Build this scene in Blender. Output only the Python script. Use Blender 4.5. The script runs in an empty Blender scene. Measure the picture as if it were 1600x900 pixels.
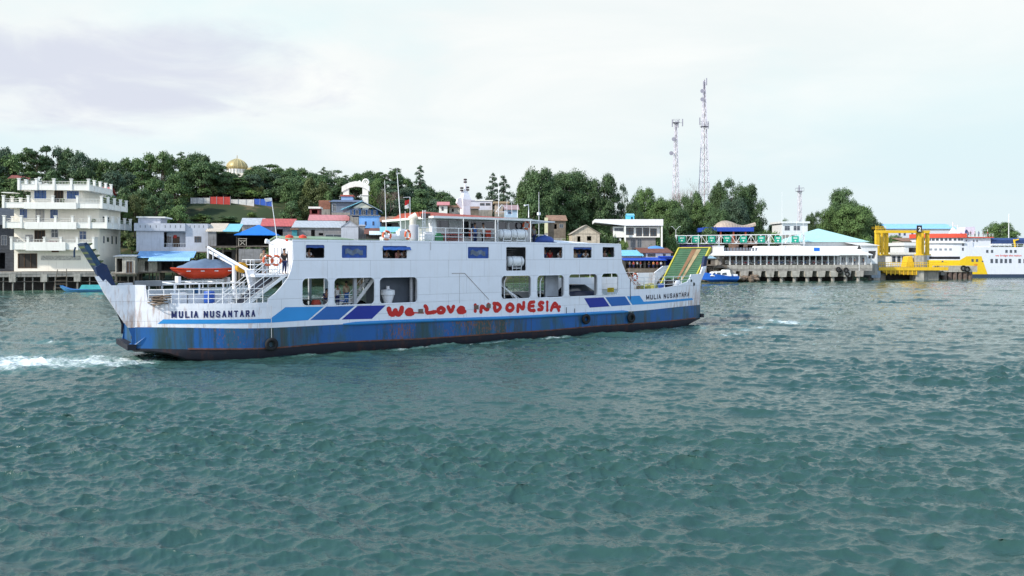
import bpy, math, random
import numpy as np
from mathutils import Vector, Matrix, geometry, noise as mnoise
R = math.radians
random.seed(7); RNG = np.random.default_rng(11)
scene = bpy.context.scene
COL = scene.collection

# ------------------------------------------------------------------ camera, sky, sun, exposure
EYE = 6.5            # height of the photographer above the water
FOC = 1232.0         # focal length in pixels of the 1600 px wide photograph
cam = bpy.data.cameras.new('camera'); camo = bpy.data.objects.new('camera', cam); COL.objects.link(camo)
cam.sensor_width = 36.0; cam.lens = 36.0 * FOC / 1600.0
cam.shift_y = -50.0 / 1600.0
cam.clip_start = 0.1; cam.clip_end = 20000
camo.location = (0, 0, EYE); camo.rotation_euler = (R(90), 0, 0)
scene.camera = camo

SUN_FROM = Vector((-0.80, -0.50, 0.72)).normalized()
sun_el = math.asin(SUN_FROM.z); sun_az = math.atan2(SUN_FROM.x, SUN_FROM.y)
world = bpy.data.worlds.new('World'); scene.world = world; world.use_nodes = True
def build_world():
    nt = world.node_tree; nt.nodes.clear(); N = nt.nodes.new; L = nt.links.new
    out = N('ShaderNodeOutputWorld'); bg = N('ShaderNodeBackground'); L(bg.outputs[0], out.inputs[0])
    bg.inputs[1].default_value = 0.10
    sky = N('ShaderNodeTexSky'); sky.sky_type = 'NISHITA'; sky.sun_disc = False
    sky.sun_elevation = sun_el; sky.sun_rotation = sun_az
    sky.air_density = 1.0; sky.dust_density = 1.5; sky.ozone_density = 1.0
    tc = N('ShaderNodeTexCoord'); sep = N('ShaderNodeSeparateXYZ'); L(tc.outputs['Generated'], sep.inputs[0])
    def math_(op, a, b=None, c=None, clamp=False):
        n = N('ShaderNodeMath'); n.operation = op; n.use_clamp = clamp
        for i, x in enumerate((a, b, c)):
            if x is None: continue
            if isinstance(x, (int, float)): n.inputs[i].default_value = x
            else: L(x, n.inputs[i])
        return n.outputs[0]
    def noise_(scale, detail, rough, vec, dist=0.0):
        n = N('ShaderNodeTexNoise'); n.inputs['Scale'].default_value = scale; n.inputs['Detail'].default_value = detail
        n.inputs['Roughness'].default_value = rough; n.inputs['Distortion'].default_value = dist; L(vec, n.inputs['Vector']); return n.outputs['Fac']
    def ramp(fac, a, b):
        n = N('ShaderNodeMapRange'); n.interpolation_type = 'SMOOTHSTEP'; L(fac, n.inputs[0]); n.inputs[1].default_value = a; n.inputs[2].default_value = b; return n.outputs[0]
    def mix(fac, a, b):
        n = N('ShaderNodeMix'); n.data_type = 'RGBA'; 
        if isinstance(fac, (int, float)): n.inputs[0].default_value = fac
        else: L(fac, n.inputs[0])
        for k, x in ((6, a), (7, b)):
            if isinstance(x, tuple): n.inputs[k].default_value = (*x, 1)
            else: L(x, n.inputs[k])
        return n.outputs[2]
    # cloud layer coordinates: direction projected on a high flat layer, so clouds get thin near the horizon
    zz = math_('ADD', math_('MAXIMUM', sep.outputs[2], 0.0), 0.14)
    cv = N('ShaderNodeCombineXYZ'); L(math_('DIVIDE', sep.outputs[0], zz), cv.inputs[0]); L(math_('DIVIDE', sep.outputs[1], zz), cv.inputs[1])
    n1 = noise_(0.45, 7, 0.52, cv.outputs[0], 0.3)
    n2 = noise_(1.1, 8, 0.55, cv.outputs[0], 0.6)
    # broken blue gaps between the cloud sheets; much more open behind the camera
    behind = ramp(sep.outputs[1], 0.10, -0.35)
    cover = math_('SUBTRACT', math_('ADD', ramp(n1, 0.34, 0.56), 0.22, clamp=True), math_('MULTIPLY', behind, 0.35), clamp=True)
    cloud = mix(ramp(n2, 0.35, 0.75), (6.9, 7.35, 7.4), (7.8, 7.9, 7.8))
    # bluer clear air near the horizon on the right hand side
    pale = mix(ramp(sep.outputs[2], 0.0, 0.30), (5.9, 7.0, 7.4), (5.7, 7.35, 7.6))
    rightside = math_('MULTIPLY', ramp(sep.outputs[0], 0.05, 0.55), ramp(sep.outputs[2], 0.34, 0.02))
    cloud = mix(math_('MULTIPLY', rightside, 0.85), cloud, pale)
    low = math_('MULTIPLY', ramp(sep.outputs[2], 0.24, 0.02), 0.42)
    cloud = mix(low, cloud, pale)
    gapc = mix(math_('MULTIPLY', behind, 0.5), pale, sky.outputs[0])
    cloud = mix(behind, cloud, (14.6, 15.6, 18.2))  # unseen sky behind the camera brightened to lift the ferry's near side
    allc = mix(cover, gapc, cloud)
    # one grey-violet cloud bank, high on the left
    ex = math_('DIVIDE', math_('ADD', math_('DIVIDE', sep.outputs[0], math_('MAXIMUM', sep.outputs[1], 0.05)), 0.50), 0.29)
    ez = math_('DIVIDE', math_('SUBTRACT', math_('DIVIDE', sep.outputs[2], math_('MAXIMUM', sep.outputs[1], 0.05)), 0.232), 0.075)
    rr = math_('ADD', math_('MULTIPLY', ex, ex), math_('MULTIPLY', ez, ez))
    n3 = noise_(2.4, 8, 0.55, cv.outputs[0], 0.4)
    bank = ramp(math_('ADD', math_('MULTIPLY', rr, 0.55), math_('MULTIPLY', n3, 1.5)), 1.35, 0.75)
    bank = math_('MULTIPLY', bank, ramp(sep.outputs[1], 0.1, 0.4))
    allc = mix(math_('MULTIPLY', bank, 0.9), allc, (5.5, 5.8, 6.7))
    allc = mix(ramp(sep.outputs[2], 0.30, 0.66), allc, (3.0, 5.2, 8.2))
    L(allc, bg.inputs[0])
build_world()
sun = bpy.data.lights.new('sun', 'SUN'); suno = bpy.data.objects.new('sun', sun); COL.objects.link(suno)
sun.energy = 3.9; sun.angle = R(2.5); sun.color = (1.0, 0.95, 0.86)
suno.rotation_euler = SUN_FROM.to_track_quat('Z', 'Y').to_euler(); suno.location = (-60, -40, 80)
vs = scene.view_settings; vs.view_transform = 'Standard'; vs.look = 'None'; vs.gamma = 1; vs.exposure = 0.36; vs.use_curve_mapping = False
scene.render.engine = 'CYCLES'
scene.cycles.use_denoising = True
scene.cycles.sample_clamp_indirect = 4.0; scene.cycles.sample_clamp_direct = 4.0; scene.cycles.max_bounces = 6; scene.cycles.diffuse_bounces = 2; scene.cycles.glossy_bounces = 3; scene.cycles.transparent_max_bounces = 8

# ------------------------------------------------------------------ materials
MATS = {}
def M(name, col=None, rough=0.7, var=0.12, scale=1.2, streak=0.0, streakcol=(0.10, 0.08, 0.06), metal=0.0, bump=0.0, bscale=8.0, stripes=None, objvar=0.0, spec=0.35, spots=0.0, spotcol=(0.16,0.06,0.02), emit=None):
    """weathered paint / plaster / metal: base colour, large-scale variation, vertical dirt streaks, rust spots, corrugation (stripes = (axis, pitch, strength))"""
    if name in MATS: return MATS[name]
    m = bpy.data.materials.new(name); m.use_nodes = True; MATS[name] = m
    nt = m.node_tree; N = nt.nodes.new; L = nt.links.new
    b = nt.nodes['Principled BSDF']; b.inputs['Roughness'].default_value = rough; b.inputs['Metallic'].default_value = metal
    b.inputs['Specular IOR Level'].default_value = spec
    tc = N('ShaderNodeTexCoord')
    def noise_(scale, detail=5, vec=None, rough=0.55):
        n = N('ShaderNodeTexNoise'); n.inputs['Scale'].default_value = scale; n.inputs['Detail'].default_value = detail; n.inputs['Roughness'].default_value = rough
        L(vec or tc.outputs['Object'], n.inputs['Vector']); return n.outputs['Fac']
    def mr(f, a, b_, c, d):
        n = N('ShaderNodeMapRange'); L(f, n.inputs[0])
        for i, x in enumerate((a, b_, c, d)): n.inputs[i+1].default_value = x
        return n.outputs[0]
    cur = None
    rgb = N('ShaderNodeRGB'); rgb.outputs[0].default_value = (*col, 1); cur = rgb.outputs[0]
    def hsv(cur, val):
        n = N('ShaderNodeHueSaturation'); L(cur, n.inputs['Color']); L(val, n.inputs['Value']); return n.outputs[0]
    if var: cur = hsv(cur, mr(noise_(scale), 0.25, 0.75, 1 - var, 1 + var))
    if objvar:
        oi = N('ShaderNodeObjectInfo')
        cur = hsv(cur, mr(oi.outputs['Random'], 0, 1, 1 - objvar, 1 + objvar))
    def mixc(f, cur, c2):
        n = N('ShaderNodeMix'); n.data_type = 'RGBA'; L(f, n.inputs[0]); L(cur, n.inputs[6]); n.inputs[7].default_value = (*c2, 1); return n.outputs[2]
    if streak:
        mp = N('ShaderNodeMapping'); mp.inputs['Scale'].default_value = (1.0, 1.0, 0.10); L(tc.outputs['Object'], mp.inputs[0])
        f = mr(noise_(3.0, 6, mp.outputs[0], 0.6), 0.52, 0.72, 0, streak)
        cur = mixc(f, cur, streakcol)
    if spots:
        f = mr(noise_(1.6, 8, None, 0.7), 0.60, 0.70, 0, spots); cur = mixc(f, cur, spotcol)
    L(cur, b.inputs['Base Color'])
    if stripes:
        ax, pitch, st = stripes
        w = N('ShaderNodeTexWave'); w.wave_type = 'BANDS'; w.bands_direction = ax; w.inputs['Scale'].default_value = 0.314 / pitch; w.inputs['Distortion'].default_value = 0
        L(tc.outputs['Object'], w.inputs['Vector'])
        bp = N('ShaderNodeBump'); bp.inputs['Strength'].default_value = st; bp.inputs['Distance'].default_value = 0.05; L(w.outputs['Fac'], bp.inputs['Height']); L(bp.outputs[0], b.inputs['Normal'])
    elif bump:
        bp = N('ShaderNodeBump'); bp.inputs['Strength'].default_value = bump; bp.inputs['Distance'].default_value = 0.03; L(noise_(bscale, 6), bp.inputs['Height']); L(bp.outputs[0], b.inputs['Normal'])
    if emit: b.inputs['Emission Color'].default_value = (*emit, 1); b.inputs['Emission Strength'].default_value = 1
    return m
def GLASS(name='dark glass', col=(0.02, 0.03, 0.04)):
    return M(name, col, rough=0.08, var=0.3, scale=0.6, spec=0.7)

# ------------------------------------------------------------------ mesh builder
class MB:
    def __init__(s): s.v = []; s.f = []; s.m = []
    def add(s, vs, fs, m=0):
        o = len(s.v); s.v += [tuple(p) for p in vs]
        for f in fs: s.f.append(tuple(i + o for i in f)); s.m.append(m)
        return s
    def box(s, x0, x1, y0, y1, z0, z1, m=0):
        return s.add([(x0,y0,z0),(x1,y0,z0),(x1,y1,z0),(x0,y1,z0),(x0,y0,z1),(x1,y0,z1),(x1,y1,z1),(x0,y1,z1)],
                     [(0,3,2,1),(4,5,6,7),(0,1,5,4),(1,2,6,5),(2,3,7,6),(3,0,4,7)], m)
    def hexa(s, p, m=0):   # 8 corners, bottom ring then top ring
        return s.add(p, [(0,3,2,1),(4,5,6,7),(0,1,5,4),(1,2,6,5),(2,3,7,6),(3,0,4,7)], m)
    def bar(s, p, q, r=0.03, n=5, r2=None, m=0, cap=True):
        p, q = Vector(p), Vector(q); d = q - p
        if d.length < 1e-6: return s
        z = d.normalized(); x = z.orthogonal().normalized(); y = z.cross(x); r2 = r if r2 is None else r2
        vs = [p + (x*math.cos(a) + y*math.sin(a))*r for a in [2*math.pi*k/n for k in range(n)]] + [q + (x*math.cos(a) + y*math.sin(a))*r2 for a in [2*math.pi*k/n for k in range(n)]]
        fs = [(k, (k+1) % n, n+(k+1) % n, n+k) for k in range(n)]
        if cap: fs += [tuple(range(n))[::-1], tuple(range(n, 2*n))]
        return s.add(vs, fs, m)
    def path(s, pts, r=0.03, n=5, m=0, closed=False):
        pts = list(pts)
        if closed: pts = pts + [pts[0]]
        for a, b in zip(pts[:-1], pts[1:]): s.bar(a, b, r, n, m=m)
        return s
    def lathe(s, prof, c=(0,0,0), axis=(0,0,1), n=16, m=0):
        z = Vector(axis).normalized(); x = z.orthogonal().normalized(); y = z.cross(x); c = Vector(c); vs = []
        for r, h in prof:
            for k in range(n): a = 2*math.pi*k/n; vs.append(c + z*h + (x*math.cos(a) + y*math.sin(a))*max(r, 1e-4))
        fs = []
        for i in range(len(prof)-1):
            for k in range(n): fs.append((i*n+k, i*n+(k+1) % n, (i+1)*n+(k+1) % n, (i+1)*n+k))
        fs.append(tuple(range(n))[::-1]); fs.append(tuple((len(prof)-1)*n+k for k in range(n)))
        return s.add(vs, fs, m)
    def torus(s, c, R_, r, axis=(0,0,1), n=20, k=8, m=0, a0=0.0, a1=2*math.pi, mats=None):
        z = Vector(axis).normalized(); x = z.orthogonal().normalized(); y = z.cross(x); c = Vector(c)
        vs = []
        for i in range(n):
            a = 2*math.pi*i/n; d = x*math.cos(a) + y*math.sin(a)
            for j in range(k): b = 2*math.pi*j/k; vs.append(c + d*(R_ + r*math.cos(b)) + z*(r*math.sin(b)))
        o = len(s.v); s.v += [tuple(p) for p in vs]
        for i in range(n):
            for j in range(k):
                s.f.append((o+i*k+j, o+((i+1) % n)*k+j, o+((i+1) % n)*k+(j+1) % k, o+i*k+(j+1) % k)); s.m.append(m if mats is None else mats(i))
        return s
    def ball(s, c, r, sz=1.0, n=10, k=7, m=0, jit=0.0):
        prof = [(r*math.sin(math.pi*i/k), -r*sz*math.cos(math.pi*i/k)) for i in range(k+1)]
        return s.lathe(prof, c, (0,0,1), n, m)
    def loft(s, rings, m=0, closed=True, caps=True):
        n = len(rings[0]); vs = [p for r in rings for p in r]; fs = []
        for i in range(len(rings)-1):
            for k in range(n if closed else n-1): fs.append((i*n+k, i*n+(k+1) % n, (i+1)*n+(k+1) % n, (i+1)*n+k))
        if caps and closed: fs += [tuple(range(n))[::-1], tuple((len(rings)-1)*n+k for k in range(n))]
        return s.add(vs, fs, m)
    def plate(s, outer, holes, to3, t0, t1, m=0, me=None):
        """flat plate with holes: 2-D loops, to3(a, b, t) -> 3-D point"""
        loops = [outer] + list(holes)
        tris = geometry.tessellate_polygon([[Vector((a, b, 0)) for a, b in lp] for lp in loops])
        flat = [p for lp in loops for p in lp]; n = len(flat); me = m if me is None else me
        s.add([to3(a, b, t0) for a, b in flat] + [to3(a, b, t1) for a, b in flat], [], m); o = len(s.v) - 2*n
        for t in tris:
            s.f.append(tuple(o+i for i in t)); s.m.append(m); s.f.append(tuple(o+n+i for i in t[::-1])); s.m.append(m)
        k = 0
        for lp in loops:
            for i in range(len(lp)):
                a, b = k+i, k+(i+1) % len(lp); s.f.append((o+a, o+b, o+n+b, o+n+a)); s.m.append(me)
            k += len(lp)
        return s
    def build(s, name, mats, parent=None, smooth=False, recalc=True, **tags):
        me = bpy.data.meshes.new(name); me.from_pydata(s.v, [], s.f)
        if not isinstance(mats, (list, tuple)): mats = [mats]
        for m in mats: me.materials.append(m)
        if any(s.m): me.polygons.foreach_set('material_index', s.m)
        if recalc:
            import bmesh
            bm = bmesh.new(); bm.from_mesh(me); bmesh.ops.recalc_face_normals(bm, faces=bm.faces); bm.to_mesh(me); bm.free()
        if smooth:
            me.polygons.foreach_set('use_smooth', [True]*len(me.polygons))
            if smooth != 'full': me.set_sharp_from_angle(angle=R(40))
        me.update()
        o = bpy.data.objects.new(name, me); COL.objects.link(o)
        if parent is not None: o.parent = parent
        tag(o, **tags); return o
def tag(o, label=None, cat=None, group=None, kind=None):
    if label: o['label'] = label
    if cat: o['category'] = cat
    if group: o['group'] = group
    if kind: o['kind'] = kind
    return o
def thing(name, label, cat, loc=(0,0,0), rz=0.0, group=None, scale=None):
    o = bpy.data.objects.new(name, None); COL.objects.link(o); o.location = loc; o.rotation_euler = (0, 0, rz); o.empty_display_size = 0.3
    if scale is not None: o.scale = scale if isinstance(scale, (tuple, list)) else (scale,)*3
    return tag(o, label, cat, group)
def dup(root, loc=None, rz=None, label=None, group=None, scale=None, parent=None):
    c = root.copy(); COL.objects.link(c)
    if loc is not None: c.location = loc
    if rz is not None: c.rotation_euler = (c.rotation_euler.x, c.rotation_euler.y, rz)
    if scale is not None: c.scale = scale if isinstance(scale, (tuple, list)) else (scale,)*3
    if label: c['label'] = label
    if group: c['group'] = group
    for ch in list(root.children):
        k = ch.copy(); COL.objects.link(k); k.parent = c
        for g in list(ch.children):
            h = g.copy(); COL.objects.link(h); h.parent = k
    return c
def rrect(x0, z0, x1, z1, r=0.0, n=5):
    if r <= 0: return [(x0,z0),(x1,z0),(x1,z1),(x0,z1)]
    pts = []
    for cx, cz, a0 in ((x1-r, z0+r, -90), (x1-r, z1-r, 0), (x0+r, z1-r, 90), (x0+r, z0+r, 180)):
        for k in range(n+1): a = R(a0 + 90*k/n); pts.append((cx + r*math.cos(a), cz + r*math.sin(a)))
    return pts
def at(px, py, Y): return Vector(((px-800)/FOC*Y, Y, EYE-(py-400)/FOC*Y))
def lerp(a, b, t): return a + (b-a)*t
def sstep(t): t = max(0.0, min(1.0, t)); return t*t*(3-2*t)
def text_mesh(txt, size, offset=0.0, res=3, font_scale_x=1.0, spacing=1.0):
    cu = bpy.data.curves.new('lettering_curve', 'FONT'); cu.body = txt; cu.size = size; cu.offset = offset; cu.resolution_u = res; cu.space_character = spacing
    o = bpy.data.objects.new('lettering_curve', cu); COL.objects.link(o)
    bpy.context.view_layer.update()
    me = bpy.data.meshes.new_from_object(o.evaluated_get(bpy.context.evaluated_depsgraph_get()))
    vs = [(v.co.x*font_scale_x, v.co.y) for v in me.vertices]; fs = [tuple(p.vertices) for p in me.polygons]
    bpy.data.objects.remove(o); bpy.data.curves.remove(cu); bpy.data.meshes.remove(me)
    return vs, fs
def lettering(name, txt, x0, x1, z0, z1, to3, mat, parent, offset=0.0, spacing=1.0):
    """text fitted in the rectangle x0..x1, z0..z1 and laid on a surface by to3(a, b)"""
    vs, fs = text_mesh(txt, 1.0, offset, spacing=spacing)
    xs = [v[0] for v in vs]; ys = [v[1] for v in vs]; ax, bx, ay, by = min(xs), max(xs), min(ys), max(ys)
    mb = MB(); mb.add([to3(x0+(x-ax)/(bx-ax)*(x1-x0), z0+(y-ay)/(by-ay)*(z1-z0)) for x, y in vs], fs)
    return mb.build(name, mat, parent, recalc=False)
# ------------------------------------------------------------------ terrain
SL = 0.374; SD = math.sqrt(1 + SL*SL)
def shore_y(x): return 145.0 + SL*(x + 94.0)
def inland(x, y): return (y - shore_y(x))/SD
def on_shore(px, s):
    """ground point seen in column px, s metres inland from the waterline"""
    r = (px-800)/FOC; y = (145 + SL*94 + s*SD)/(1 - SL*r)
    return r*y, y
HP = np.array([-400, 0, 200, 350, 480, 560, 640, 720, 800, 900, 1000, 1100, 1200, 1300, 1500, 2200], float)
HV = np.array([19, 21, 22.5, 26, 25, 24, 21, 17, 13, 10.5, 9.5, 8, 5, 3.2, 2.6, 2.6], float)
def ground(x, y):
    s = inland(x, y); px = 800 + FOC*x/max(y, 30)
    if s < 12: return max(-4.0, 1.6 + (s-12)*0.65)
    h = float(np.interp(px, HP, HV)); t = max(0.0, min(1.0, (s-14)/72))
    t = 0.35*t + 0.65*sstep(t)
    far = max(0.0, min(1.0, (s-150)/300)); base = 1.6 + .4*min(1, (s-12)/8)
    return base + (h-2.0)*t*(1-0.8*far*far*(3-2*far)) + (0.8*mnoise.noise(Vector((x*0.045, y*0.045, 0))) if s > 12 else 0)
def hit(px, py, y0=110.0):
    y = y0
    while y < 700:
        p = at(px, py, y)
        if p.z <= ground(p.x, y): return p
        y += 0.5
    return at(px, py, y)

def build_terrain():
    xs = np.concatenate([np.arange(-600, -220, 20), np.arange(-220, 260, 4.0), np.arange(260, 900, 20)])
    ss = np.concatenate([np.arange(-12, 20, 1.5), np.arange(20, 130, 3.0), np.arange(130, 500, 20), np.arange(500, 2600, 150)])
    vs = []; 
    for s in ss:
        for x in xs:
            y = shore_y(x) + s*SD; vs.append((x, y, ground(x, y)))
    nx = len(xs); fs = [(j*nx+i, j*nx+i+1, (j+1)*nx+i+1, (j+1)*nx+i) for j in range(len(ss)-1) for i in range(nx-1)]
    m = M('hillside ground', (0.030, 0.045, 0.014), rough=0.95, var=0.35, scale=0.08, bump=0.6, bscale=0.8)
    nt = m.node_tree; N = nt.nodes.new; L = nt.links.new; b = nt.nodes['Principled BSDF']
    tc = N('ShaderNodeTexCoord'); n = N('ShaderNodeTexNoise'); n.inputs['Scale'].default_value = 0.055; n.inputs['Detail'].default_value = 8; n.inputs['Roughness'].default_value = 0.65; L(tc.outputs['Object'], n.inputs[0])
    mr = N('ShaderNodeMapRange'); L(n.outputs[0], mr.inputs[0]); mr.inputs[1].default_value = 0.54; mr.inputs[2].default_value = 0.66
    mx = N('ShaderNodeMix'); mx.data_type = 'RGBA'; L(mr.outputs[0], mx.inputs[0]); L(b.inputs['Base Color'].links[0].from_socket, mx.inputs[6]); mx.inputs[7].default_value = (0.20, 0.13, 0.07, 1); L(mx.outputs[2], b.inputs['Base Color'])
    mb = MB(); mb.add(vs, fs); mb.build('ground', m, smooth='full', recalc=False, kind='structure')
build_terrain()

# ------------------------------------------------------------------ sea
FA = Vector((-14.9, 51.0, 0)); FD = Vector((0.825, 0.565, 0)).normalized(); FN = Vector((-FD.y, FD.x, 0)); FRZ = math.atan2(FD.y, FD.x)
def wave_tile(n, size, lmin, lmax, wind, std, seed, chop=0.9, spread=2.0, power=3.6, iso=0.03):
    rng = np.random.default_rng(seed); k1 = np.fft.fftfreq(n, d=size/n)*2*np.pi
    kx, ky = np.meshgrid(k1, k1); k = np.hypot(kx, ky); k[0, 0] = 1
    w = np.array([math.cos(wind), math.sin(wind)]); cs = (kx*w[0] + ky*w[1])/k
    P = k**(-power)*(np.abs(cs)**spread*0.97 + iso); lam = 2*np.pi/k
    P = P*(1/(1 + np.exp(-(lam-lmin)/(0.15*lmin))))*np.exp(-(lam/lmax)**4); P[0, 0] = 0
    a = (rng.normal(size=(n, n)) + 1j*rng.normal(size=(n, n)))*np.sqrt(P)
    h = np.fft.ifft2(a); hx = np.fft.ifft2(a*(1j)*kx/k).real; hy = np.fft.ifft2(a*(1j)*ky/k).real; h = h.real
    f = std/h.std(); return h*f, hx*f*chop, hy*f*chop
def sample(tile, size, x, y, rot=0.0):
    c, s_ = math.cos(rot), math.sin(rot); u = (x*c + y*s_)/size; v = (-x*s_ + y*c)/size
    n = tile[0].shape[0]; fu = (u % 1)*n; fv = (v % 1)*n; i = fu.astype(int) % n; j = fv.astype(int) % n; a = fu - np.floor(fu); b = fv - np.floor(fv); i2 = (i+1) % n; j2 = (j+1) % n
    out = [t[j, i]*(1-a)*(1-b) + t[j, i2]*a*(1-b) + t[j2, i]*(1-a)*b + t[j2, i2]*a*b for t in tile]
    return out[0], out[1]*c - out[2]*s_, out[1]*s_ + out[2]*c
def lowfreq(x, y, L_, seed):
    rng = np.random.default_rng(seed); r = np.zeros_like(x)
    for _ in range(9):
        a = rng.uniform(0, 2*np.pi); k = 2*np.pi/(L_*rng.uniform(0.6, 1.7)); r += np.sin(k*(x*np.cos(a) + y*np.sin(a)*1.6) + rng.uniform(0, 6.28))
    return r/3.0
def build_sea():
    d = [5.0]
    while d[-1] < 5200: D = d[-1]; d.append(D + max(0.055, min(D*D/(FOC*EYE)*0.55, 0.55 if D < 210 else D*0.03)))
    d = np.array(d); th = np.concatenate([np.linspace(-75, -40, 45)[:-1], np.linspace(-40, 40, 1150), np.linspace(40, 75, 45)[1:]])*math.pi/180
    T, D = np.meshgrid(th, d); X = D*np.tan(T)*1.0; Y = D.copy()
    wide = np.abs(T) > R(40)
    ta = wave_tile(768, 83.0, 0.5, 6.5, R(-108), 1.0, 3, spread=12.0, power=3.3, chop=0.95, iso=0.012)
    tb = wave_tile(512, 31.0, 0.3, 2.2, R(-92), 1.0, 5, spread=4.0, power=2.9, chop=0.9)
    tc_ = wave_tile(512, 9.7, 0.10, 0.9, R(-85), 1.0, 8, spread=1.5, power=3.4)
    ha = sample(ta, 83.0, X, Y, 0.0); hb = sample(tb, 31.0, X, Y, 0.31); hc = sample(tc_, 9.7, X, Y, -0.5)
    # wind gusts and the lee behind the ferry
    gust = np.clip(0.95 + 0.30*lowfreq(X, Y, 30, 2), 0.72, 1.4)
    u = (X-FA.x)*FD.x + (Y-FA.y)*FD.y; v = (X-FA.x)*FN.x + (Y-FA.y)*FN.y
    lee = np.exp(-((v+9)/13)**2)*(1/(1+np.exp(-(u+14)/5)))*(1/(1+np.exp((u-40)/4)))*(Y > 20)
    amp = gust*(1 - 0.2*np.clip(lee, 0, 1))
    nearshore = np.clip((shore_y(X) - Y)/SD/30, 0, 1); amp = amp*(0.35 + 0.65*nearshore)
    fadeb = np.clip(1.6 - D/120, 0.2, 1)*np.where(wide, 0, 1); fadec = np.clip(1.4 - D/55, 0, 1)*np.where(wide, 0, 1)
    fadea = np.clip(1.4 - D/260, 0, 1)*np.where(wide, 0, 1)
    A, B, Cc = 0.068*amp*fadea, 0.034*amp*fadeb, 0.0150*amp*fadec
    Z = A*ha[0] + B*hb[0] + Cc*hc[0]; X2 = X + A*ha[1] + B*hb[1] + Cc*hc[1]; Y2 = Y + A*ha[2] + B*hb[2] + Cc*hc[2]
    n_r, n_c = X.shape
    # foam: stern wash to the left, broken crests to the right, thin line along the hull
    rn = lowfreq(X, Y, 5, 9)
    ax_ = -22.0 - X; cy = 48.0 - 0.07*ax_ + 0.5*np.sin(ax_*0.35); wd = 1.7 + 0.50*np.clip(ax_, 0, 60)
    foam = np.exp(-((Y-cy)/wd)**2)*(1/(1+np.exp(-(ax_+0.6)*2.2)))*np.clip(1.25 - ax_/60, 0.2, 1)
    foam = np.maximum(foam, 0.62*np.exp(-((Y - 58 - 0.10*ax_)/1.3)**2)*(1/(1+np.exp(-(ax_-5.5)*1.5))))
    for (px, py, wx, wy, st) in ((1150, 522, 22, 3.2, .72), (1130, 524, 12, 2.0, .85), (1185, 512, 26, 2.6, .62), (1232, 504, 42, 3.8, .80), (1212, 501, 20, 2.5, .8), (1262, 503, 20, 2, .6), (1165, 516, 20, 2.5, .6), (1095, 512, 12, 2.5, .55), (1300, 508, 30, 3.0, .35)):
        pxx = 800 + FOC*X/Y; pyy = 400 + FOC*EYE/Y; cxw = (px-800)/FOC*(FOC*EYE/(py-400)); cyw = FOC*EYE/(py-400)
        sx = wx/FOC*cyw; sy = wy*cyw*cyw/(FOC*EYE)
        foam = np.maximum(foam, min(1, st*1.25)*np.exp(-((X-cxw)/sx)**2 - ((Y-cyw)/sy)**2))
    hullv = np.where(u < 0, 2.6*(np.clip(-u-1, 0, 9)/7.25)**1.8, 1.6*(np.clip(u-32, 0, 12)/9)**1.6)
    along = np.exp(-((v - hullv + 0.55)/0.42)**2)*(u > 0.5)*(u < 39)*(0.42 + 0.30*np.sin(u*0.7+1.3)*np.sin(u*0.23) + 0.35*np.exp(-((u-17)/5.5)**2))
    foam = np.clip(np.maximum(foam, along), 0, 1)
    shallow = np.clip(1 - (shore_y(X) - Y)/SD/34, 0, 1)**1.5*np.where(X < 0, 1, 0.75)
    Z = np.where(foam > .3, Z + 0.06*(foam-.3)*hb[0]*fadeb, Z)
    me = bpy.data.meshes.new('sea'); nv = n_r*n_c
    me.vertices.add(nv); co = np.empty((nv, 3), np.float32); co[:, 0] = X2.ravel(); co[:, 1] = Y2.ravel(); co[:, 2] = Z.ravel(); me.vertices.foreach_set('co', co.ravel())
    idx = np.arange(nv).reshape(n_r, n_c); q = np.stack([idx[:-1, :-1], idx[:-1, 1:], idx[1:, 1:], idx[1:, :-1]], -1).reshape(-1, 4)
    nf = len(q); me.loops.add(nf*4); me.loops.foreach_set('vertex_index', q.ravel().astype(np.int32)); me.polygons.add(nf); me.polygons.foreach_set('loop_start', (np.arange(nf)*4).astype(np.int32)); me.polygons.foreach_set('loop_total', np.full(nf, 4, np.int32))
    me.polygons.foreach_set('use_smooth', np.ones(nf, bool)); me.update()
    for nm, arr in (('foam', foam), ('shallow', shallow)):
        at_ = me.attributes.new(nm, 'FLOAT', 'POINT'); at_.data.foreach_set('value', arr.ravel().astype(np.float32))
    m = bpy.data.materials.new('sea water'); m.use_nodes = True; nt = m.node_tree; N = nt.nodes.new; L = nt.links.new; b = nt.nodes['Principled BSDF']; MATS['sea water'] = m
    geo = N('ShaderNodeNewGeometry')
    def noise_(vec, scale, detail, rough=0.55, dist=0.0):
        n = N('ShaderNodeTexNoise'); n.inputs['Scale'].default_value = scale; n.inputs['Detail'].default_value = detail; n.inputs['Roughness'].default_value = rough; n.inputs['Distortion'].default_value = dist; L(vec, n.inputs['Vector']); return n.outputs['Fac']
    def mapping(sc, rz=0.0):
        mp = N('ShaderNodeMapping'); mp.inputs['Scale'].default_value = sc; mp.inputs['Rotation'].default_value = (0, 0, rz); L(geo.outputs['Position'], mp.inputs[0]); return mp.outputs[0]
    def math_(op, a, b_=None, clamp=False):
        n = N('ShaderNodeMath'); n.operation = op; n.use_clamp = clamp
        for i, x in enumerate((a, b_)):
            if x is None: continue
            if isinstance(x, (int, float)): n.inputs[i].default_value = x
            else: L(x, n.inputs[i])
        return n.outputs[0]
    def mr(f, a, b_, c=0.0, d_=1.0, smooth=True):
        n = N('ShaderNodeMapRange'); n.interpolation_type = 'SMOOTHSTEP' if smooth else 'LINEAR'; L(f, n.inputs[0])
        for i, x in enumerate((a, b_, c, d_)): n.inputs[i+1].default_value = x
        return n.outputs[0]
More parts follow.
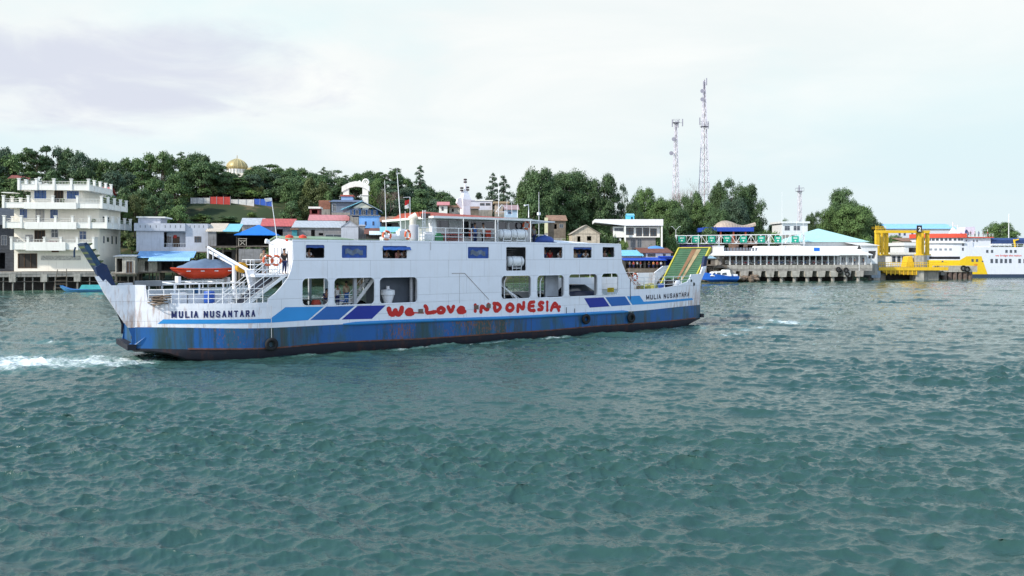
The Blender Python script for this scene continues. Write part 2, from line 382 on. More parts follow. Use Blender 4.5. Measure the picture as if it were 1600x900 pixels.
    def mix(f, a, c):
        n = N('ShaderNodeMix'); n.data_type = 'RGBA'; L(f, n.inputs[0])
        for k, x in ((6, a), (7, c)):
            if isinstance(x, tuple): n.inputs[k].default_value = (*x, 1)
            else: L(x, n.inputs[k])
        return n.outputs[2]
    fo = N('ShaderNodeAttribute'); fo.attribute_name = 'foam'; sh = N('ShaderNodeAttribute'); sh.attribute_name = 'shallow'
    deep = mix(noise_(mapping((0.03, 0.05, 1)), 1.0, 3), (0.023, 0.061, 0.060), (0.032, 0.077, 0.060))
    body = mix(math_('MULTIPLY', sh.outputs['Fac'], 0.85), deep, (0.13, 0.22, 0.15))
    fn = math_('ADD', math_('MULTIPLY', noise_(mapping((0.55, 1.0, 1), 0.12), 1.1, 9, 0.68, 0.8), 0.75), math_('MULTIPLY', noise_(mapping((1.2, 2.0, 1)), 3.0, 6, 0.7), 0.25))
    fm = mr(math_('ADD', math_('MULTIPLY', fo.outputs['Fac'], 0.46), fn), 0.78, 1.02)
    fm = math_('MULTIPLY', fm, mr(fo.outputs['Fac'], 0.05, 0.3))
    thin = math_('MULTIPLY', mr(fo.outputs['Fac'], 0.1, 0.9), 0.35)
    body = mix(thin, body, (0.20, 0.36, 0.33))
    L(mix(fm, body, (0.70, 0.76, 0.76)), b.inputs['Base Color'])
    L(mr(fm, 0, 1, 0.045, 0.75), b.inputs['Roughness']); b.inputs['IOR'].default_value = 1.333; b.inputs['Specular IOR Level'].default_value = 0.5
    # small wind ripples riding on the modelled waves
    b1 = noise_(mapping((0.9, 1.9, 1), 0.25), 1.5, 7, 0.66, 0.5); b2 = noise_(mapping((1.0, 1.7, 1), -0.35), 4.2, 5, 0.6, 0.2)
    patch = mr(noise_(mapping((0.035, 0.06, 1), 0.2), 1.0, 3), 0.3, 0.7, 0.55, 1.25)
    hgt = math_('ADD', math_('MULTIPLY', b1, 0.55), math_('MULTIPLY', b2, 0.18))
    b3 = noise_(mapping((1.0, 1.5, 1), 0.6), 12.0, 3, 0.6, 0.2); hgt = math_('ADD', hgt, math_('MULTIPLY', b3, 0.075)); hgt = math_('MULTIPLY', hgt, patch)
    bp = N('ShaderNodeBump'); bp.inputs['Strength'].default_value = 0.6; bp.inputs['Distance'].default_value = 0.12; L(hgt, bp.inputs['Height'])
    bf = N('ShaderNodeBump'); bf.inputs['Strength'].default_value = 0.6; bf.inputs['Distance'].default_value = 0.10; L(math_('MULTIPLY', fn, fm), bf.inputs['Height']); L(bp.outputs[0], bf.inputs['Normal'])
    L(bf.outputs[0], b.inputs['Normal'])
    me.materials.append(m); o = bpy.data.objects.new('sea', me); COL.objects.link(o); tag(o, kind='structure')
build_sea()
# ------------------------------------------------------------------ the ferry
WHITE = M('ship white paint', (0.78, 0.79, 0.82), rough=0.45, var=0.05, scale=0.5, streak=0.22, streakcol=(0.50, 0.42, 0.34), bump=0.15, bscale=1.5)
WHITE2 = M('rail white paint', (0.76, 0.77, 0.78), rough=0.5, var=0.06, streak=0.3, streakcol=(0.45, 0.33, 0.24))
def hull_materials():
    # side shell: white paint with welded plate seams, dents and rust weeping down from the seams
    m = M('shell plating', (0.79, 0.80, 0.84), rough=0.42, var=0.04, scale=0.4, streak=0.20, streakcol=(0.55, 0.47, 0.40))
    nt = m.node_tree; N = nt.nodes.new; L = nt.links.new; b = nt.nodes['Principled BSDF']; tc = N('ShaderNodeTexCoord')
    mp = N('ShaderNodeMapping'); mp.inputs['Rotation'].default_value = (R(90), 0, 0); L(tc.outputs['Object'], mp.inputs[0])
    br = N('ShaderNodeTexBrick'); br.inputs['Scale'].default_value = 0.5; br.inputs['Mortar Size'].default_value = 0.006; br.inputs['Brick Width'].default_value = 1.55; br.inputs['Row Height'].default_value = 0.62; br.inputs['Mortar Smooth'].default_value = 0.4; br.inputs['Color1'].default_value = (1,1,1,1); br.inputs['Color2'].default_value = (.93,.93,.93,1)
    L(mp.outputs[0], br.inputs['Vector'])
    n = N('ShaderNodeTexNoise'); n.inputs['Scale'].default_value = 0.9; n.inputs['Detail'].default_value = 3; L(tc.outputs['Object'], n.inputs['Vector'])
    ad = N('ShaderNodeMath'); ad.operation = 'MULTIPLY_ADD'; L(br.outputs['Fac'], ad.inputs[0]); ad.inputs[1].default_value = -0.25; L(n.outputs[0], ad.inputs[2])
    bp = N('ShaderNodeBump'); bp.inputs['Strength'].default_value = 0.5; bp.inputs['Distance'].default_value = 0.10; L(ad.outputs[0], bp.inputs['Height']); L(bp.outputs[0], b.inputs['Normal'])
    # rust: stretched noise, only where a second noise allows
    mp2 = N('ShaderNodeMapping'); mp2.inputs['Scale'].default_value = (1.5, 1.5, 0.22); L(tc.outputs['Object'], mp2.inputs[0])
    r1 = N('ShaderNodeTexNoise'); r1.inputs['Scale'].default_value = 2.6; r1.inputs['Detail'].default_value = 7; r1.inputs['Roughness'].default_value = 0.7; L(mp2.outputs[0], r1.inputs['Vector'])
    r2 = N('ShaderNodeTexNoise'); r2.inputs['Scale'].default_value = 0.23; r2.inputs['Detail'].default_value = 2; L(tc.outputs['Object'], r2.inputs['Vector'])
    ends = N('ShaderNodeSeparateXYZ'); L(tc.outputs['Object'], ends.inputs[0])
    ab = N('ShaderNodeMath'); ab.operation = 'SUBTRACT'; L(ends.outputs[0], ab.inputs[0]); ab.inputs[1].default_value = 16.5
    ab2 = N('ShaderNodeMath'); ab2.operation = 'ABSOLUTE'; L(ab.outputs[0], ab2.inputs[0])
    er = N('ShaderNodeMapRange'); L(ab2.outputs[0], er.inputs[0]); er.inputs[1].default_value = 15; er.inputs[2].default_value = 25; er.inputs[3].default_value = 0.0; er.inputs[4].default_value = 0.20
    zr = N('ShaderNodeMapRange'); L(ends.outputs[2], zr.inputs[0]); zr.inputs[1].default_value = 5.0; zr.inputs[2].default_value = 2.0; zr.inputs[3].default_value = -0.12; zr.inputs[4].default_value = 0.02
    sm = N('ShaderNodeMath'); sm.operation = 'MULTIPLY_ADD'; L(r2.outputs[0], sm.inputs[0]); sm.inputs[1].default_value = 0.35; L(r1.outputs[0], sm.inputs[2])
    s2 = N('ShaderNodeMath'); s2.operation = 'ADD'; L(sm.outputs[0], s2.inputs[0]); L(er.outputs[0], s2.inputs[1])
    s3 = N('ShaderNodeMath'); s3.operation = 'ADD'; L(s2.outputs[0], s3.inputs[0]); L(zr.outputs[0], s3.inputs[1])
    rm = N('ShaderNodeMapRange'); L(s3.outputs[0], rm.inputs[0]); rm.inputs[1].default_value = 0.80; rm.inputs[2].default_value = 1.02; rm.inputs[4].default_value = 0.85
    mx = N('ShaderNodeMix'); mx.data_type = 'RGBA'; L(rm.outputs[0], mx.inputs[0]); L(b.inputs['Base Color'].links[0].from_socket, mx.inputs[6]); mx.inputs[7].default_value = (0.36, 0.17, 0.07, 1)
    ml = N('ShaderNodeMix'); ml.data_type = 'RGBA'; ml.blend_type = 'MULTIPLY'; ml.inputs[0].default_value = 0.35; L(mx.outputs[2], ml.inputs[6]); L(br.outputs['Color'], ml.inputs[7])
    sq = N('ShaderNodeMix'); sq.data_type = 'RGBA'; sc = N('ShaderNodeMath'); sc.operation = 'MULTIPLY'; L(br.outputs['Fac'], sc.inputs[0]); sc.inputs[1].default_value = 0.22; L(sc.outputs[0], sq.inputs[0]); L(ml.outputs[2], sq.inputs[6]); sq.inputs[7].default_value = (0.40, 0.36, 0.34, 1)
    L(sq.outputs[2], b.inputs['Base Color'])
    def band(name, col, streaks, rough=0.45):
        m = M(name, col, rough=rough, var=0.10, scale=0.5)
        nt = m.node_tree; N = nt.nodes.new; L = nt.links.new; b = nt.nodes['Principled BSDF']; tc = N('ShaderNodeTexCoord')
        cur = b.inputs['Base Color'].links[0].from_socket
        for (sc, zs, lo, hi, amt, c, reg, seed) in streaks:
            mp = N('ShaderNodeMapping'); mp.inputs['Scale'].default_value = (1, 1, zs); mp.inputs['Location'].default_value = (seed, seed*2, 0); L(tc.outputs['Object'], mp.inputs[0])
            a = N('ShaderNodeTexNoise'); a.inputs['Scale'].default_value = sc; a.inputs['Detail'].default_value = 8; a.inputs['Roughness'].default_value = 0.68; L(mp.outputs[0], a.inputs['Vector'])
            g = N('ShaderNodeTexNoise'); g.inputs['Scale'].default_value = 0.16; g.inputs['Detail'].default_value = 2; L(mp.outputs[0], g.inputs['Vector'])
            q = N('ShaderNodeMath'); q.operation = 'MULTIPLY_ADD'; L(g.outputs[0], q.inputs[0]); q.inputs[1].default_value = reg; L(a.outputs[0], q.inputs[2])
            r = N('ShaderNodeMapRange'); L(q.outputs[0], r.inputs[0]); r.inputs[1].default_value = lo; r.inputs[2].default_value = hi; r.inputs[4].default_value = amt
            x = N('ShaderNodeMix'); x.data_type = 'RGBA'; L(r.outputs[0], x.inputs[0]); L(cur, x.inputs[6]); x.inputs[7].default_value = (*c, 1); cur = x.outputs[2]
        L(cur, b.inputs['Base Color'])
        n = N('ShaderNodeTexNoise'); n.inputs['Scale'].default_value = 3; L(tc.outputs['Object'], n.inputs['Vector']); bp = N('ShaderNodeBump'); bp.inputs['Strength'].default_value = 0.3; bp.inputs['Distance'].default_value = 0.03; L(n.outputs[0], bp.inputs['Height']); L(bp.outputs[0], b.inputs['Normal'])
    band('hull blue', (0.012, 0.098, 0.30), [(0.8, 0.3, 1.02, 1.14, 0.65, (0.030, 0.095, 0.115), 1.1, 3), (2.6, 0.07, 1.10, 1.22, 0.75, (0.05, 0.045, 0.028), 1.1, 3.4), (1.8, 0.1, 1.08, 1.20, 0.7, (0.025, 0.055, 0.04), 1.1, 31), (7.0, 0.5, 1.26, 1.34, 0.8, (0.20, 0.08, 0.03), 1.1, 17)])
    band('boot dark', (0.012, 0.013, 0.022), [(1.5, 0.4, 0.72, 0.95, 0.7, (0.08, 0.028, 0.016), 0.4, 5), (2.5, 0.3, 0.85, 1.0, 0.5, (0.12, 0.06, 0.04), 0.4, 11)], 0.6)
    band('strake blue', (0.03, 0.22, 0.50), [(2.5, 0.5, 0.80, 0.98, 0.7, (0.10, 0.06, 0.04), 0.45, 4)], 0.4)
    band('stripe sky blue', (0.03, 0.27, 0.62), [(3.0, 0.12, 0.88, 1.02, 0.7, (0.12, 0.10, 0.06), 0.45, 2)])
    band('stripe mid blue', (0.02, 0.125, 0.40), [(3.0, 0.12, 0.90, 1.02, 0.6, (0.10, 0.10, 0.08), 0.45, 6)])
    band('stripe deep blue', (0.010, 0.028, 0.27), [(3.0, 0.12, 0.95, 1.05, 0.5, (0.10, 0.10, 0.10), 0.45, 8)])
hull_materials()
BEAM = 9.5
def inset(u): return 2.6*(max(0.0, -u-1)/7.25)**1.8 + 1.6*(max(0.0, u-32)/9)**1.6
def fp(px, py, v=0.0):
    """ferry-local point (u, v, z) seen at a pixel, v metres in from the near side"""
    r = (px-800)/FOC; u = (r*(FA.y + FN.y*v) - (FA.x + FN.x*v))/(FD.x - r*FD.y); Y = FA.y + FD.y*u + FN.y*v
    return u, v, EYE - (py-400)/FOC*Y
ferry = thing('ferry', 'white car ferry with blue striped hull, red painted slogan and raised ramps in mid channel', 'ferry', (FA.x, FA.y, 0), FRZ)
UL, UR = -8.25, 41.0
def side(u, z, out=0.0, far=False):
    v = inset(u) - out
    return (u, BEAM - v if far else v, z)
US = [UL, -7.6, -6.5, -5.5, -4.5, -3.5, -2.5, -1.5, -0.5, 1, 3, 6, 10, 14, 18, 22, 26, 29, 31, 32.5, 34, 35.5, 37, 38.5, 40, UR]
def zbottom(u): return -1.2 + (1.78*min(1, ((-u-2.6)/4.4))**0.9 if u < -2.6 else 0) + (1.6*min(1.0, (u-34.5)/6.2)**0.9 if u > 34.5 else 0)
def zboot(u): return 0.52 + (0.30*min(1, (-u)/8) if u < 0 else 0) + (0.16*(1 - abs((u-4)/5)) if abs(u-4) < 5 else 0) + (0.08 if u > 24 else 0)
def zwhite(u): return 1.88 + 0.24*sstep(-u/8) - 0.17*sstep((u-6)/14) + 0.13*sstep((u-30)/8)
def build_hull():
    mb = MB()
    rings = []
    for u in US:
        b, k, w = zbottom(u), zboot(u), zwhite(u)
        near = [side(u, b, -0.5 if abs(u-16) < 20 else 0), side(u, max(b+.12, min(0.1, k-.05)), 0.0), side(u, k), side(u, w), side(u, 3.2 if -8.3 < u < 41.1 else 3.2)]
        near[0] = (near[0][0], near[0][1] + 0.25, near[0][2])
        rings.append(near + [(p[0], BEAM-p[1], p[2]) for p in near[::-1]])
    n = len(rings[0]); o = len(mb.v); mb.v += [p for r in rings for p in r]
    strip = [0, 0, 1, 2, None, 2, 1, 0, 0, 0]
    for i in range(len(rings)-1):
        for k in range(n):
            if strip[k] is None: continue
            mb.f.append((o+i*n+k, o+(i+1)*n+k, o+(i+1)*n+(k+1) % n, o+i*n+(k+1) % n)); mb.m.append(strip[k])
    for i in (0, len(rings)-1):     # flat ends under the ramps
        r = i*n
        for (a, b, c, d, m) in ((0, 1, 8, 9, 0), (1, 2, 7, 8, 0), (2, 3, 6, 7, 1), (3, 4, 5, 6, 2)):
            if m == 2: continue
            mb.f.append((o+r+a, o+r+b, o+r+c, o+r+d)); mb.m.append(m)
    mb.build('hull', [MATS['boot dark'], MATS['hull blue'], MATS['shell plating']], ferry, smooth=True)
    # car deck
    mb = MB(); ring = [(u, inset(u)+.05, 1.62) for u in US] + [(u, BEAM-inset(u)-.05, 1.62) for u in US[::-1]]
    mb.add(ring, [tuple(range(len(ring)))]); mb.build('car_deck', M('green deck paint', (0.05, 0.13, 0.08), var=0.3, rough=0.8, spots=0.7), ferry, recalc=False)
    # bulwarks at both ends, upper edge cut down between the posts and the superstructure
    def bulwark(pts, name, far=False):
        """pts: (u, z top); plate between z 3.18 and the top, following the hull"""
        mb = MB(); us = sorted(set([p[0] for p in pts] + [u for u in US if pts[0][0] < u < pts[-1][0]])); tp = lambda u: float(np.interp(u, [p[0] for p in pts], [p[1] for p in pts]))
        for a, b in zip(us[:-1], us[1:]):
            q = lambda u, z, o: side(u, z, o, far)
            mb.hexa([q(a, 3.19, 0), q(b, 3.19, 0), q(b, 3.19, -.10), q(a, 3.19, -.10), q(a, tp(a), 0), q(b, tp(b), 0), q(b, tp(b), -.10), q(a, tp(a), -.10)])
        return mb.build(name, MATS['shell plating'], ferry)
    LB = [(UL, 4.72), (-7.70, 4.71), (-7.68, 4.3), (-7.6, 3.75), (-7.3, 3.58), (-3.2, 3.53), (0.65, 3.53)]
    RB = [(29.45, 3.6), (32.4, 3.6), (33.8, 3.62), (35.6, 3.70), (37.2, 3.85), (38.6, 4.12), (39.0, 4.40), (39.2, 4.76), (UR, 4.80)]
    bulwark(LB, 'bulwark'); bulwark(RB, 'bulwark'); 
    bulwark([(UL, 4.72), (-7.7, 4.72), (-7.6, 4.2), (0.65, 4.2)], 'bulwark', True); bulwark([(29.4, 4.4), (38.8, 4.4), (39.2, 4.78), (UR, 4.8)], 'bulwark', True)
build_hull()

WM = [(1.36, 3.24, 3.16, 5.03), (3.56, 3.17, 6.5, 5.02), (6.88, 3.15, 9.83, 5.0), (17.05, 3.17, 19.87, 4.97), (20.46, 3.13, 23.17, 4.96), (23.67, 3.13, 26.71, 5.0), (27.2, 3.2, 29.04, 5.03)]
WU = [(1.61, 6.37, 2.89, 7.24), (4.11, 6.37, 5.95, 7.23), (7.12, 6.33, 9.01, 7.21), (14.06, 6.32, 15.94, 7.18), (17.52, 5.36, 19.4, 7.19), (21.16, 6.34, 23.04, 7.22), (24.17, 6.34, 26.12, 7.23), (27.31, 6.4, 28.64, 7.25)]
def build_superstructure():
    out = [(-0.9, 3.2), (30.9, 3.2)] + [(30.9, 3.95), (30.48, 4.29), (29.95, 5.1), (29.51, 5.95), (29.37, 7.54), (18, 7.60), (0.71, 7.58), (0.76, 6.29), (0.62, 5.6), (0.42, 5.1), (0.0, 4.55), (-0.42, 4.1), (-0.9, 3.75)]
    holes = [rrect(a, b, c, d, 0.32, 5) for a, b, c, d in WM] + [rrect(a, b, c, d, 0.07, 2) for a, b, c, d in WU]
    # the side plate overlaps the hull sheer strake by standing 4 mm proud of it
    mb = MB(); mb.plate([(a, max(b, 1.7)) if b > 3.3 else (a, 3.19) for a, b in out], holes, lambda a, b, t: (a, t, b), -0.006, 0.09)
    mb.build('side_shell', MATS['shell plating'], ferry)
    mb = MB(); fout = [(-0.9, 3.2), (30.9, 3.2), (29.4, 7.54), (0.7, 7.58)]
    mb.plate([(0.7, 3.19), (29.4, 3.19), (29.4, 7.54), (6.6, 7.58), (6.6, 5.2), (0.7, 5.2)], [rrect(a, b, c, d, 0.3, 4) for a, b, c, d in WM] + [rrect(a, b, c, d, 0.05, 1) for a, b, c, d in WU[2:]], lambda a, b, t: (a, t, b), BEAM+0.006, BEAM-0.09)
    mb.build('side_shell', MATS['shell plating'], ferry)
    # frames standing round the big openings
    for a, b, c, d in WM:
        for k in (0,):
            mb = MB(); o_ = rrect(a-.035, b-.035, c+.035, d+.035, 0.34, 5); mb.plate(o_, [rrect(a+.01, b+.01, c-.01, d-.01, 0.31, 5)], lambda x, y, t: (x, t, y), -0.035, 0.02); mb.build('opening_rim', WHITE, ferry)
    # decks and bulkheads
    dk = M('dark interior steel', (0.16, 0.18, 0.20), rough=0.8, var=0.25)
    mb = MB(); mb.box(0.72, 29.35, 0.095, 4.9, 5.22, 5.34); mb.box(6.6, 29.35, 4.9, BEAM-0.095, 5.22, 5.34); mb.build('passenger_deck', dk, ferry)
    mb = MB(); mb.box(0.8, 29.3, 0.10, 4.9, 7.30, 7.36); mb.box(6.6, 29.3, 4.9, BEAM-0.10, 7.30, 7.36); mb.build('boat_deck', M('boat deck green', (0.10, 0.18, 0.10), var=0.25, rough=0.85), ferry)
    # camber edge of roof forward (right end) rising slightly
    mb = MB(); mb.hexa([(22.8, .0, 7.545), (29.38, .0, 7.545), (29.38, 9.5, 7.545), (22.8, 9.5, 7.545), (22.8, 3, 7.95), (28.6, 3, 7.64), (28.6, 6.5, 7.64), (22.8, 6.5, 7.95)]); mb.build('roof_plating', WHITE, ferry)
    mb = MB()
    mb.box(6.6, 6.7, 4.9, BEAM-.1, 5.34, 7.5); mb.box(29.25, 29.33, 0.1, BEAM-.1, 5.34, 7.5)
    for u in (10.4, 13.5, 16.8, 20.3): mb.box(u, u+.06, 3.3, BEAM-.1, 5.35, 7.29)
    mb.box(8, 17, 3.2, 3.26, 5.35, 7.29); mb.box(20.3, 29.2, 4.6, 4.66, 5.35, 7.29); mb.box(0.9, 8, 4.4, 4.46, 5.35, 7.29)
    mb.build('bulkhead', dk, ferry)
    # casing on the car deck between openings
    mb = MB(); mb.box(7.3, 16.6, 1.3, 3.2, 1.63, 5.21); mb.build('engine_casing', M('casing paint', (0.10, 0.12, 0.15), rough=0.7, var=0.2), ferry)
    mb = MB()
    for u in (1.2, 5.2, 10.2, 15.2, 20.1, 23.4, 26.9): mb.box(u-.1, u+.1, 0.25, 0.5, 1.63, 5.21); mb.box(u-.1, u+.1, BEAM-.5, BEAM-.25, 1.63, 5.21)
    for u in range(1, 29, 2): mb.box(u, u+.08, .15, BEAM-.15, 5.0, 5.21)
    mb.build('deck_frame', M('frame grey', (0.35, 0.36, 0.38), var=0.2, spots=0.4), ferry)
    # inner bulkhead with a yellow notice seen through the last opening
    mb = MB(); mb.box(27.3, 29.3, BEAM-1.5, BEAM-1.44, 1.63, 4.25); mb.build('inner_bulkhead', WHITE, ferry)
    u, v, z = fp(954, 453, BEAM-1.52); mb = MB(); mb.box(u-.42, u+.42, v-.03, v, z-.22, z+.22); mb.build('notice_board', M('yellow sign', (0.75, 0.50, 0.02), var=0.1), ferry)
    mb = MB(); [mb.box(u-.34, u+.34-(.2 if k == 1 else 0), v-.036, v-.031, z+.1-k*.11, z+.14-k*.11) for k in range(3)]; mb.build('notice_lettering', M('black paint', (0.02, .02, .02)), ferry)
    # railings in the forward openings
    mb = MB()
    for a, c in ((20.5, 23.1), (23.8, 26.6), (27.2, 29)):
        for k in range(4): mb.bar((a, BEAM-.3, 3.55+k*.32), (c, BEAM-.3, 3.55+k*.32), .02)
        for k in range(5): mb.bar((a+(c-a)*k/4, BEAM-.3, 3.2), (a+(c-a)*k/4, BEAM-.3, 5.1), .02)
    mb.build('inner_railing', WHITE2, ferry)
    # inner stair: diagonal seen through the second opening
    mb = MB(); a = fp(548, 476, 1.0); b = fp(581, 436, 1.0)
    for v in (1.0, 2.0): mb.hexa([(a[0]-.05, v, a[2]-.2), (a[0]+.25, v, a[2]-.2), (a[0]+.25, v+.06, a[2]-.2), (a[0]-.05, v+.06, a[2]-.2), (b[0], v, b[2]), (b[0]+.3, v, b[2]), (b[0]+.3, v+.06, b[2]), (b[0], v+.06, b[2])])
    for k in range(8): t = k/7; mb.box(lerp(a[0], b[0], t), lerp(a[0], b[0], t)+.25, 1.06, 2.0, lerp(a[2]-.2, b[2], t), lerp(a[2]-.2, b[2], t)+.04)
    for k in range(6): t = k/6; p = (lerp(a[0], b[0], t)-.1, 1.0, lerp(a[2], b[2], t)); mb.bar(p, (p[0], 1.0, p[2]+.8), .018)
    mb.bar((a[0]-.1, 1, a[2]+.8), (b[0]-.1, 1, b[2]+.8), .022)
    for k in range(3): mb.bar((3.6, .35, 3.3+k*.28), (5.0, .35, 3.3+k*.28), .018)
    mb.build('inner_stair', WHITE2, ferry)
    # vent head and exhaust trunks in the third opening
    mb = MB(); u, v, z = fp(606, 472, .9); mb.lathe([(.30, 1.7-z), (.30, .0), (.44, .45), (.44, .5)], (u, v, z), n=14); mb.lathe([(.50, .52), (.50, .86), (.2, .92), (.12, .95), (.12, 1.15)], (u, v, z), n=14)
    mb.build('vent_head', WHITE, ferry, smooth=True)
    for px in (643, 651):
        mb = MB(); u, v, z = fp(px, 470, .9); mb.lathe([(.16, 1.63), (.16, 5.2)], (u, v, 0), n=10); [mb.lathe([(.18, h), (.18, h+.05)], (u, v, 0), n=10) for h in (2.4, 3.6, 4.5)]; mb.build('exhaust_trunk', M('galvanised', (0.45, 0.47, 0.5), rough=0.4, metal=0.3, spots=0.4), ferry, smooth=True)
    for px in (785, 841):
        mb = MB(); p = [fp(px+3, 466, .3), fp(px+3, 440, .3), fp(px+6, 433, .3)]; mb.path(p, .05, 6); mb.build('rail_pipe', WHITE2, ferry)
build_superstructure()

def build_trim():
    # blue fender strake along the middle and rust edge
    mb = MB(); us = [4.2 + k*.9 for k in range(28)] + [29.6, 30.2]
    rings = []
    for i, u in enumerate(us):
        zc = zwhite(u) - 0.02 + 0.02; r = 0.13 if 0 < i < len(us)-1 else 0.05
        rings.append([(u, -0.02 - r*math.sin(a)*1.0, zc + r*1.0*math.cos(a)) for a in [math.pi*k/6 for k in range(7)]] + [(u, 0.03, zc-r), (u, 0.03, zc+r)])
    mb.loft(rings); mb.build('fender_strake', MATS['strake blue'], ferry, smooth=True)
    mb = MB(); 
    for a, b in zip(US[:-1], US[1:]):
        if b < -5 or a > 39.8: continue
        za, zb = zboot(a)+.03, zboot(b)+.03; q = lambda u, z, o: side(u, z, o)
        mb.hexa([q(a, za-.045, -.02), q(b, zb-.045, -.02), q(b, zb-.045, .05), q(a, za-.045, .05), q(a, za+.045, -.02), q(b, zb+.045, -.02), q(b, zb+.045, .05), q(a, za+.045, .05)])
    mb.build('chine_bar', M('rusted bar', (0.13, 0.05, 0.03), var=0.5, scale=2, streak=0.5, streakcol=(0.03, 0.10, 0.22)), ferry)
    # painted stripes
    def patch(pts, name, mat, off=.010):
        """pts polygon in (u, z), cut in slices so it follows the hull"""
        us = [p[0] for p in pts]; a, b = min(us), max(us); n = max(2, int((b-a)/.5)); mb = MB()
        def span(u):
            zs = []
            for (x0, z0), (x1, z1) in zip(pts, pts[1:] + pts[:1]):
                if x0 != x1 and min(x0, x1)-1e-9 <= u <= max(x0, x1)+1e-9: zs.append(z0+(z1-z0)*(u-x0)/(x1-x0))
            return (min(zs), max(zs)) if zs else (0, 0)
        cuts = sorted(set([a + (b-a)*k/n for k in range(n+1)] + us)); e = 1e-5
        for c0, c1 in zip(cuts[:-1], cuts[1:]):
            if c1-c0 < 1e-4: continue
            l0, h0 = span(c0+e); l1, h1 = span(c1-e)
            mb.add([side(c0, l0, off), side(c1, l1, off), side(c1, h1, off), side(c0, h0, off)], [(0, 1, 2, 3)])
        return mb.build(name, mat, ferry, recalc=False)
    S1, S2, S3 = MATS['stripe sky blue'], MATS['stripe mid blue'], MATS['stripe deep blue']
    patch([(-7.1, 2.33), (-6.8, 2.60), (-0.75, 2.47), (0.25, 3.18), (2.85, 3.13), (1.75, 2.27), (-0.5, 2.22)], 'painted_stripe', S1)
    patch([(1.9, 2.27), (3.0, 3.12), (5.05, 3.09), (3.9, 2.21)], 'painted_stripe', S2)
    patch([(4.1, 2.2), (5.25, 3.09), (7.35, 3.05), (6.3, 2.15)], 'painted_stripe', S3)
    patch([(25.3, 3.0), (25.9, 2.2), (28.1, 2.23), (27.4, 3.02)], 'painted_stripe', S3)
    patch([(27.6, 3.02), (28.3, 2.23), (30.5, 2.26), (29.85, 3.03)], 'painted_stripe', S2)
    patch([(30.05, 3.03), (30.7, 2.26), (32.1, 2.27), (39.6, 2.36), (39.4, 2.55), (32.05, 2.50), (31.55, 3.04)], 'painted_stripe', S1)
    navy = M('navy lettering', (0.012, 0.02, 0.10), rough=0.5, var=0.1)
    BL = {'M': [[(0, 0), (0, 1), (.5, .15), (1, 1), (1, 0)]], 'U': [[(0, 1), (0, .25), (.2, 0), (.8, 0), (1, .25), (1, 1)]], 'L': [[(0, 1), (0, 0), (1, 0)]], 'I': [[(.5, 0), (.5, 1)]], 'A': [[(0, 0), (.5, 1), (1, 0)], [(.2, .33), (.8, .33)]],
          'N': [[(0, 0), (0, 1), (1, 0), (1, 1)]], 'S': [[(1, .82), (.8, 1), (.2, 1), (0, .8), (.15, .56), (.85, .44), (1, .2), (.8, 0), (.2, 0), (0, .18)]], 'T': [[(0, 1), (1, 1)], [(.5, 1), (.5, 0)]], 'R': [[(0, 0), (0, 1), (.75, 1), (1, .78), (.75, .5), (0, .5)], [(.5, .5), (1, 0)]]}
    def block(name, txt, u0, u1, z0, z1, zoff, mat, w):
        mb = MB(); adv = [.55 if c == 'I' else .9 if c == ' ' else 1.55 if c != 'M' else 1.75 for c in txt]; sc = (u1-u0)/(sum(adv)-.45); u = u0
        for c, a in zip(txt, adv):
            cw = (a-.45)*sc
            for st in BL.get(c, []):
                if c == 'I': st = [(.5, 0), (.5, 1)]
                P = [(u + w/2 + p[0]*(cw-w), z0 + w/2 + p[1]*(z1-z0-w)) for p in st]
                for i, (p, q) in enumerate(zip(P[:-1], P[1:])):
                    d = Vector((q[0]-p[0], q[1]-p[1])); e = d.normalized()*w/2; n_ = Vector((-e.y, e.x)); off = .010 + .0006*i
                    k = [(p[0]-e.x+n_.x, p[1]-e.y+n_.y), (q[0]+e.x+n_.x, q[1]+e.y+n_.y), (q[0]+e.x-n_.x, q[1]+e.y-n_.y), (p[0]-e.x-n_.x, p[1]-e.y-n_.y)]
                    mb.add([side(a_, b_+zoff(a_), off) for a_, b_ in k], [(0, 1, 2, 3)])
            u += a*sc
        mb.build(name, mat, ferry, recalc=False)
    block('ship_name', 'MULIA NUSANTARA', -6.38, -1.68, 2.66, 3.08, lambda a: .02*(-a-4)/3, navy, .085)
    block('ship_name', 'MULIA NUSANTARA', 32.35, 38.85, 2.65, 3.07, lambda a: .06*sstep((a-32)/7), M('black lettering', (0.03, 0.03, 0.05)), .085)
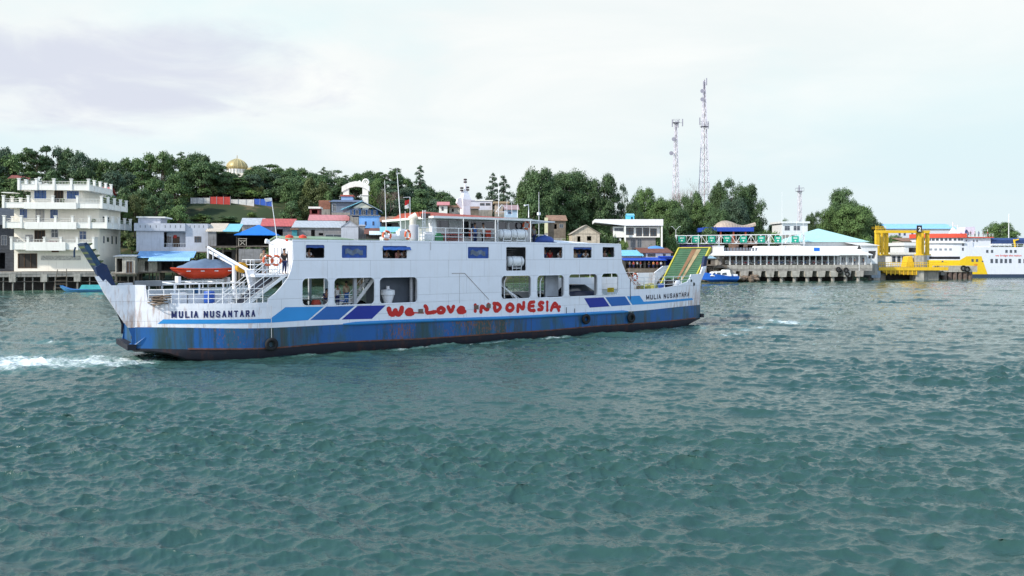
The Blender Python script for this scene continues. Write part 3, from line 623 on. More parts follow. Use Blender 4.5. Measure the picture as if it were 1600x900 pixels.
    # brushed slogan: letters as fat strokes
    G = {'W': [[(0, .9), (.1, .25), (.28, .02), (.45, .2), (.5, .75), (.55, .2), (.75, 0), (.95, .3), (1.0, .95)]],
         'e': [[(.05, .45), (.85, .55), (.75, .9), (.35, .95), (.08, .55), (.12, .12), (.5, -.02), (1.0, .16)]],
         'L': [[(.12, 1.35), (.3, 1.0), (.22, .1), (.5, .02), (1.05, .18)]],
         'o': [[(.5, .95), (.1, .7), (.1, .2), (.5, .02), (.92, .25), (.9, .7), (.5, .95)]],
         'v': [[(.0, .98), (.2, .5), (.4, .05), (.62, .35), (.85, 1.0)]],
         'I': [[(.5, 1.0), (.5, .0)]],
         'N': [[(.1, .0), (.12, 1.0), (.85, .05), (.92, 1.0)]],
         'D': [[(.15, 1.0), (.15, .0), (.6, .08), (.95, .5), (.65, .95), (.05, 1.0)]],
         'O': [[(.5, 1.0), (.08, .75), (.06, .25), (.5, 0), (.94, .25), (.94, .75), (.5, 1.0)]],
         'E': [[(.9, 1.0), (.15, .95), (.12, .05), (.95, .0)], [(.15, .5), (.8, .53)]],
         'S': [[(.9, .88), (.5, 1.0), (.12, .78), (.4, .52), (.85, .32), (.6, .02), (.05, .08)]],
         'A': [[(.02, .0), (.45, 1.05), (.9, -.05)], [(.2, .35), (1.0, .35)]],
         'i': [[(.5, .95), (.5, .05)]]}
    def stroke(mb, pts, w, k0):
        # smooth the polyline, then a ribbon with round joints, each piece a hair further out
        P = [Vector((a, 0, b)) for a, b in pts]
        for _ in range(2):
            Q = [P[0]]
            for a, b in zip(P[:-1], P[1:]): Q += [a.lerp(b, .25), a.lerp(b, .75)]
            P = Q + [P[-1]] if len(P) > 2 else P
        k = k0
        for i, (a, b) in enumerate(zip(P[:-1], P[1:])):
            d = (b-a); 
            if d.length < 1e-4: continue
            nn = Vector((-d.z, 0, d.x)).normalized()*w*(0.9+.25*math.sin(i*1.3+k0)); y = -0.010 - k*.0004; k += 1
            mb.add([(a+nn).to_tuple()[:1]+(y,)+((a+nn).z,), (b+nn).to_tuple()[:1]+(y,)+((b+nn).z,), (b-nn).to_tuple()[:1]+(y,)+((b-nn).z,), (a-nn).to_tuple()[:1]+(y,)+((a-nn).z,)], [(0, 1, 2, 3)])
            mb.add([(b.x+math.cos(t)*w*1.02, y-.0002, b.z+math.sin(t)*w*1.02) for t in [2*math.pi*j/10 for j in range(10)]], [tuple(range(10))])
        a = P[0]; mb.add([(a.x+math.cos(t)*w, -.0102, a.z+math.sin(t)*w) for t in [2*math.pi*j/10 for j in range(10)]], [tuple(range(10))])
        return k
    # pixel boxes of the letters in the photograph: x0, x1, y0 (top), y1 (base)
    boxes = [('W', 605, 630, 479, 495), ('e', 632, 647, 481, 494), ('L', 660, 681, 476, 492), ('o', 681, 697, 478, 492), ('v', 698, 712, 477, 491), ('e', 713, 728, 478, 491),
             ('i', 739, 746, 474, 489), ('N', 748, 766, 474, 490), ('D', 769, 785, 472, 489), ('O', 789, 804, 473, 489), ('N', 806, 821, 471, 489), ('E', 823, 837, 470, 488), ('S', 839, 851, 470, 487), ('I', 852, 858, 470, 487), ('A', 859, 876, 469, 487)]
    red = M('red brushed paint', (0.52, 0.018, 0.014), rough=0.5, var=0.12, scale=3); mb = MB(); k = 0
    for ch, x0, x1, y0, y1 in boxes:
        u0, _, zb = fp(x0, y1); u1, _, _ = fp(x1, y1); zt = fp(x0, y0)[2]; s_ = 1.0/(1.35 if ch == 'L' else 1.0)
        w = .14 if ch not in 'We' else .15; u0 += w*.8; u1 -= w*.8; zb += w*.8; zt -= w*.8
        if ch == 'W': w = .18
        mb = MB()
        for st in G[ch]: k = stroke(mb, [(u0+a*(u1-u0), zb + b*s_*(zt-zb)) for a, b in st], w, k % 12)
        if ch == 'L': a = fp(646, 492); b = fp(662, 488); stroke(mb, [(a[0], a[2]+.15), (b[0], b[2]-.05)], .04, 2)
        mb.build('painted_letter', red, ferry, recalc=False)
    # draught marks, scupper boxes, hanging hooks and lines on the shell
    dkm = M('dark fitting', (0.05, 0.05, 0.05), rough=.7)
    for px, py in ((744, 480), (763, 478), (657, 486)): u, v, z = fp(px, py); mb = MB(); mb.box(u-.17, u+.17, -.06, -.004, z-.15, z+.15); [mb.bar((u-.17+.11*q, -.075, z-.17), (u-.17+.11*q, -.075, z+.17), .014) for q in range(4)]; mb.build('scupper_grate', M('rusty grate', (0.18, 0.12, 0.09), var=.4), ferry)
    mb = MB(); pts = [fp(706, 427, -.02), fp(726, 427, -.02), fp(764, 468, -.02)]; mb.path(pts, .018, 5); mb.bar(fp(718, 427, -.012), fp(718, 474, -.012), .008); mb.bar(fp(673, 378, -.012), fp(673, 391, -.012), .012); mb.build('drain_pipe', M('brown pipe', (0.22, 0.17, 0.14)), ferry)
    for px, y0, y1 in ((985, 436, 468), (885, 480, 491), (898, 482, 490)):
        mb = MB(); u, v, z0 = fp(px, y0, -.03); z1 = fp(px, y1, -.03)[2]; mb.bar((u, side(u, z0)[1]-.03, z0), (u, side(u, z1)[1]-.03, z1), .025); mb.build('fender_hook', dkm, ferry)
    # discharge openings near the right end
    mb = MB()
    for px, py, r in ((1083, 444, .17), (1077.5, 438.5, .12)):
        u, v, z = fp(px, py, inset(40)); q = side(u, z, .006); mb.lathe([(r, 0), (r, .02)], q, (0.0, -1, 0), 12)
    mb.build('fairlead_hole', dkm, ferry)
build_trim()
# ------------------------------------------------------------------ ferry: ramps, deckhouse, rails, bridge
def build_ends():
    blue = M('ramp dark blue', (0.010, 0.026, 0.08), rough=.6, var=.3, spots=.4); grn = M('ramp green', (0.055, 0.12, 0.065), rough=.75, var=.3, scale=1.0, spots=.8, spotcol=(.24, .17, .09)); yel = M('ramp yellow', (0.42, 0.38, 0.05), var=.2, spots=.4)
    drk = M('ramp underside', (0.015, 0.035, 0.075), var=.3, spots=.4)
    rb = M('ramp rib', (0.03, 0.11, 0.055), var=.3); tan = M('worn wheel track', (0.30, 0.23, 0.13), rough=.9, var=.4, scale=2)
    # left wings: white plates carried out beyond the hull, blue foot
    def wing(poly, vn, vo, far, name='ramp_wing'):
        """poly (u, z, t) with t 0 at the hull end, 1 at the outer edge"""
        mb = MB(); V = lambda t: vn + (vo-vn)*t; f = (lambda v: BEAM - v) if far else (lambda v: v)
        top = [p for p in poly]; n = len(poly)
        if far: poly = [(u+.9*t if t > 0 else u, z, t) for u, z, t in poly]
        mb.add([(u, f(V(t)), z) for u, z, t in poly] + [(u, f(V(t)+.12), z) for u, z, t in poly], [tuple(range(n)), tuple(range(n, 2*n))[::-1]] + [(i, (i+1) % n, n+(i+1) % n, n+i) for i in range(n)])
        return mb
    v0 = inset(UL)
    def L(px, py, t): u, v, z = fp(px, py, v0+.25*t); return (u, z, t)
    outer = [(UL, 4.715, 0)] + [L(174, 446, .6), L(160, 431, .9), L(148, 432, 1), L(163, 459, .9), L(190, 499, .5), L(200, 512, .35), (UL, 2.1, 0)]
    foot = [(UL, 2.1, 0), L(200.5, 513, .35), L(206, 526, .15), L(205, 540, .1), (UL, 1.0, 0)]
    for far in (False, True):
        wing(outer, v0+.006, v0+.25, far).build('ramp_wing', MATS['shell plating'], ferry)
        wing(foot, v0+.006, v0+.10, far).build('wing_foot', MATS['hull blue'], ferry)
        mb = MB(); pts = [L(146, 430, 1), L(161, 459, .9), L(188.5, 499, .5), L(200, 514, .3), L(202, 530, .2)]
        mb.path([(u+.9*t, BEAM-(v0+.25*t+.06) if far else v0+.25*t+.06, z) for u, z, t in pts], .07, 6); mb.build('wing_edge_bar', MATS['boot dark'], ferry)
    # flare of the foot with its bracket
    mb = MB(); mb.hexa([(UL-.02, v0-.1, 1.02), (UL+1.0, v0-.45, 1.02), (UL+1.0, v0+.02, 1.02), (UL-.3, v0+.3, 1.02), (UL-.02, v0-.06, 1.08), (UL+.5, v0-.35, 1.5), (UL+.5, v0+.02, 1.5), (UL-.3, v0+.3, 1.08)]); mb.build('foot_bracket', MATS['hull blue'], ferry)
    # end sill under the ramps: rubbing platform
    for u0, u1, vv in ((UL-.45, UL+.05, v0), (UR-.05, UR+.35, inset(UR))):
        zz = .95 if u0 < 0 else .85
        mb = MB(); mb.box(u0, u1, vv-.15, BEAM-vv+.15, zz-.22, zz+.12); mb.build('end_sill', MATS['boot dark'], ferry)
    # left ramp, raised: deck side faces the ship
    def ramp(a, b, va, vb, thick, name, ribs, face_sign, track):
        """a, b: (u, z) hinge and tip; va..vb width"""
        root_u, root_z = a; d = Vector((b[0]-a[0], 0, b[1]-a[1])); Lr = d.length; e = d.normalized(); nrm = Vector((-e.z, 0, e.x))*face_sign   # towards the ship
        P = lambda s, v, t: (a[0] + e.x*s + nrm.x*t, v, a[1] + e.z*s + nrm.z*t)
        mb = MB(); mb.hexa([P(0, va, -thick), P(Lr, va, -thick*.5), P(Lr, vb, -thick*.5), P(0, vb, -thick), P(0, va, 0), P(Lr, va, 0), P(Lr, vb, 0), P(0, vb, 0)])
        r = mb.build(name, [drk], ferry)
        mb = MB(); mb.hexa([P(.05, va+.1, .0), P(Lr-.03, va+.1, .0), P(Lr-.03, vb-.1, .0), P(.05, vb-.1, .0), P(.05, va+.1, .02), P(Lr-.03, va+.1, .02), P(Lr-.03, vb-.1, .02), P(.05, vb-.1, .02)]); mb.build('ramp_tread', grn, r)
        mb = MB(); n = ribs
        for k in range(n):
            s_ = .1 + (Lr-.2)*k/(n-1); mb.hexa([P(s_, va+.1, .02), P(s_+.05, va+.1, .02), P(s_+.05, vb-.1, .02), P(s_, vb-.1, .02), P(s_, va+.1, .06), P(s_+.05, va+.1, .06), P(s_+.05, vb-.1, .06), P(s_, vb-.1, .06)])
        mb.build('tread_bars', rb, r)
        mb = MB()
        for v in (va, vb): mb.hexa([P(0, v-.09, -thick), P(Lr, v-.09, -thick*.5), P(Lr, v+.09, -thick*.5), P(0, v+.09, -thick), P(0, v-.09, .14), P(Lr, v-.09, .14), P(Lr, v+.09, .14), P(0, v+.09, .14)])
        mb.hexa([P(Lr, va-.09, -thick*.5), P(Lr+.1, va-.09, -thick*.5), P(Lr+.1, vb+.09, -thick*.5), P(Lr, vb+.09, -thick*.5), P(Lr, va-.09, .10), P(Lr+.1, va-.09, .1), P(Lr+.1, vb+.09, .1), P(Lr, vb+.09, .1)])
        mb.build('ramp_edge', yel if track else drk, r)
        if track:
            for f0, f1 in ((.52, .60), (.38, .46)):
                v0_, v1_ = lerp(va, vb, f0), lerp(va, vb, f1)
                mb = MB(); q = [P(Lr*.42, v0_, .064), P(Lr*.98, v0_-.5, .064), P(Lr*.98, v0_+.12, .064), P(Lr*.42, v0_+.22, .064)]; mb.add(q, [(0, 1, 2, 3)]); mb.build('wheel_track', tan if f0 < .5 else M('rusty track', (.20, .11, .06), rough=.9, var=.4), r, recalc=False)
        else:
            mb = MB()
            for k in range(16): s_ = .2 + (Lr-.4)*k/15; mb.hexa([P(s_, va+.02, -.1), P(s_+.14, va+.02, -.1), P(s_+.14, vb-.02, -.1), P(s_, vb-.02, -.1), P(s_+.05, va-.03, .34), P(s_+.12, va-.03, .34), P(s_+.12, vb+.03, .34), P(s_+.05, vb+.03, .34)])
            mb.build('ramp_cleats', M('mossy cleats', (0.10, 0.13, 0.05), var=.4, spots=.6), r)
            mb = MB(); [mb.hexa([P(s0, va-.12, -.18), P(s1, va-.12, -.14), P(s1, va-.095, -.14), P(s0, va-.095, -.18), P(s0, va-.12, .1), P(s1, va-.12, .1), P(s1, va-.095, .1), P(s0, va-.095, .1)]) for s0, s1 in ((Lr*.62, Lr*.99),)]; mb.build('side_plate', M('faded green side', (0.025, 0.065, 0.12), var=.5, scale=2, spots=.5), r)
        return r
    tl = fp(131, 382, v0+.5); hl = (UL+.55, 1.6)
    ramp(hl, (tl[0]+.1, tl[2]), v0+.48, BEAM-v0-.48, .16, 'bow_ramp', 22, -1, False)
    tr = fp(1110, 388, 2.6)
    ramp((UR-1.4, 1.75), (tr[0]-.05, tr[2]), 2.55, 6.7, .25, 'stern_ramp', 30, 1, True)
    # right wings, blue hinge guards
    vr = inset(UR)
    def Rr(px, py, t): u, v, z = fp(px, py, vr+.2*t); return (u, z, t)
    w = [(UR, 4.76, 0), Rr(1098, 417, .7), Rr(1104, 416, 1), Rr(1102, 424, .9), Rr(1095, 440, .4), (UR, 3.2, 0)]
    for far in (False, True): wing(w, vr+.006, vr+.2, far).build('ramp_wing', MATS['shell plating'], ferry)
    u, v, z = fp(1101, 404, 2.3); mb = MB(); mb.hexa([(u-.55, 2.1, z-1.1), (u-.1, 2.1, z-1.1), (u-.1, 2.4, z-1.1), (u-.55, 2.4, z-1.1), (u-.15, 2.1, z+.25), (u+.25, 2.1, z+.25), (u+.25, 2.4, z+.25), (u-.15, 2.4, z+.25)]); mb.build('hinge_guard', blue, ferry)
    # dark blue quadrant and guide beside the left ramp
    mb = MB(); a = [fp(px, py, v0+.2) for px, py in ((152, 428), (149, 418), (160, 411), (167, 414), (178, 440), (181, 446), (166, 446))]
    n = len(a); mb.add([(p[0], p[1]+.0, p[2]) for p in a] + [(p[0], p[1]+.9, p[2]) for p in a], [tuple(range(n)), tuple(range(n, 2*n))[::-1]] + [(i, (i+1) % n, n+(i+1) % n, n+i) for i in range(n)]); mb.build('hinge_guard', blue, ferry)
    mb = MB(); p = [fp(118, 386, v0+.2), fp(116, 392, v0+.2), fp(116, 402, v0+.2)]; mb.path(p, .05, 5); mb.build('lifting_hook', drk, ferry)
    mb = MB(); mb.box(UL+.05, UL+1.6, v0+.25, v0+.9, 4.62, 4.95); mb.build('wing_platform', M('grey fitting', (.22, .23, .24), var=.2, spots=.5), ferry)
build_ends()

def build_deckhouse():
    # lobby at the forward end of the passenger deck, peaked front with slit windows
    mb = MB(); y0, y1 = 0.10, 4.9; um, zp = 0.70, 7.58; peak = 7.80
    outer = [(y0, 5.34), (y1, 5.34), (y1, 7.46), (3.1, peak), (y0, 7.56)]
    slits = [(1.3+.78*k, 6.35) for k in range(4)]
    mb.plate(outer, [rrect(a, b, a+.17, b+.72) for a, b in slits], lambda a, b, t: (um+t, a, b), 0.0, .09)
    mb.build('lobby_front', WHITE, ferry)
    mb = MB(); [mb.box(um+.05, um+.07, a-.03, a+.2, b-.03, b+.75) for a, b in slits]; mb.build('lobby_window', GLASS(), ferry)
    mb = MB(); mb.hexa([(um-.12, y0-.02, 7.57), (5, y0-.02, 7.57), (5, 3.1, peak+.0), (um-.12, 3.1, peak+.0), (um-.12, y0-.02, 7.64), (5, y0-.02, 7.64), (5, 3.1, peak+.08), (um-.12, 3.1, peak+.08)])
    mb.hexa([(um-.12, 3.1, peak), (5, 3.1, peak), (5, y1+.2, 7.46), (um-.12, y1+.2, 7.46), (um-.12, 3.1, peak+.08), (5, 3.1, peak+.08), (5, y1+.2, 7.53), (um-.12, y1+.2, 7.53)]); mb.build('lobby_roof', M('green roof paint', (0.22, .30, .20), var=.3, rough=.8), ferry)
    mb = MB(); mb.box(0.8, 2.6, 4.82, 4.9, 5.34, 7.46); mb.build('lobby_side', WHITE, ferry)
    # landing and stair down to the car deck
    mb = MB(); mb.box(-1.6, .7, .45, 3.4, 5.14, 5.30); mb.build('landing', WHITE, ferry)
    mb = MB()
    def rail(a, b, h=.95, n=3, posts=4, r=.022):
        a, b = Vector(a), Vector(b)
        for k in range(1, n+1): mb.bar(a+Vector((0, 0, h*k/n)), b+Vector((0, 0, h*k/n)), r)
        for k in range(posts): p = a.lerp(b, k/(posts-1)); mb.bar(p, p+Vector((0, 0, h)), r*1.15)
    rail((-1.58, .5, 5.30), (-1.58, 3.35, 5.30)); rail((-1.58, .5, 5.3), (-.1, .5, 5.3), posts=3); rail((-1.58, 3.35, 5.3), (.6, 3.35, 5.3))
    mb.build('landing_rail', WHITE2, ferry)
    mb = MB(); top = (-.5, 5.2); bot = (-5.0, 1.65)
    for v in (1.35, 2.35): mb.hexa([(bot[0], v, bot[1]-.1), (bot[0]+.35, v, bot[1]-.1), (bot[0]+.35, v+.06, bot[1]-.1), (bot[0], v+.06, bot[1]-.1), (top[0], v, top[1]-.1), (top[0]+.35, v, top[1]-.1), (top[0]+.35, v+.06, top[1]-.1), (top[0], v+.06, top[1]-.1)])
    for k in range(13): t = k/12; u = lerp(bot[0], top[0], t); z = lerp(bot[1], top[1], t); mb.box(u, u+.3, 1.41, 2.35, z, z+.035)
    for v in (1.35, 2.4):
        for h in (.45, .9): mb.bar((bot[0], v, bot[1]+h), (top[0], v, top[1]+h), .024)
        for k in range(7): t = k/6; u = lerp(bot[0], top[0], t); z = lerp(bot[1], top[1], t); mb.bar((u, v, z), (u, v, z+.9), .022)
    mb.build('deck_stair', WHITE2, ferry)
    # second flight, nearer, along the edge of the cut-away
    mb = MB(); a, b = (-2.3, 3.55), (0.1, 5.35)
    for v in (.2, 1.0): mb.hexa([(a[0], v, a[1]-.15), (a[0]+.3, v, a[1]-.15), (a[0]+.3, v+.05, a[1]-.15), (a[0], v+.05, a[1]-.15), (b[0], v, b[1]-.15), (b[0]+.3, v, b[1]-.15), (b[0]+.3, v+.05, b[1]-.15), (b[0], v+.05, b[1]-.15)])
    for h in (.35, .7): mb.bar((a[0], .2, a[1]+h), (b[0], .2, b[1]+h), .024)
    for k in range(5): t = k/4; mb.bar((lerp(a[0], b[0], t), .2, lerp(a[1], b[1], t)), (lerp(a[0], b[0], t), .2, lerp(a[1], b[1], t)+.7), .022)
    mb.build('cutaway_stair', WHITE2, ferry)
    mb = MB(); mb.hexa([(-3.2, 1.1, 3.0), (-2.9, 1.1, 3.0), (-2.9, 1.15, 3.0), (-3.2, 1.15, 3.0), (-.9, 1.1, 5.1), (.6, 1.1, 5.1), (.6, 1.15, 5.1), (-.9, 1.15, 5.1)]); mb.build('stair_screen', M('dark screen', (.10, .10, .12), var=.2), ferry)
    # rails on the bulwarks
    def edge_rail(u0, u1, z0, z1, n, posts, name, far=False, v=.05):
        mb = MB(); 
        P = lambda u, z: (u, (BEAM - inset(u) - v) if far else inset(u)+v, z)
        N = max(2, posts)
        us = [lerp(u0, u1, k/(N-1)) for k in range(N)]
        for k in range(1, n+1):
            for a, b in zip(us[:-1], us[1:]): mb.bar(P(a, lerp(z0(a), z1, k/n)), P(b, lerp(z0(b), z1, k/n)), .024)
        for u in us: mb.bar(P(u, z0(u)-.02), P(u, z1), .03)
        mb.build(name, WHITE2, ferry)
    edge_rail(-7.55, -1.2, lambda u: 3.55, 4.42, 3, 9, 'bulwark_rail')
    edge_rail(-7.55, -.8, lambda u: 4.2, 4.75, 2, 8, 'bulwark_rail', True)
    edge_rail(30.8, 39.0, lambda u: 3.6, 4.62, 3, 7, 'bulwark_rail')
    edge_rail(30.0, 38.8, lambda u: 4.4, 4.85, 1, 8, 'bulwark_rail', True)
    # upper open rail level across the left deck (boat platform)
    mb = MB()
    for v in (3.0, 7.0): mb.bar((-7.6, v, 4.72), (-1.5, v, 4.72), .05); 
    for u in (-7.4, -5.9, -4.4, -2.9, -1.6):
        for v in (3.0, 7.0): mb.bar((u, v, 1.63), (u, v, 4.72), .06)
        mb.bar((u, 3.0, 4.72), (u, 7.0, 4.72), .05)
    mb.build('boat_platform', WHITE2, ferry)
    # locker boxes on the deck seen between the rails
    for px0, px1, yt, v, mat in ((268, 292, 459, 2.6, 'white'), (294, 318, 461, 2.8, 'white'), (335, 362, 461, 2.4, 'white'), (366, 376, 461, 2.4, 'white')):
        a, b = fp(px0, 480, v), fp(px1, yt, v); mb = MB(); mb.box(a[0], b[0], v, v+.7, 1.63, b[2]); mb.box(a[0]-.03, b[0]+.03, v-.03, v+.73, b[2], b[2]+.05); mb.build('deck_locker', WHITE, ferry)
build_deckhouse()

def canister(mb, c, L_, r, axis=(1, 0, 0)):
    h = L_/2; prof = [(.02, -h), (r*.6, -h), (r*.92, -h+.10), (r, -h+.2)]
    for k in range(5): z = -h+.28+(L_-.56)*k/4; prof += [(r, z-.06), (r*.955, z-.03), (r*.955, z+.03), (r, z+.06)] if k != 2 else [(r, z-.05), (r*1.06, z-.04), (r*1.06, z+.04), (r, z+.05)]
    prof += [(r, h-.2), (r*.92, h-.1), (r*.6, h), (.02, h)]
    mb.lathe(prof, c, axis, 18)
def build_upper():
    zt = 7.58
    # rails along the boat deck edge
    mb = MB(); u0, u1 = fp(655, 378)[0], fp(776, 378)[0]; top = fp(776, 358)[2]
    for v in (.08,):
        for h in (zt+.33, zt+.66, top): mb.bar((u0, v, h), (u1, v, h), .022)
        for k in range(7): u = lerp(u0, u1, k/6); mb.bar((u, v, zt-.1), (u, v, top), .03)
    mb.build('boat_deck_rail', WHITE2, ferry)
    mb = MB(); u2 = 12.5
    for h in (zt+.3, zt+.6, zt+.9): mb.bar((u2, 9.3, h), (28.5, 9.3, h), .02)
    for k in range(9): mb.bar((u2+k*2, 9.3, 7.3), (u2+k*2, 9.3, zt+.9), .025)
    mb.build('boat_deck_rail', WHITE2, ferry)
    mb = MB(); us = [u for u in np.arange(1.0, 12.0, .55)]
    for u in us: mb.bar((u, .1, zt-.03), (u, .1, zt+.07), .02)
    mb.bar((1, .1, zt+.07), (12, .1, zt+.07), .015); mb.build('awning_lashing', M('green roof paint'), ferry)
    # bridge
    V0 = 1.6
    P = lambda px, py, v=V0: fp(px, py, v)
    ul, ur = P(668, 350, 2.0)[0], P(832, 350, 2.0)[0]; ze = P(740, 343, .9)[2]
    wall = M('bridge wall', (0.62, 0.63, 0.64), rough=.5, var=.08, streak=.3); dk = GLASS('bridge glass', (0.015, 0.02, 0.03))
    sx0 = P(679, 350, 2.0)[0]
    zf = 7.36; zl = ze-.02
    # side wall with big openings, slanted left end
    holes = []
    for px0, px1, y0, y1 in ((683, 701, 344, 356), (722, 733, 342, 372), (735, 772, 342, 357), (779, 793, 345, 358), (796, 817, 345, 359)):
        a, b = P(px0, y1, 2.0), P(px1, y0, 2.0); holes.append((a[0], a[2], b[0], min(b[2], zl-.06)))
    mb = MB(); mb.plate([(ul+1.0, zf), (ur-.2, zf), (ur-.05, zl), (ul+.2, zl)], [[(a, b), (c, b), (c, d), (a, d)] for a, b, c, d in holes], lambda a, b, t: (a, t, b), 2.0, 2.08)
    mb.hexa([(ul+1.0, 2.08, zf), (ul+1.08, 2.08, zf), (ul+1.08, 7.4, zf), (ul+1.0, 7.4, zf), (ul+.2, 2.08, zl), (ul+.28, 2.08, zl), (ul+.28, 7.4, zl), (ul+.2, 7.4, zl)])
    mb.box(ur-.15, ur-.08, 2.08, 7.4, zf, zl); mb.box(ul+1.0, ur-.1, 7.4, 7.48, zf, zl); w = mb.build('bridge', wall, ferry)
    for i, (a, b, c, d) in enumerate(holes):
        if i == 1: mb = MB(); mb.box(a, c, 2.3, 2.33, b, d); mb.build('bridge_door', M('dark door', (.03, .03, .04)), ferry); continue
        mb = MB(); mb.box(a, c, 2.03, 2.05, b, d); mb.build('bridge_window', dk, ferry)
    mb = MB(); a, b = P(702, 372, 1.95), P(720, 343, 1.95); mb.plate([(a[0], a[2]), (b[0], a[2]), (b[0], min(b[2], zl-.05)), (a[0], min(b[2], zl-.05))], [], lambda x, y, t: (x, t, y), 1.93, 1.99); mb.build('bridge_panel', M('louvre grey', (.40, .42, .43), stripes=('X', .16, .6)), ferry)
    # side deck posts
    mb = MB()
    for px in (724, 774, 778, 829): u, v, z = P(px, 378, .25); mb.bar((u, .25, 7.3), (u, .25, ze), .032)
    mb.build('awning_post', WHITE2, ferry)
    # roof: red sheet rising inboard, white fascia and awning to the right
    red = M('red roof paint', (0.33, 0.065, 0.04), rough=.6, var=.2, scale=1.2, streak=.3, streakcol=(.25, .10, .08))
    z_r = P(740, 335, 2.2)[2]; e0, e1 = P(694, 342, .35)[0], P(832, 340, .35)[0]; r0 = P(672, 335, 2.4)[0]
    fz = lambda u: ze + .0
    mb = MB(); mb.hexa([(e0-.9, .35, ze), (e1, .35, ze), (e1, 9.1, ze), (e0-.9, 9.1, ze), (e0-.9, .35, ze+.16), (e1, .35, ze+.16), (e1, 9.1, ze+.16), (e0-.9, 9.1, ze+.16)]); f = mb.build('roof_fascia', M('fascia white', (.80, .80, .78), stripes=('X', .25, .3)), ferry)
    mb = MB(); mb.hexa([(e0-.4, .75, ze+.165), (e1-.9, .75, ze+.165), (e1-.9, 8.7, ze+.165), (e0-.4, 8.7, ze+.165), (r0-.4, 2.8, z_r+.12), (e1-1.4, 2.8, z_r-.12), (e1-1.4, 6.6, z_r-.12), (r0-.4, 6.6, z_r+.12)]); mb.build('bridge_roof', red, ferry)
    aw = P(865, 345, 1.2)[0]; mb = MB(); mb.hexa([(e1, .5, ze+.02), (aw, 1.0, ze-.03), (aw, 8.4, ze-.03), (e1, 9.0, ze+.02), (e1, .5, ze+.12), (aw, 1.0, ze+.04), (aw, 8.4, ze+.04), (e1, 9.0, ze+.12)]); mb.build('awning', WHITE, ferry)
    # forward machinery: cowl vent, deck drum, ladder frame
    u, v, z = P(647, 352, 1.0); mb = MB(); mb.lathe([(.36, 7.3), (.37, z+.0), (.34, z+.03)], (u, v, 0), n=16); mb.build('tank', M('grey tank', (.42, .43, .47), var=.1, spots=.3), ferry, smooth=True)
    mb = MB(); mb.lathe([(.24, z+.02), (.24, z+.45)], (u-.1, v, 0), n=14); c = P(651, 338, 1.0); mb.lathe([(.24, -.45), (.28, -.2), (.30, .12), (.31, .14)], (c[0]-.12, c[1], c[2]-.05), (.8, -.35, .45), 16); mb.build('cowl_vent', M('stained vent', (.62, .58, .50), var=.2, spots=.5), ferry, smooth=True)
    mb = MB(); mb.lathe([(.27, 0), (.27, .01)], (c[0]-.12+.8*.145, c[1]-.35*.145, c[2]-.05+.45*.145), (.8, -.35, .45), 16); mb.build('vent_mouth', M('vent mouth black', (.012, .012, .014)), ferry)  # flat near-black disc set across the cowl mouth
    u, v, z = P(667, 337, 1.2); mb = MB(); mb.box(u-.25, u+.25, v-.1, v+.5, z-.17, z+.17); mb.build('horn_box', M('brown black box', (.06, .04, .035)), ferry)
    mb = MB()
    for px in (660.5, 664): u, v, z = P(px, 378, .9); mb.bar((u, v, 7.3), (u, v, z_r+.1), .035)
    a, b = P(660.5, 378, .9)[0], P(664, 378, .9)[0]
    for k in range(9): mb.bar((a, .9, 7.5+.22*k), (b, .9, 7.5+.22*k), .02)
    mb.build('roof_ladder', WHITE2, ferry)
    mb = MB(); a = P(676, 340, 1.4); b = P(682, 378, 1.4); mb.hexa([(b[0]-.15, 1.4, 7.3), (b[0]+.2, 1.4, 7.3), (b[0]+.2, 1.9, 7.3), (b[0]-.15, 1.9, 7.3), (a[0]-.15, 1.4, a[2]), (a[0]+.2, 1.4, a[2]), (a[0]+.2, 1.9, a[2]), (a[0]-.15, 1.9, a[2])]); mb.build('bridge_strut', WHITE, ferry)
    # lockers, winch drum and machinery left of the bridge
    for px, w_, h_, v, nm, mt in ((613, .45, .42, 2.0, 'deck_box', WHITE), (619, .5, .55, 3.2, 'green_motor', M('machine green', (.05, .22, .10), spots=.3)), (628, .35, .8, 2.6, 'deck_box', WHITE), (668, .42, .55, 1.6, 'deck_box', WHITE), (684, .3, .5, 1.5, 'green_motor', M('machine green')), (604, .4, .3, 1.5, 'deck_box', WHITE)):
        u, v, z = P(px, 378, v); mb = MB(); mb.box(u-w_, u+w_, v-.3, v+.3, 7.36, zt+h_); mb.box(u-w_*.6, u+w_*.6, v-.2, v+.2, zt+h_, zt+h_+.14); mb.build(nm, mt, ferry)
    mb = MB(); a, b = P(688, 372, 1.3), P(724, 362, 1.3)
    for k in range(4): mb.box(a[0]+.1*k, b[0], 1.3, 1.8, zt+.02+.17*k, zt+.08+.17*k)
    mb.build('red_gangway', M('red steel', (.35, .05, .04), var=.2, spots=.3), ferry)
    for px0, px1 in ((735, 738), (759.5, 767)): a, b = P(px0, 372, 1.7), P(px1, 360, 1.7); mb = MB(); mb.box(a[0], b[0], 1.7, 1.95, a[2], b[2]); mb.build('fire_locker', M('fire red', (.52, .06, .03), var=.1), ferry)
    # main mast with lamps
    mb = MB(); px = 727; b_ = P(px, 338, 4.4); u, v = b_[0], b_[1]; z0 = z_r-.1; g = lambda py: P(px, py, 4.4)[2]
    w2 = lambda w: w
    mb.loft([[(u-a, v-a*.7, z), (u+a, v-a*.7, z), (u+a, v+a*.7, z), (u-a, v+a*.7, z)] for a, z in ((.36, z0), (.32, g(322)), (.40, g(312)), (.28, g(305)), (.17, g(300)))])
    mb.hexa([(u-.85, v-.1, g(318)), (u-.3, v-.1, g(328)), (u-.3, v+.1, g(328)), (u-.85, v+.1, g(318)), (u-.75, v-.1, g(311)), (u-.3, v-.1, g(308)), (u-.3, v+.1, g(308)), (u-.75, v+.1, g(311))]); 
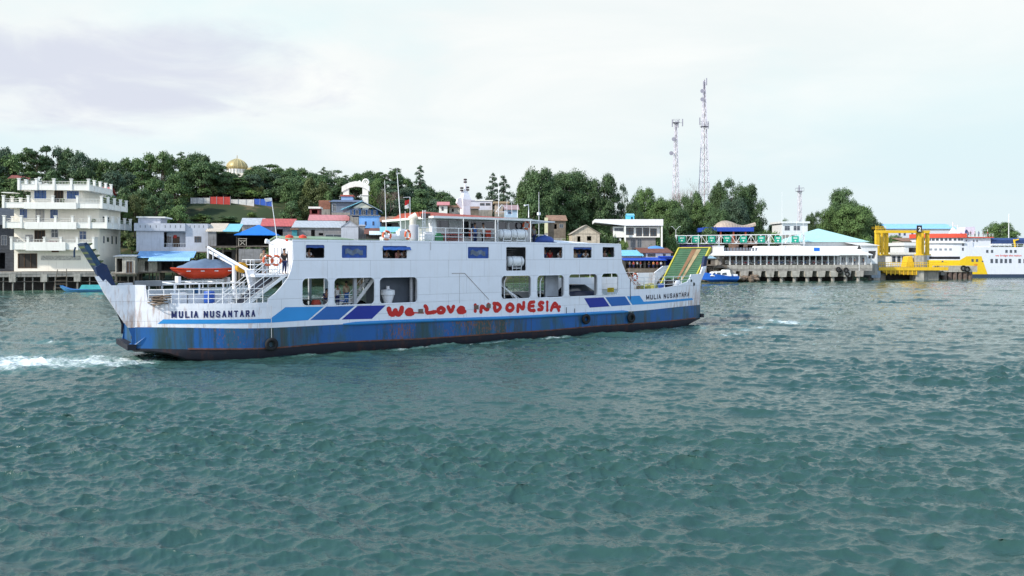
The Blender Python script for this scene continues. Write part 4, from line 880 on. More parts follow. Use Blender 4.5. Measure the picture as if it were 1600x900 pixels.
    mb.bar((u, v, g(302)), (u, v, g(281)), .07, 8); mb.bar((u-.45, v, g(300)), (u+.25, v, g(300)), .05); mb.bar((u+.2, v, g(302)), (u+.2, v, g(296)), .05); mb.bar((u-.3, v, g(302)), (u-.3, v, g(297)), .05)
    for s_ in (-.1, .25): mb.bar((u+s_, v, g(301)), (u, v, g(286)), .03)
    mst = mb.build('mast', WHITE, ferry)
    for du, py in ((0, 282), (.22, 294), (-.33, 295.5)):
        mb = MB(); [mb.lathe([(.10, 0), (.14, .02), (.14, .12), (.10, .14)], (u+du, v, g(py)-.2+.2*k), n=10) for k in range(2)]; mb.build('mast_lamp', M('lamp dark', (.05, .035, .035), rough=.4), mst)
    mb = MB(); mb.box(u+.3, u+.9, v-.06, v+.06, g(313.5), g(312)); mb.build('radar_arm', WHITE, mst)
    # whip aerials and posts: pixel of foot and head
    for nm, x0, y0, x1, y1, v, r in (('aerial', 628, 378, 620, 262, 4.0, .05), ('aerial', 634, 378, 633, 330, 5.0, .04), ('aerial', 604, 375, 601, 282, 6.0, .035), ('aerial', 779, 338, 779, 272, 4.6, .03), ('aerial', 792, 336, 792, 310, 4.6, .025), ('aerial', 800, 336, 799, 312, 4.0, .02), ('aerial', 808.5, 340, 808.5, 318, 3.0, .03), ('aerial', 826, 340, 826, 320, 2.6, .045), ('aerial', 842, 372, 842, 300, 5.0, .03)):
        mb = MB(); a, b = P(x0, y0, v), P(x1, y1, v); mb.bar(a, b, r, 6, r*.45)
        if x1 in (826,): mb.bar(b, (b[0]-.4, b[1], b[2]-.05), .03); mb.box(b[0]-.45, b[0]-.3, b[1]-.05, b[1]+.05, b[2]-.12, b[2])
        if x0 == 842: c = P(842, 334, v); mb.box(c[0]-.12, c[0]+.12, c[1]-.1, c[1]+.1, c[2]-.12, c[2]+.12)
        mb.build(nm, WHITE2, ferry)
    mb = MB(); c = P(618, 266, 4.0); [mb.bar(c, (c[0]+.5*math.cos(a), c[1]+.5*math.sin(a), c[2]+.12), .025) for a in (0, 1.6, 3.1, 4.7)]; mb.build('aerial_spreader', M('lamp dark'), ferry)
    # awning frame (thin pipes) above roof right
    mb = MB(); q = [P(775, 331, 3.0), P(792, 331, 3.0), P(792, 326, 3.0), P(784, 320, 3.0), P(775, 331, 3.0)]; mb.path(q, .025); mb.build('aerial_frame', WHITE2, ferry)
    # stair behind the tall opening
    mb = MB()
    for k in range(6): mb.box(17.6+.12*k, 19.3, 1.0+.2*k, 1.2+.2*k, 7.15-.17*k, 7.19-.17*k)
    mb.build('upper_stair', M('frame grey'), ferry)
    # furled blue blinds in the windows
    tarp = M('blue tarpaulin', (0.02, 0.07, 0.28), rough=.5, var=.35, scale=2.5, bump=.8, bscale=4)
    for a, b, c, d in (WU[1], WU[3]):
        mb = MB(); nx, nz = 14, 7; vs = []
        for j in range(nz+1):
            for i in range(nx+1): x = lerp(a-.0, c+.0, i/nx); z = lerp(b, d, j/nz); vs.append((x, .11 + .035*mnoise.noise(Vector((x*3, z*2.2, a))), z))
        mb.add(vs, [(j*(nx+1)+i, j*(nx+1)+i+1, (j+1)*(nx+1)+i+1, (j+1)*(nx+1)+i) for j in range(nz) for i in range(nx)]); mb.build('window_tarpaulin', tarp, ferry, smooth='full', recalc=False)
        mb = MB(); w_ = (c-a); mb.add([(a+w_*.15+w_*.7*s_, .065+.002*i, lerp(b, d, .28+.1*math.sin(i*1.7))+dz) for i, s_ in enumerate(np.linspace(0, 1, 8)) for dz in (0, .34)], [(2*i, 2*i+2, 2*i+3, 2*i+1) for i in range(7)]); mb.build('clear_pane', M('faded vinyl', (.10, .14, .20), rough=.3, var=.5, scale=3), ferry, recalc=False)
    for (a, b, c, d), t, st in ((WU[2], .28, .25), (WU[0], .2, .02), (WU[6], .16, .02)):
        mb = MB(); nx = 12; vs = []
        for j in range(4):
            for i in range(nx+1): x = lerp(a, c+(.25 if st > .1 else 0), i/nx); vs.append((x, .06 - st*j/3, d - t*j/3 + .02*math.sin(x*9+j)))
        mb.add(vs, [(j*(nx+1)+i, j*(nx+1)+i+1, (j+1)*(nx+1)+i+1, (j+1)*(nx+1)+i) for j in range(3) for i in range(nx)]); mb.build('rolled_tarpaulin', tarp, ferry, recalc=False)
build_upper()

# things carried by the ferry -------------------------------------------------
def fw(u, v, z): return FA + FD*u + FN*v + Vector((0, 0, z))
def fthing(name, label, cat, u, v, z, group=None, rz=0.0): return thing(name, label, cat, fw(u, v, z), FRZ+rz, group)
def build_cargo():
    orange = M('lifeboat orange', (0.58, 0.05, 0.015), rough=.45, var=.12, spots=.25)
    # open lifeboat under a slate cover, carried on the boat platform
    u0, v, z1 = fp(267, 421, 4.6); u1, _, zb = fp(373, 435, 4.6); uc = (u0+u1)/2; L_ = u1-u0
    t = fthing('lifeboat', 'orange open lifeboat under a slate grey canvas cover on the fore deck', 'lifeboat', uc, 4.6, zb)
    prof = []; n = 14; Hh = z1-zb
    for i in range(n+1):
        s_ = -1+2*i/n; x = s_*L_/2; w = 1.05*(1-abs(s_)**3.2)**.8+.02; sh = .22*s_*s_; kz = .42*Hh*max(0, abs(s_)-.55)/.45*1.9
        prof.append([(x, -w, Hh+sh*.3), (x*.985, -w*.93, Hh*.62+kz*.4), (x*.95, -w*.6, Hh*.15+kz), (x*.93, 0, 0+kz), (x*.95, w*.6, Hh*.15+kz), (x*.985, w*.93, Hh*.62+kz*.4), (x, w, Hh+sh*.3)])
    mb = MB(); mb.loft(prof); mb.build('boat_hull', orange, t, smooth=True)
    mb = MB(); [mb.path([(r[k][0], r[k][1]*1.02, r[k][2]+.02) for r in prof], .05, 6) for k in (0, 6)]; mb.build('gunwale', M('gunwale red', (.42, .05, .02)), t)
    mb = MB(); rings = []
    for i in range(n+1):
        s_ = -1+2*i/n; x = s_*L_/2*.93; w = 1.0*(1-abs(s_)**3.2)**.8+.02; hp = .62*(1-abs(s_-.05)**2.2)+.05+.05*math.sin(i*2.1); rings.append([(x, -w, Hh+.02), (x, -w*.5, Hh+hp*.72+.04*math.sin(i*3)), (x, 0, Hh+hp), (x, w*.5, Hh+hp*.72), (x, w, Hh+.02)])
    mb.loft(rings, closed=False); mb.build('boat_cover', M('slate canvas', (.12, .17, .25), rough=.85, var=.3, bump=.6, bscale=3), t, smooth='full', recalc=False)
    mb = MB(); [mb.box(-L_*.3+L_*.2*k-.12, -L_*.3+L_*.2*k+.12, -1.10, -1.06, Hh-.13, Hh-.08) for k in range(4)]; mb.build('grab_loops', WHITE2, t)
    mb = MB(); mb.box(-L_*.42, -L_*.38, -.5, .5, 4.75-zb, .2); mb.box(L_*.3, L_*.34, -.5, .5, 4.75-zb, .1); mb.build('chock', WHITE2, t)
    # davit
    mb = MB(); a, b = fp(325, 386, 4.4), fp(392, 425, 1.6); a2, b2 = fp(326, 393, 5.4), fp(366, 414, 3.2)
    d = fthing('boat_davit', 'white boat davit with two long jibs beside the orange lifeboat', 'davit', b[0], 1.6, 1.63); o = Vector((b[0], 1.6, 1.63))
    rel = lambda p: Vector(p)-o
    p = fp(395, 470, 1.6); mb.bar((.0, 0, 0), (0, 0, rel(b).z-.2), .17, 10); mb.build('davit_post', WHITE, d, smooth=True)
    mb = MB(); mb.bar(rel(b), rel(a), .11, 6, .09); mb.hexa([Vector(q)+rel(b) for q in ((-.1, -.25, -.9), (.75, -.25, -.9), (.75, .25, -.9), (-.1, .25, -.9), (-.35, -.2, .15), (.2, -.2, .1), (.2, .2, .1), (-.35, .2, .15))]); mb.build('jib', WHITE, d)
    mb = MB(); mb.bar(rel(b2), rel(a2), .11, 6, .09); mb.bar(rel(b2), (rel(b2).x, rel(b2).y, 0), .14, 8); mb.build('jib', WHITE, d)
    mb = MB(); mb.bar(rel(fp(325, 386, 4.4)), rel(fp(325, 404, 4.4)), .06); mb.bar(rel(fp(333, 391, 4.4)), rel(fp(333, 410, 4.8)), .05); q = fp(334, 388, 4.4); mb.build('fall_block', WHITE2, d)
    mb = MB(); c = rel(fp(377, 418, 2.6)); mb.lathe([(.02, -.3), (.34, -.3), (.34, .3), (.02, .3)], c, (0, 1, 0), 16); mb.build('winch_drum', M('machine yellow', (.62, .30, .02), var=.2, spots=.4), d)
    # life rafts
    raft = M('raft canister white', (.72, .73, .74), rough=.45, var=.1, streak=.4, streakcol=(.4, .3, .22))
    crad = WHITE2
    for i, (px, py, v, L_, r, zb, lab) in enumerate(((789, 366, .75, 1.35, .40, 7.6, 'white life raft canister on boat deck, left of the pair'), (810.5, 366, .75, 1.45, .40, 7.6, 'white life raft canister on boat deck, right of the pair'), (804, 408.5, .45, 1.55, .42, 5.36, 'white ribbed life raft canister standing in the tall side opening'))):
        u, _, z = fp(px, py, v); t = fthing('life_raft', lab, 'life raft', u, v, z); t['group'] = 'life raft canisters on the ferry'
        mb = MB(); canister(mb, (0, 0, 0), L_, r); mb.build('canister', raft, t, smooth=True)
        mb = MB(); [mb.torus((x, 0, 0), r*1.02, .02, (1, 0, 0), 18, 5) for x in (-L_*.27, L_*.27)]; mb.build('strap', M('grey strap', (.3, .3, .32)), t)
        mb = MB()
        for x in (-L_*.27, L_*.27):
            mb.path([(x, -.35, -r*.6), (x, -.3, zb-z), (x, .3, zb-z), (x, .35, -r*.6)], .028)
        mb.path([(-L_*.27, -.32, -r-.1), (L_*.27, -.32, -r-.1)], .028); mb.build('cradle', crad, t)
    # lifebuoys
    lb = M('lifebuoy orange', (.68, .13, .05), rough=.5, var=.1); lw = M('lifebuoy white', (.78, .76, .72), rough=.5)
    first = None
    for px, py, v, lab, rot in ((419, 407, .44, 'orange lifebuoy on the landing rail, nearer the fore deck', 0), (431.5, 407, .44, 'orange lifebuoy on the landing rail, nearer the white lobby', 0), (604.5, 368, .5, 'pale orange and white lifebuoy on boat deck, left of grey tank', 0), (637, 367, .3, 'large orange lifebuoy hanging beside the grey tank', 0), (822.5, 352, 1.5, 'small lifebuoy hanging under the bridge awning', 0), (992, 433, 2.2, 'pink lifebuoy rack on far rail behind superstructure', 0)):
        u, _, z = fp(px, py, v); r_ = .30
        mt = lambda i: 1 if (i % 5) == 0 else 0
        mb = MB(); mb.torus((0, 0, 0), r_, .075, (0, 1, 0), 20, 8, mats=mt); t = mb.build('lifebuoy', [lb, lw], None, smooth='full', recalc=False, label=lab, cat='lifebuoy', group='lifebuoys on the ferry')
        t.location = fw(u, v, z); t.rotation_euler = (0, 0, FRZ + (.5 if px == 637 else 0))
    # red pots and bundled tarpaulin
    for px, lab in ((452, 'red plastic bucket on the lobby roof, leftmost'), (473, 'red plastic bucket on the roof edge, right of its twin')):
        u, _, z = fp(px, 370, 1.0); mb = MB(); mb.lathe([(.19, 0), (.25, .05), (.27, .25), (.24, .36), (.12, .40), (.05, .44)], n=14); t = mb.build('bucket', M('bucket red', (.62, .05, .02), rough=.35), smooth=True, label=lab, cat='bucket', group='red buckets on the roof'); t.location = fw(u, 1.0, fp(px, 374.5, 1.0)[2]-.1)
    u, _, z = fp(850, 376, .9); mb = MB(); rings = []
    for i in range(9): s_ = -1+2*i/8; w = (1-abs(s_)**2.6)**.5; rings.append([(s_*.95, -.55*w, 0), (s_*.95, -.5*w, .38*w+.04*math.sin(i*3)), (s_*.95, -.1*w, .62*w+.05*math.sin(i*2)), (s_*.95, .35*w, .45*w), (s_*.95, .55*w, 0)])
    mb.loft(rings); t = mb.build('tarpaulin_bundle', M('blue canvas', (.03, .07, .26), rough=.6, var=.3, bump=.8, bscale=5), smooth='full', label='dark blue tarpaulin bundle on the boat deck beside the bridge awning', cat='tarpaulin'); t.location = fw(u, .9, 7.56); t.rotation_euler = (0, 0, FRZ)
    # tyre fenders hung on ropes
    rub = M('tyre rubber', (.014, .014, .015), rough=.8, var=.3)
    for px, py, yr, lab in ((424, 538, 478, 'black tyre fender on a long pale line near the forward name'), (915.5, 498.5, 484, 'black tyre fender below the dark blue stripe block'), (986, 496.5, 478, 'black tyre fender below the light blue stripe')):
        u, _, z = fp(px, py, -.12); t = fthing('tyre_fender', lab, 'tyre fender', u, -.16, z, 'tyre fenders on the ferry side')
        mb = MB(); mb.torus((0, 0, 0), .30, .13, (0, 1, 0), 24, 10); mb.build('tyre', rub, t, smooth='full', recalc=False)
        zr = fp(px, yr, -.1)[2]-z; mb = MB(); mb.bar((0, -.0, .38), (0, .08, zr), .012 if px > 500 else .016); mb.build('rope', M('pale rope', (.5, .5, .52), rough=.9), t)
    # drums, rope coils and gear on deck
    for px, py0, v, r, h, c, lab in ((327, 474, 2.0, .33, .75, (.03, .10, .42), 'blue plastic drum standing on fore deck behind the rail'), (309, 470, 5.0, .26, .9, (.02, .12, .30), 'tall blue drum farther back on the fore deck'), (1037, 455, 4.2, .55, .8, (.02, .06, .25), 'dark blue covered capstan on the stern deck')):
        u, _, z = fp(px, py0, v); mb = MB(); mb.lathe([(r*.9, 0), (r, .06), (r, h*.33), (r*1.04, h*.35), (r, h*.37), (r, h*.66), (r*1.04, h*.68), (r, h*.7), (r, h-.06), (r*.9, h)], n=16); t = mb.build('drum', M('drum %d' % px, c, rough=.4, var=.15), smooth=True, label=lab, cat='drum'); t.location = fw(u, v, 1.63 if px < 500 else 1.63+1.4) ; 
        if px < 500: t.location = fw(u, v, 3.55-.05)if px == 327 else fw(u, v, 1.63+1.8)
    mb = MB()
    for k in range(16): a = random.uniform(0, 6.28); mb.torus((random.uniform(-.35, .35), random.uniform(-.2, .2), .12+.035*k), random.uniform(.28, .42), .035, (random.uniform(-.15, .15), random.uniform(-.15, .15), 1), 16, 5)
    t = mb.build('rope_coil', M('old hawser', (.20, .15, .11), rough=.95, var=.4), label='brown heap of coiled mooring rope at forward bulwark', cat='rope coil', smooth='full', recalc=False); u, _, z = fp(249, 470, 1.9); t.location = fw(u, 1.9, 3.55-.1); t.scale = (1.0, .8, 1.0); t.location = fw(u, 1.9, 3.4)
    for i, (px, v) in enumerate(((1001, 2.0), (1010, 2.5), (1019, 3.0))):
        mb = MB()
        for k in range(8): mb.torus((0, 0, .06+.045*k), .40-.01*k, .04, (random.uniform(-.2, .2), random.uniform(-.2, .2), 1), 16, 5)
        u, _, z = fp(px, 452, v); t = mb.build('rope_coil', M('yellow green rope', (.34, .33, .08), rough=.95, var=.4), label='yellow green rope coil on the stern deck, ' + ('nearest the superstructure', 'middle of the row', 'nearest the winch')[i], cat='rope coil', group='rope coils on the stern deck', smooth='full', recalc=False); t.location = fw(u, v, 3.45)
    # anchor winch on the stern deck
    u, _, z = fp(1060, 445, 1.9); t = fthing('mooring_winch', 'mooring winch with white side disc and black drum on the stern deck', 'winch', u, 1.9, 1.63)
    zc = z-1.63; mb = MB(); mb.lathe([(.02, 0), (.42, 0), (.46, .03), (.46, .09), (.42, .12), (.02, .12)], (0, 0, zc), (0, 1, 0), 22); mb.build('winch_disc', WHITE, t, smooth=True)
    mb = MB(); mb.lathe([(.55, .14), (.55, .24), (.28, .25), (.28, 1.1), (.55, 1.12), (.55, 1.2)], (-.12, 0, zc+.05), (0, 1, 0), 20); mb.build('winch_drum', rub, t, smooth=True)
    mb = MB(); mb.lathe([(.10, -.03), (.10, 0)], (0.1, 0, zc-.1), (0, 1, 0), 10); mb.build('winch_hub', M('dark fitting'), t)
    mb = MB(); mb.box(-.5, .5, .1, 1.3, 0, zc-.3); mb.build('winch_base', M('frame grey'), t)
    # pink lifejacket rack, black rubber hoses etc. behind stern rail
    mb = MB(); a, b = fp(981, 425, 1.5), fp(1000, 445, 1.5)
    for k in range(5): mb.bar((lerp(a[0], b[0], k/4), 1.5, lerp(a[2], b[2], k/4)-1.0), (lerp(a[0], b[0], k/4), 1.5, lerp(a[2], b[2], k/4)), .03)
    mb.bar(a, b, .035); mb.bar((a[0], a[1], a[2]-.4), (b[0], b[1], b[2]-.4), .03); mb.build('stern_stair_rail', M('faded pink paint', (.50, .28, .25), var=.3, spots=.5), ferry)
    mb = MB(); a, b = fp(1062, 430, 5.0), fp(1072, 455, 5.0)
    for k in range(5): x = lerp(a[0], b[0], k/4); mb.bar((x, 5, 1.63), (x, 5, a[2]), .03)
    for k in range(4): mb.bar((a[0], 5, a[2]-k*.35), (b[0], 5, a[2]-k*.35), .03)
    mb.build('stern_gate', M('faded pink paint'), ferry)
    mb = MB(); a, b = fp(1024, 452, 6.0), fp(1060, 424, 6.0)
    for k in range(8): x = lerp(a[0], b[0], k/7); mb.box(x, x+.5, 5.2, 6.2, 1.63, lerp(a[2], b[2]-.6, k/7)-.2)
    mb.build('ramp_steps', M('dark fitting'), ferry)
    # dark car on the car deck seen in the sixth opening is built with the vehicles
    # flags
    red = M('flag red', (.50, .02, .02), rough=.8); wh = M('flag white', (.75, .74, .72), rough=.8)
    x, y = 640.5, 0; p0, p1 = fp(641, 378, 3.5), fp(640.5, 308, 3.5); o = fw(*p0)
    t = fthing('flag', 'red and white flag hanging from the thin gaff staff left of the bridge', 'flag', *p0)
    mb = MB(); mb.bar((0, 0, -.2), (p1[0]-p0[0], 0, p1[2]-p0[2]), .03); mb.bar((p1[0]-p0[0], 0, p1[2]-p0[2]), (p1[0]-p0[0]-.55, 0, p1[2]-p0[2]-.05), .018); mb.build('flagstaff', WHITE2, t)
    def cloth(w, h, x, z, mats, half, seed=0, axis=None):
        mb = MB(); nx, nz = 8, 8; vs = []
        for j in range(nz+1):
            for i in range(nx+1): a = i/nx; b = j/nz; vs.append((x - w*a*(1-.25*b), .10*math.sin(a*5+b*3+seed), z - h*b - .25*h*a*(.6+.4*math.sin(3*b))))
        for j in range(nz):
            for i in range(nx): mb.add([], []); mb.f.append((j*(nx+1)+i, j*(nx+1)+i+1, (j+1)*(nx+1)+i+1, (j+1)*(nx+1)+i)); mb.m.append(0 if j < half else 1)
        mb.v = vs; return mb
    a = fp(640, 312, 3.5); mb = cloth(.42, .62, a[0]-p0[0]-.03, a[2]-p0[2], None, 4); mb.build('flag_cloth', [red, wh], t, smooth='full', recalc=False)
    p0, p1 = fp(433, 372, 2.4), fp(424, 309, 2.4)
    t = fthing('flag', 'small white and blue flag on leaning pole above the white lobby', 'flag', *p0)
    mb = MB(); mb.bar((0, 0, -.15), (p1[0]-p0[0], 0, p1[2]-p0[2]), .03, 6, .02); mb.build('flagstaff', WHITE2, t)
    mb = cloth(.45, .30, p1[0]-p0[0], p1[2]-p0[2], None, 6, 2); mb.build('flag_cloth', [wh, M('flag blue', (.04, .12, .5))], t, smooth='full', recalc=False)
build_cargo()
def searchlight():
    u, _, z = fp(417, 377, 2.0); mb = MB(); mb.bar((u+.5, 2.0, z-.25), (u, 2.0, z-.1), .03); mb.lathe([(.08, -.2), (.16, .0), (.16, .1)], (u, 2.0, z), (-.8, 0, .1), 12); mb.build('searchlight', WHITE, ferry, smooth=True)
searchlight()

def car(w, rz, label, col, group=None, name='parked_car', Z=1.0):
    t = thing(name, label, 'car', w, rz, group); body = M('car paint %.2f %.2f' % (col[0], col[2]), col, rough=.3, var=.05)
    prof = [(-2.1, .35, .75, .80), (-1.9, .28, .95, .84), (-.9, .25, 1.0, .86), (.9, .25, .98, .86), (1.8, .28, .82, .84), (2.1, .38, .65, .76)]
    mb = MB(); mb.loft([[(x, -w_, lo), (x, w_, lo), (x, w_, hi-.12), (x, w_*.92, hi), (x, -w_*.92, hi), (x, -w_, hi-.12)] for x, lo, hi, w_ in prof]); mb.build('body', body, t, smooth=True)
    mb = MB(); mb.loft([[(x, -a, .97), (x, a, .97), (x, a*b, z), (x, -a*b, z)] for x, z, a, b in ((-1.75, 1.02, .78, .95), (-1.3, 1.45, .76, .82), (.2, 1.5, .76, .82), (1.05, 1.0, .76, .95))]); mb.build('cabin', GLASS(), t, smooth=True)
    mb = MB(); mb.box(-1.25, .15, -.6, .6, 1.47, 1.53); mb.build('roof', body, t)
    for x in (-1.3, 1.35):
        for y in (-.8, .8): mb = MB(); mb.lathe([(.02, -.09), (.24, -.1), (.31, -.08), (.31, .08), (.24, .1), (.02, .09)], (x, y, .31), (0, 1, 0), 16); mb.build('wheel', M('tyre rubber'), t, smooth=True)
    for y in (-.6, .6): mb = MB(); mb.box(2.02, 2.12, y-.14, y+.14, .55, .68); mb.build('headlight', M('lamp lens', (.7, .7, .7), rough=.2), t)
    return t
for u_, v_, z_, c_, l_ in ((27.2, 3.0, 2.5, (.012, .02, .06), 'dark blue car on the car deck in the sixth opening'), (7.5, 5.4, 1.65, (.02, .05, .2), 'blue car on the car deck in the second opening'), (26.4, 5.8, 1.65, (.35, .36, .38), 'silver car on the car deck in the fifth opening'), (22.2, 6.0, 1.65, (.05, .05, .055), 'black car on the car deck in the fourth opening')):
    car(fw(u_, v_, z_), FRZ, l_, c_)
MB().box(24.9, 29.2, 2.0, 4.0, 1.64, 2.49).build('vehicle_plinth', M('frame grey'), ferry)
def deck_clutter():
    u = 18.4; mb = MB(); mb.lathe([(.3, 1.63), (.3, 2.9), (.5, 2.95), (.5, 3.2), (.15, 3.3), (.15, 4.0)], (u, 2.2, 0), n=12); mb.box(u-.6, u+.6, 2.0, 2.4, 3.9, 4.05); mb.build('capstan_machine', M('dark machine', (.03, .05, .06), rough=.5), ferry, smooth=True)
    mb = MB(); [mb.bar((17.3+.18*k, .6+.05*k, 4.6-.2*k), (18.6+.18*k, .6, 3.2), .03) for k in range(4)]; mb.bar((17.2, .6, 4.4), (19, .6, 3.1), .05); mb.build('inner_stair_rail', WHITE2, ferry)
    mb = MB(); mb.box(21.9, 22.1, .8, 1.0, 1.63, 5.2); mb.box(22.1, 23.3, .9, .95, 3.2, 5.2); mb.build('partition', M('partition grey', (.35, .38, .42), var=.2, spots=.4), ferry)
    for k in range(9): mb = MB(); mb.torus((1.6+.18*(k % 3)+random.uniform(-.1, .1), 1.0+.2*(k//3), 3.0+.14*(k % 4)), .32, .05, (random.uniform(-1, 1), random.uniform(-.4, .4), .6), 14, 5); mb.build('hanging_hose', M('black paint'), ferry)
    mb = MB(); mb.lathe([(.3, 0), (.35, .2), (.25, .45)], (2.6, .8, 3.1), n=10); mb.build('red_pump', M('machine red', (.35, .05, .03), spots=.4), ferry)
deck_clutter()
# ------------------------------------------------------------------ people
SKIN = M('brown skin', (0.30, 0.16, 0.10), rough=.6, var=.1); HAIR = M('black hair', (0.012, 0.010, 0.009), rough=.5)
def skinned(joints, edges, name, subd=1):
    """joints: name -> (x, y, z, rx, ry); one continuous surface grown with a Skin modifier, evaluated once"""
    keys = list(joints); me = bpy.data.meshes.new(name); me.from_pydata([joints[k][:3] for k in keys], [(keys.index(a), keys.index(b)) for a, b in edges], [])
    o = bpy.data.objects.new(name, me); COL.objects.link(o)
    sk = o.modifiers.new('skin', 'SKIN'); sk.use_smooth_shade = True
    lay = me.skin_vertices[0] if me.skin_vertices else None
    if lay is None: 
        bpy.context.view_layer.objects.active = o
        bpy.context.view_layer.update(); lay = me.skin_vertices[0]
    for i, k in enumerate(keys): lay.data[i].radius = joints[k][3:5]; lay.data[i].use_root = (i == 0)
    sd = o.modifiers.new('sub', 'SUBSURF'); sd.levels = subd; sd.render_levels = subd
    bpy.context.view_layer.update()
    m2 = bpy.data.meshes.new_from_object(o.evaluated_get(bpy.context.evaluated_depsgraph_get())); m2.name = name
    bpy.data.objects.remove(o); bpy.data.meshes.remove(me); m2.polygons.foreach_set('use_smooth', [True]*len(m2.polygons)); return m2
def pose(kind):
    hz = 0.93; J = {'pelvis': (0, 0, hz, .15, .11), 'belly': (0, .0, 1.08, .13, .10), 'chest': (0, 0, 1.28, .16, .11), 'neck': (0, .0, 1.47, .05, .05), 'head0': (0, -.01, 1.56, .075, .085), 'head1': (0, -.015, 1.67, .08, .095), 'head2': (0, 0, 1.74, .045, .05)}
    lean = {'stand': 0, 'lean': .22, 'sit': 0.05}[kind]
    for s_, n in ((-1, 'L'), (1, 'R')):
        J['hip'+n] = (s_*.09, 0, .88, .085, .09)
        if kind == 'sit': J['knee'+n] = (s_*.11, -.42, .90, .06, .06); J['ankle'+n] = (s_*.11, -.42, .48, .042, .045); J['toe'+n] = (s_*.12, -.58, .44, .04, .03)
        else: J['knee'+n] = (s_*.10, -.03*(1 if s_ > 0 else 2), .49, .058, .06); J['ankle'+n] = (s_*.11, .02, .09, .038, .042); J['toe'+n] = (s_*.12, -.14, .04, .04, .028)
        J['sho'+n] = (s_*.19, 0, 1.40, .055, .055)
        if kind == 'stand': J['elb'+n] = (s_*.25, .02, 1.13, .04, .04); J['wri'+n] = (s_*.24, -.08, .90, .027, .03); J['hand'+n] = (s_*.235, -.11, .82, .022, .042)
        else: J['elb'+n] = (s_*.26, -.12, 1.17, .04, .04); J['wri'+n] = (s_*.18, -.36, 1.16, .027, .03); J['hand'+n] = (s_*.12, -.43, 1.15, .042, .022)
    if lean:
        for k in J:
            x, y, z, a, b = J[k]
            if z > hz and not (kind == 'sit' and k.startswith(('knee',))): J[k] = (x, y - lean*(z-hz)*1.3, z - lean*.10*(z-hz), a, b)
    E_ = [('pelvis', 'belly'), ('belly', 'chest'), ('chest', 'neck'), ('neck', 'head0'), ('head0', 'head1'), ('head1', 'head2')]
    for n in 'LR': E_ += [('pelvis', 'hip'+n), ('hip'+n, 'knee'+n), ('knee'+n, 'ankle'+n), ('ankle'+n, 'toe'+n), ('chest', 'sho'+n), ('sho'+n, 'elb'+n), ('elb'+n, 'wri'+n), ('wri'+n, 'hand'+n)]
    return J, E_
POSES = {}
def body_meshes(kind):
    if kind in POSES: return POSES[kind]
    J, E_ = pose(kind); body = skinned(J, E_, 'body', 2)
    fat = lambda k, f, z=0: (J[k][0], J[k][1], J[k][2]+z, J[k][3]*f + .012, J[k][4]*f + .012)
    sj = {k: fat(k, 1.12) for k in ('chest', 'belly', 'pelvis', 'shoL', 'shoR')}; sj['pelvis'] = fat('pelvis', 1.08, -.04)
    for n in 'LR': a, b = J['sho'+n], J['elb'+n]; sj['slv'+n] = tuple(lerp(a[i], b[i], .75) for i in range(3)) + (.062, .062)
    shirt = skinned(sj, [('chest', 'belly'), ('belly', 'pelvis'), ('chest', 'shoL'), ('chest', 'shoR'), ('shoL', 'slvL'), ('shoR', 'slvR')], 'shirt', 1)
    tj = {'pelvis': fat('pelvis', 1.05, .02)}
    for n in 'LR': tj['hip'+n] = fat('hip'+n, 1.1); tj['knee'+n] = fat('knee'+n, 1.15); tj['ankle'+n] = fat('ankle'+n, 1.2, .05)
    trou = skinned(tj, [('pelvis', 'hipL'), ('pelvis', 'hipR'), ('hipL', 'kneeL'), ('hipR', 'kneeR'), ('kneeL', 'ankleL'), ('kneeR', 'ankleR')], 'trousers', 1)
    h = J['head1']; mb = MB(); mb.ball((h[0], h[1]+.02, h[2]+.035), .105, .95, 12, 8); o = mb.build('hair', HAIR, smooth='full'); hair = o.data; bpy.data.objects.remove(o)
    # face features
    mb = MB(); y = h[1]-.098; [mb.ball((s_*.033, y+.006, h[2]-.02), .012, 1, 6, 4) for s_ in (-1, 1)]; mb.box(-.022, .022, y+.0, y+.014, h[2]-.085, h[2]-.077); o = mb.build('face_marks', HAIR); face = o.data; bpy.data.objects.remove(o)
    mb = MB(); mb.loft([[(-.012, y+.012, h[2]-.015), (.012, y+.012, h[2]-.015), (.012, y+.02, h[2]-.015), (-.012, y+.02, h[2]-.015)], [(-.018, y-.012, h[2]-.055), (.018, y-.012, h[2]-.055), (.018, y+.02, h[2]-.055), (-.018, y+.02, h[2]-.055)]]); o = mb.build('nose', SKIN); nose = o.data; bpy.data.objects.remove(o)
    body.materials.clear(); body.materials.append(SKIN)
    for m in (shirt, trou): m.materials.clear(); m.materials.append(SKIN)
    POSES[kind] = dict(body=body, shirt=shirt, trousers=trou, hair=hair, face_marks=face, nose=nose); return POSES[kind]
CLOTH = {n: M('cloth ' + n, c, rough=.9, var=.15, scale=6) for n, c in dict(white=(.62, .62, .62), red=(.42, .03, .03), grey=(.2, .21, .22), navy=(.02, .03, .10), beige=(.42, .34, .24), blue=(.05, .14, .38), black=(.02, .02, .022), pink=(.5, .22, .22), green=(.05, .2, .09), orange=(.6, .2, .04)).items()}
def person(loc, rz, label, shirt, trousers='navy', kind='stand', scale=.98, group=None, detail=True):
    ms = body_meshes(kind); t = thing('person', label, 'person', loc, rz, group, scale)
    for k in ('body', 'shirt', 'trousers', 'hair') + (('face_marks', 'nose') if detail else ()):
        o = bpy.data.objects.new(k, ms[k]); COL.objects.link(o); o.parent = t
        if k in ('shirt', 'trousers'): o.material_slots[0].link = 'OBJECT'; o.material_slots[0].material = CLOTH[shirt if k == 'shirt' else trousers]
    return t
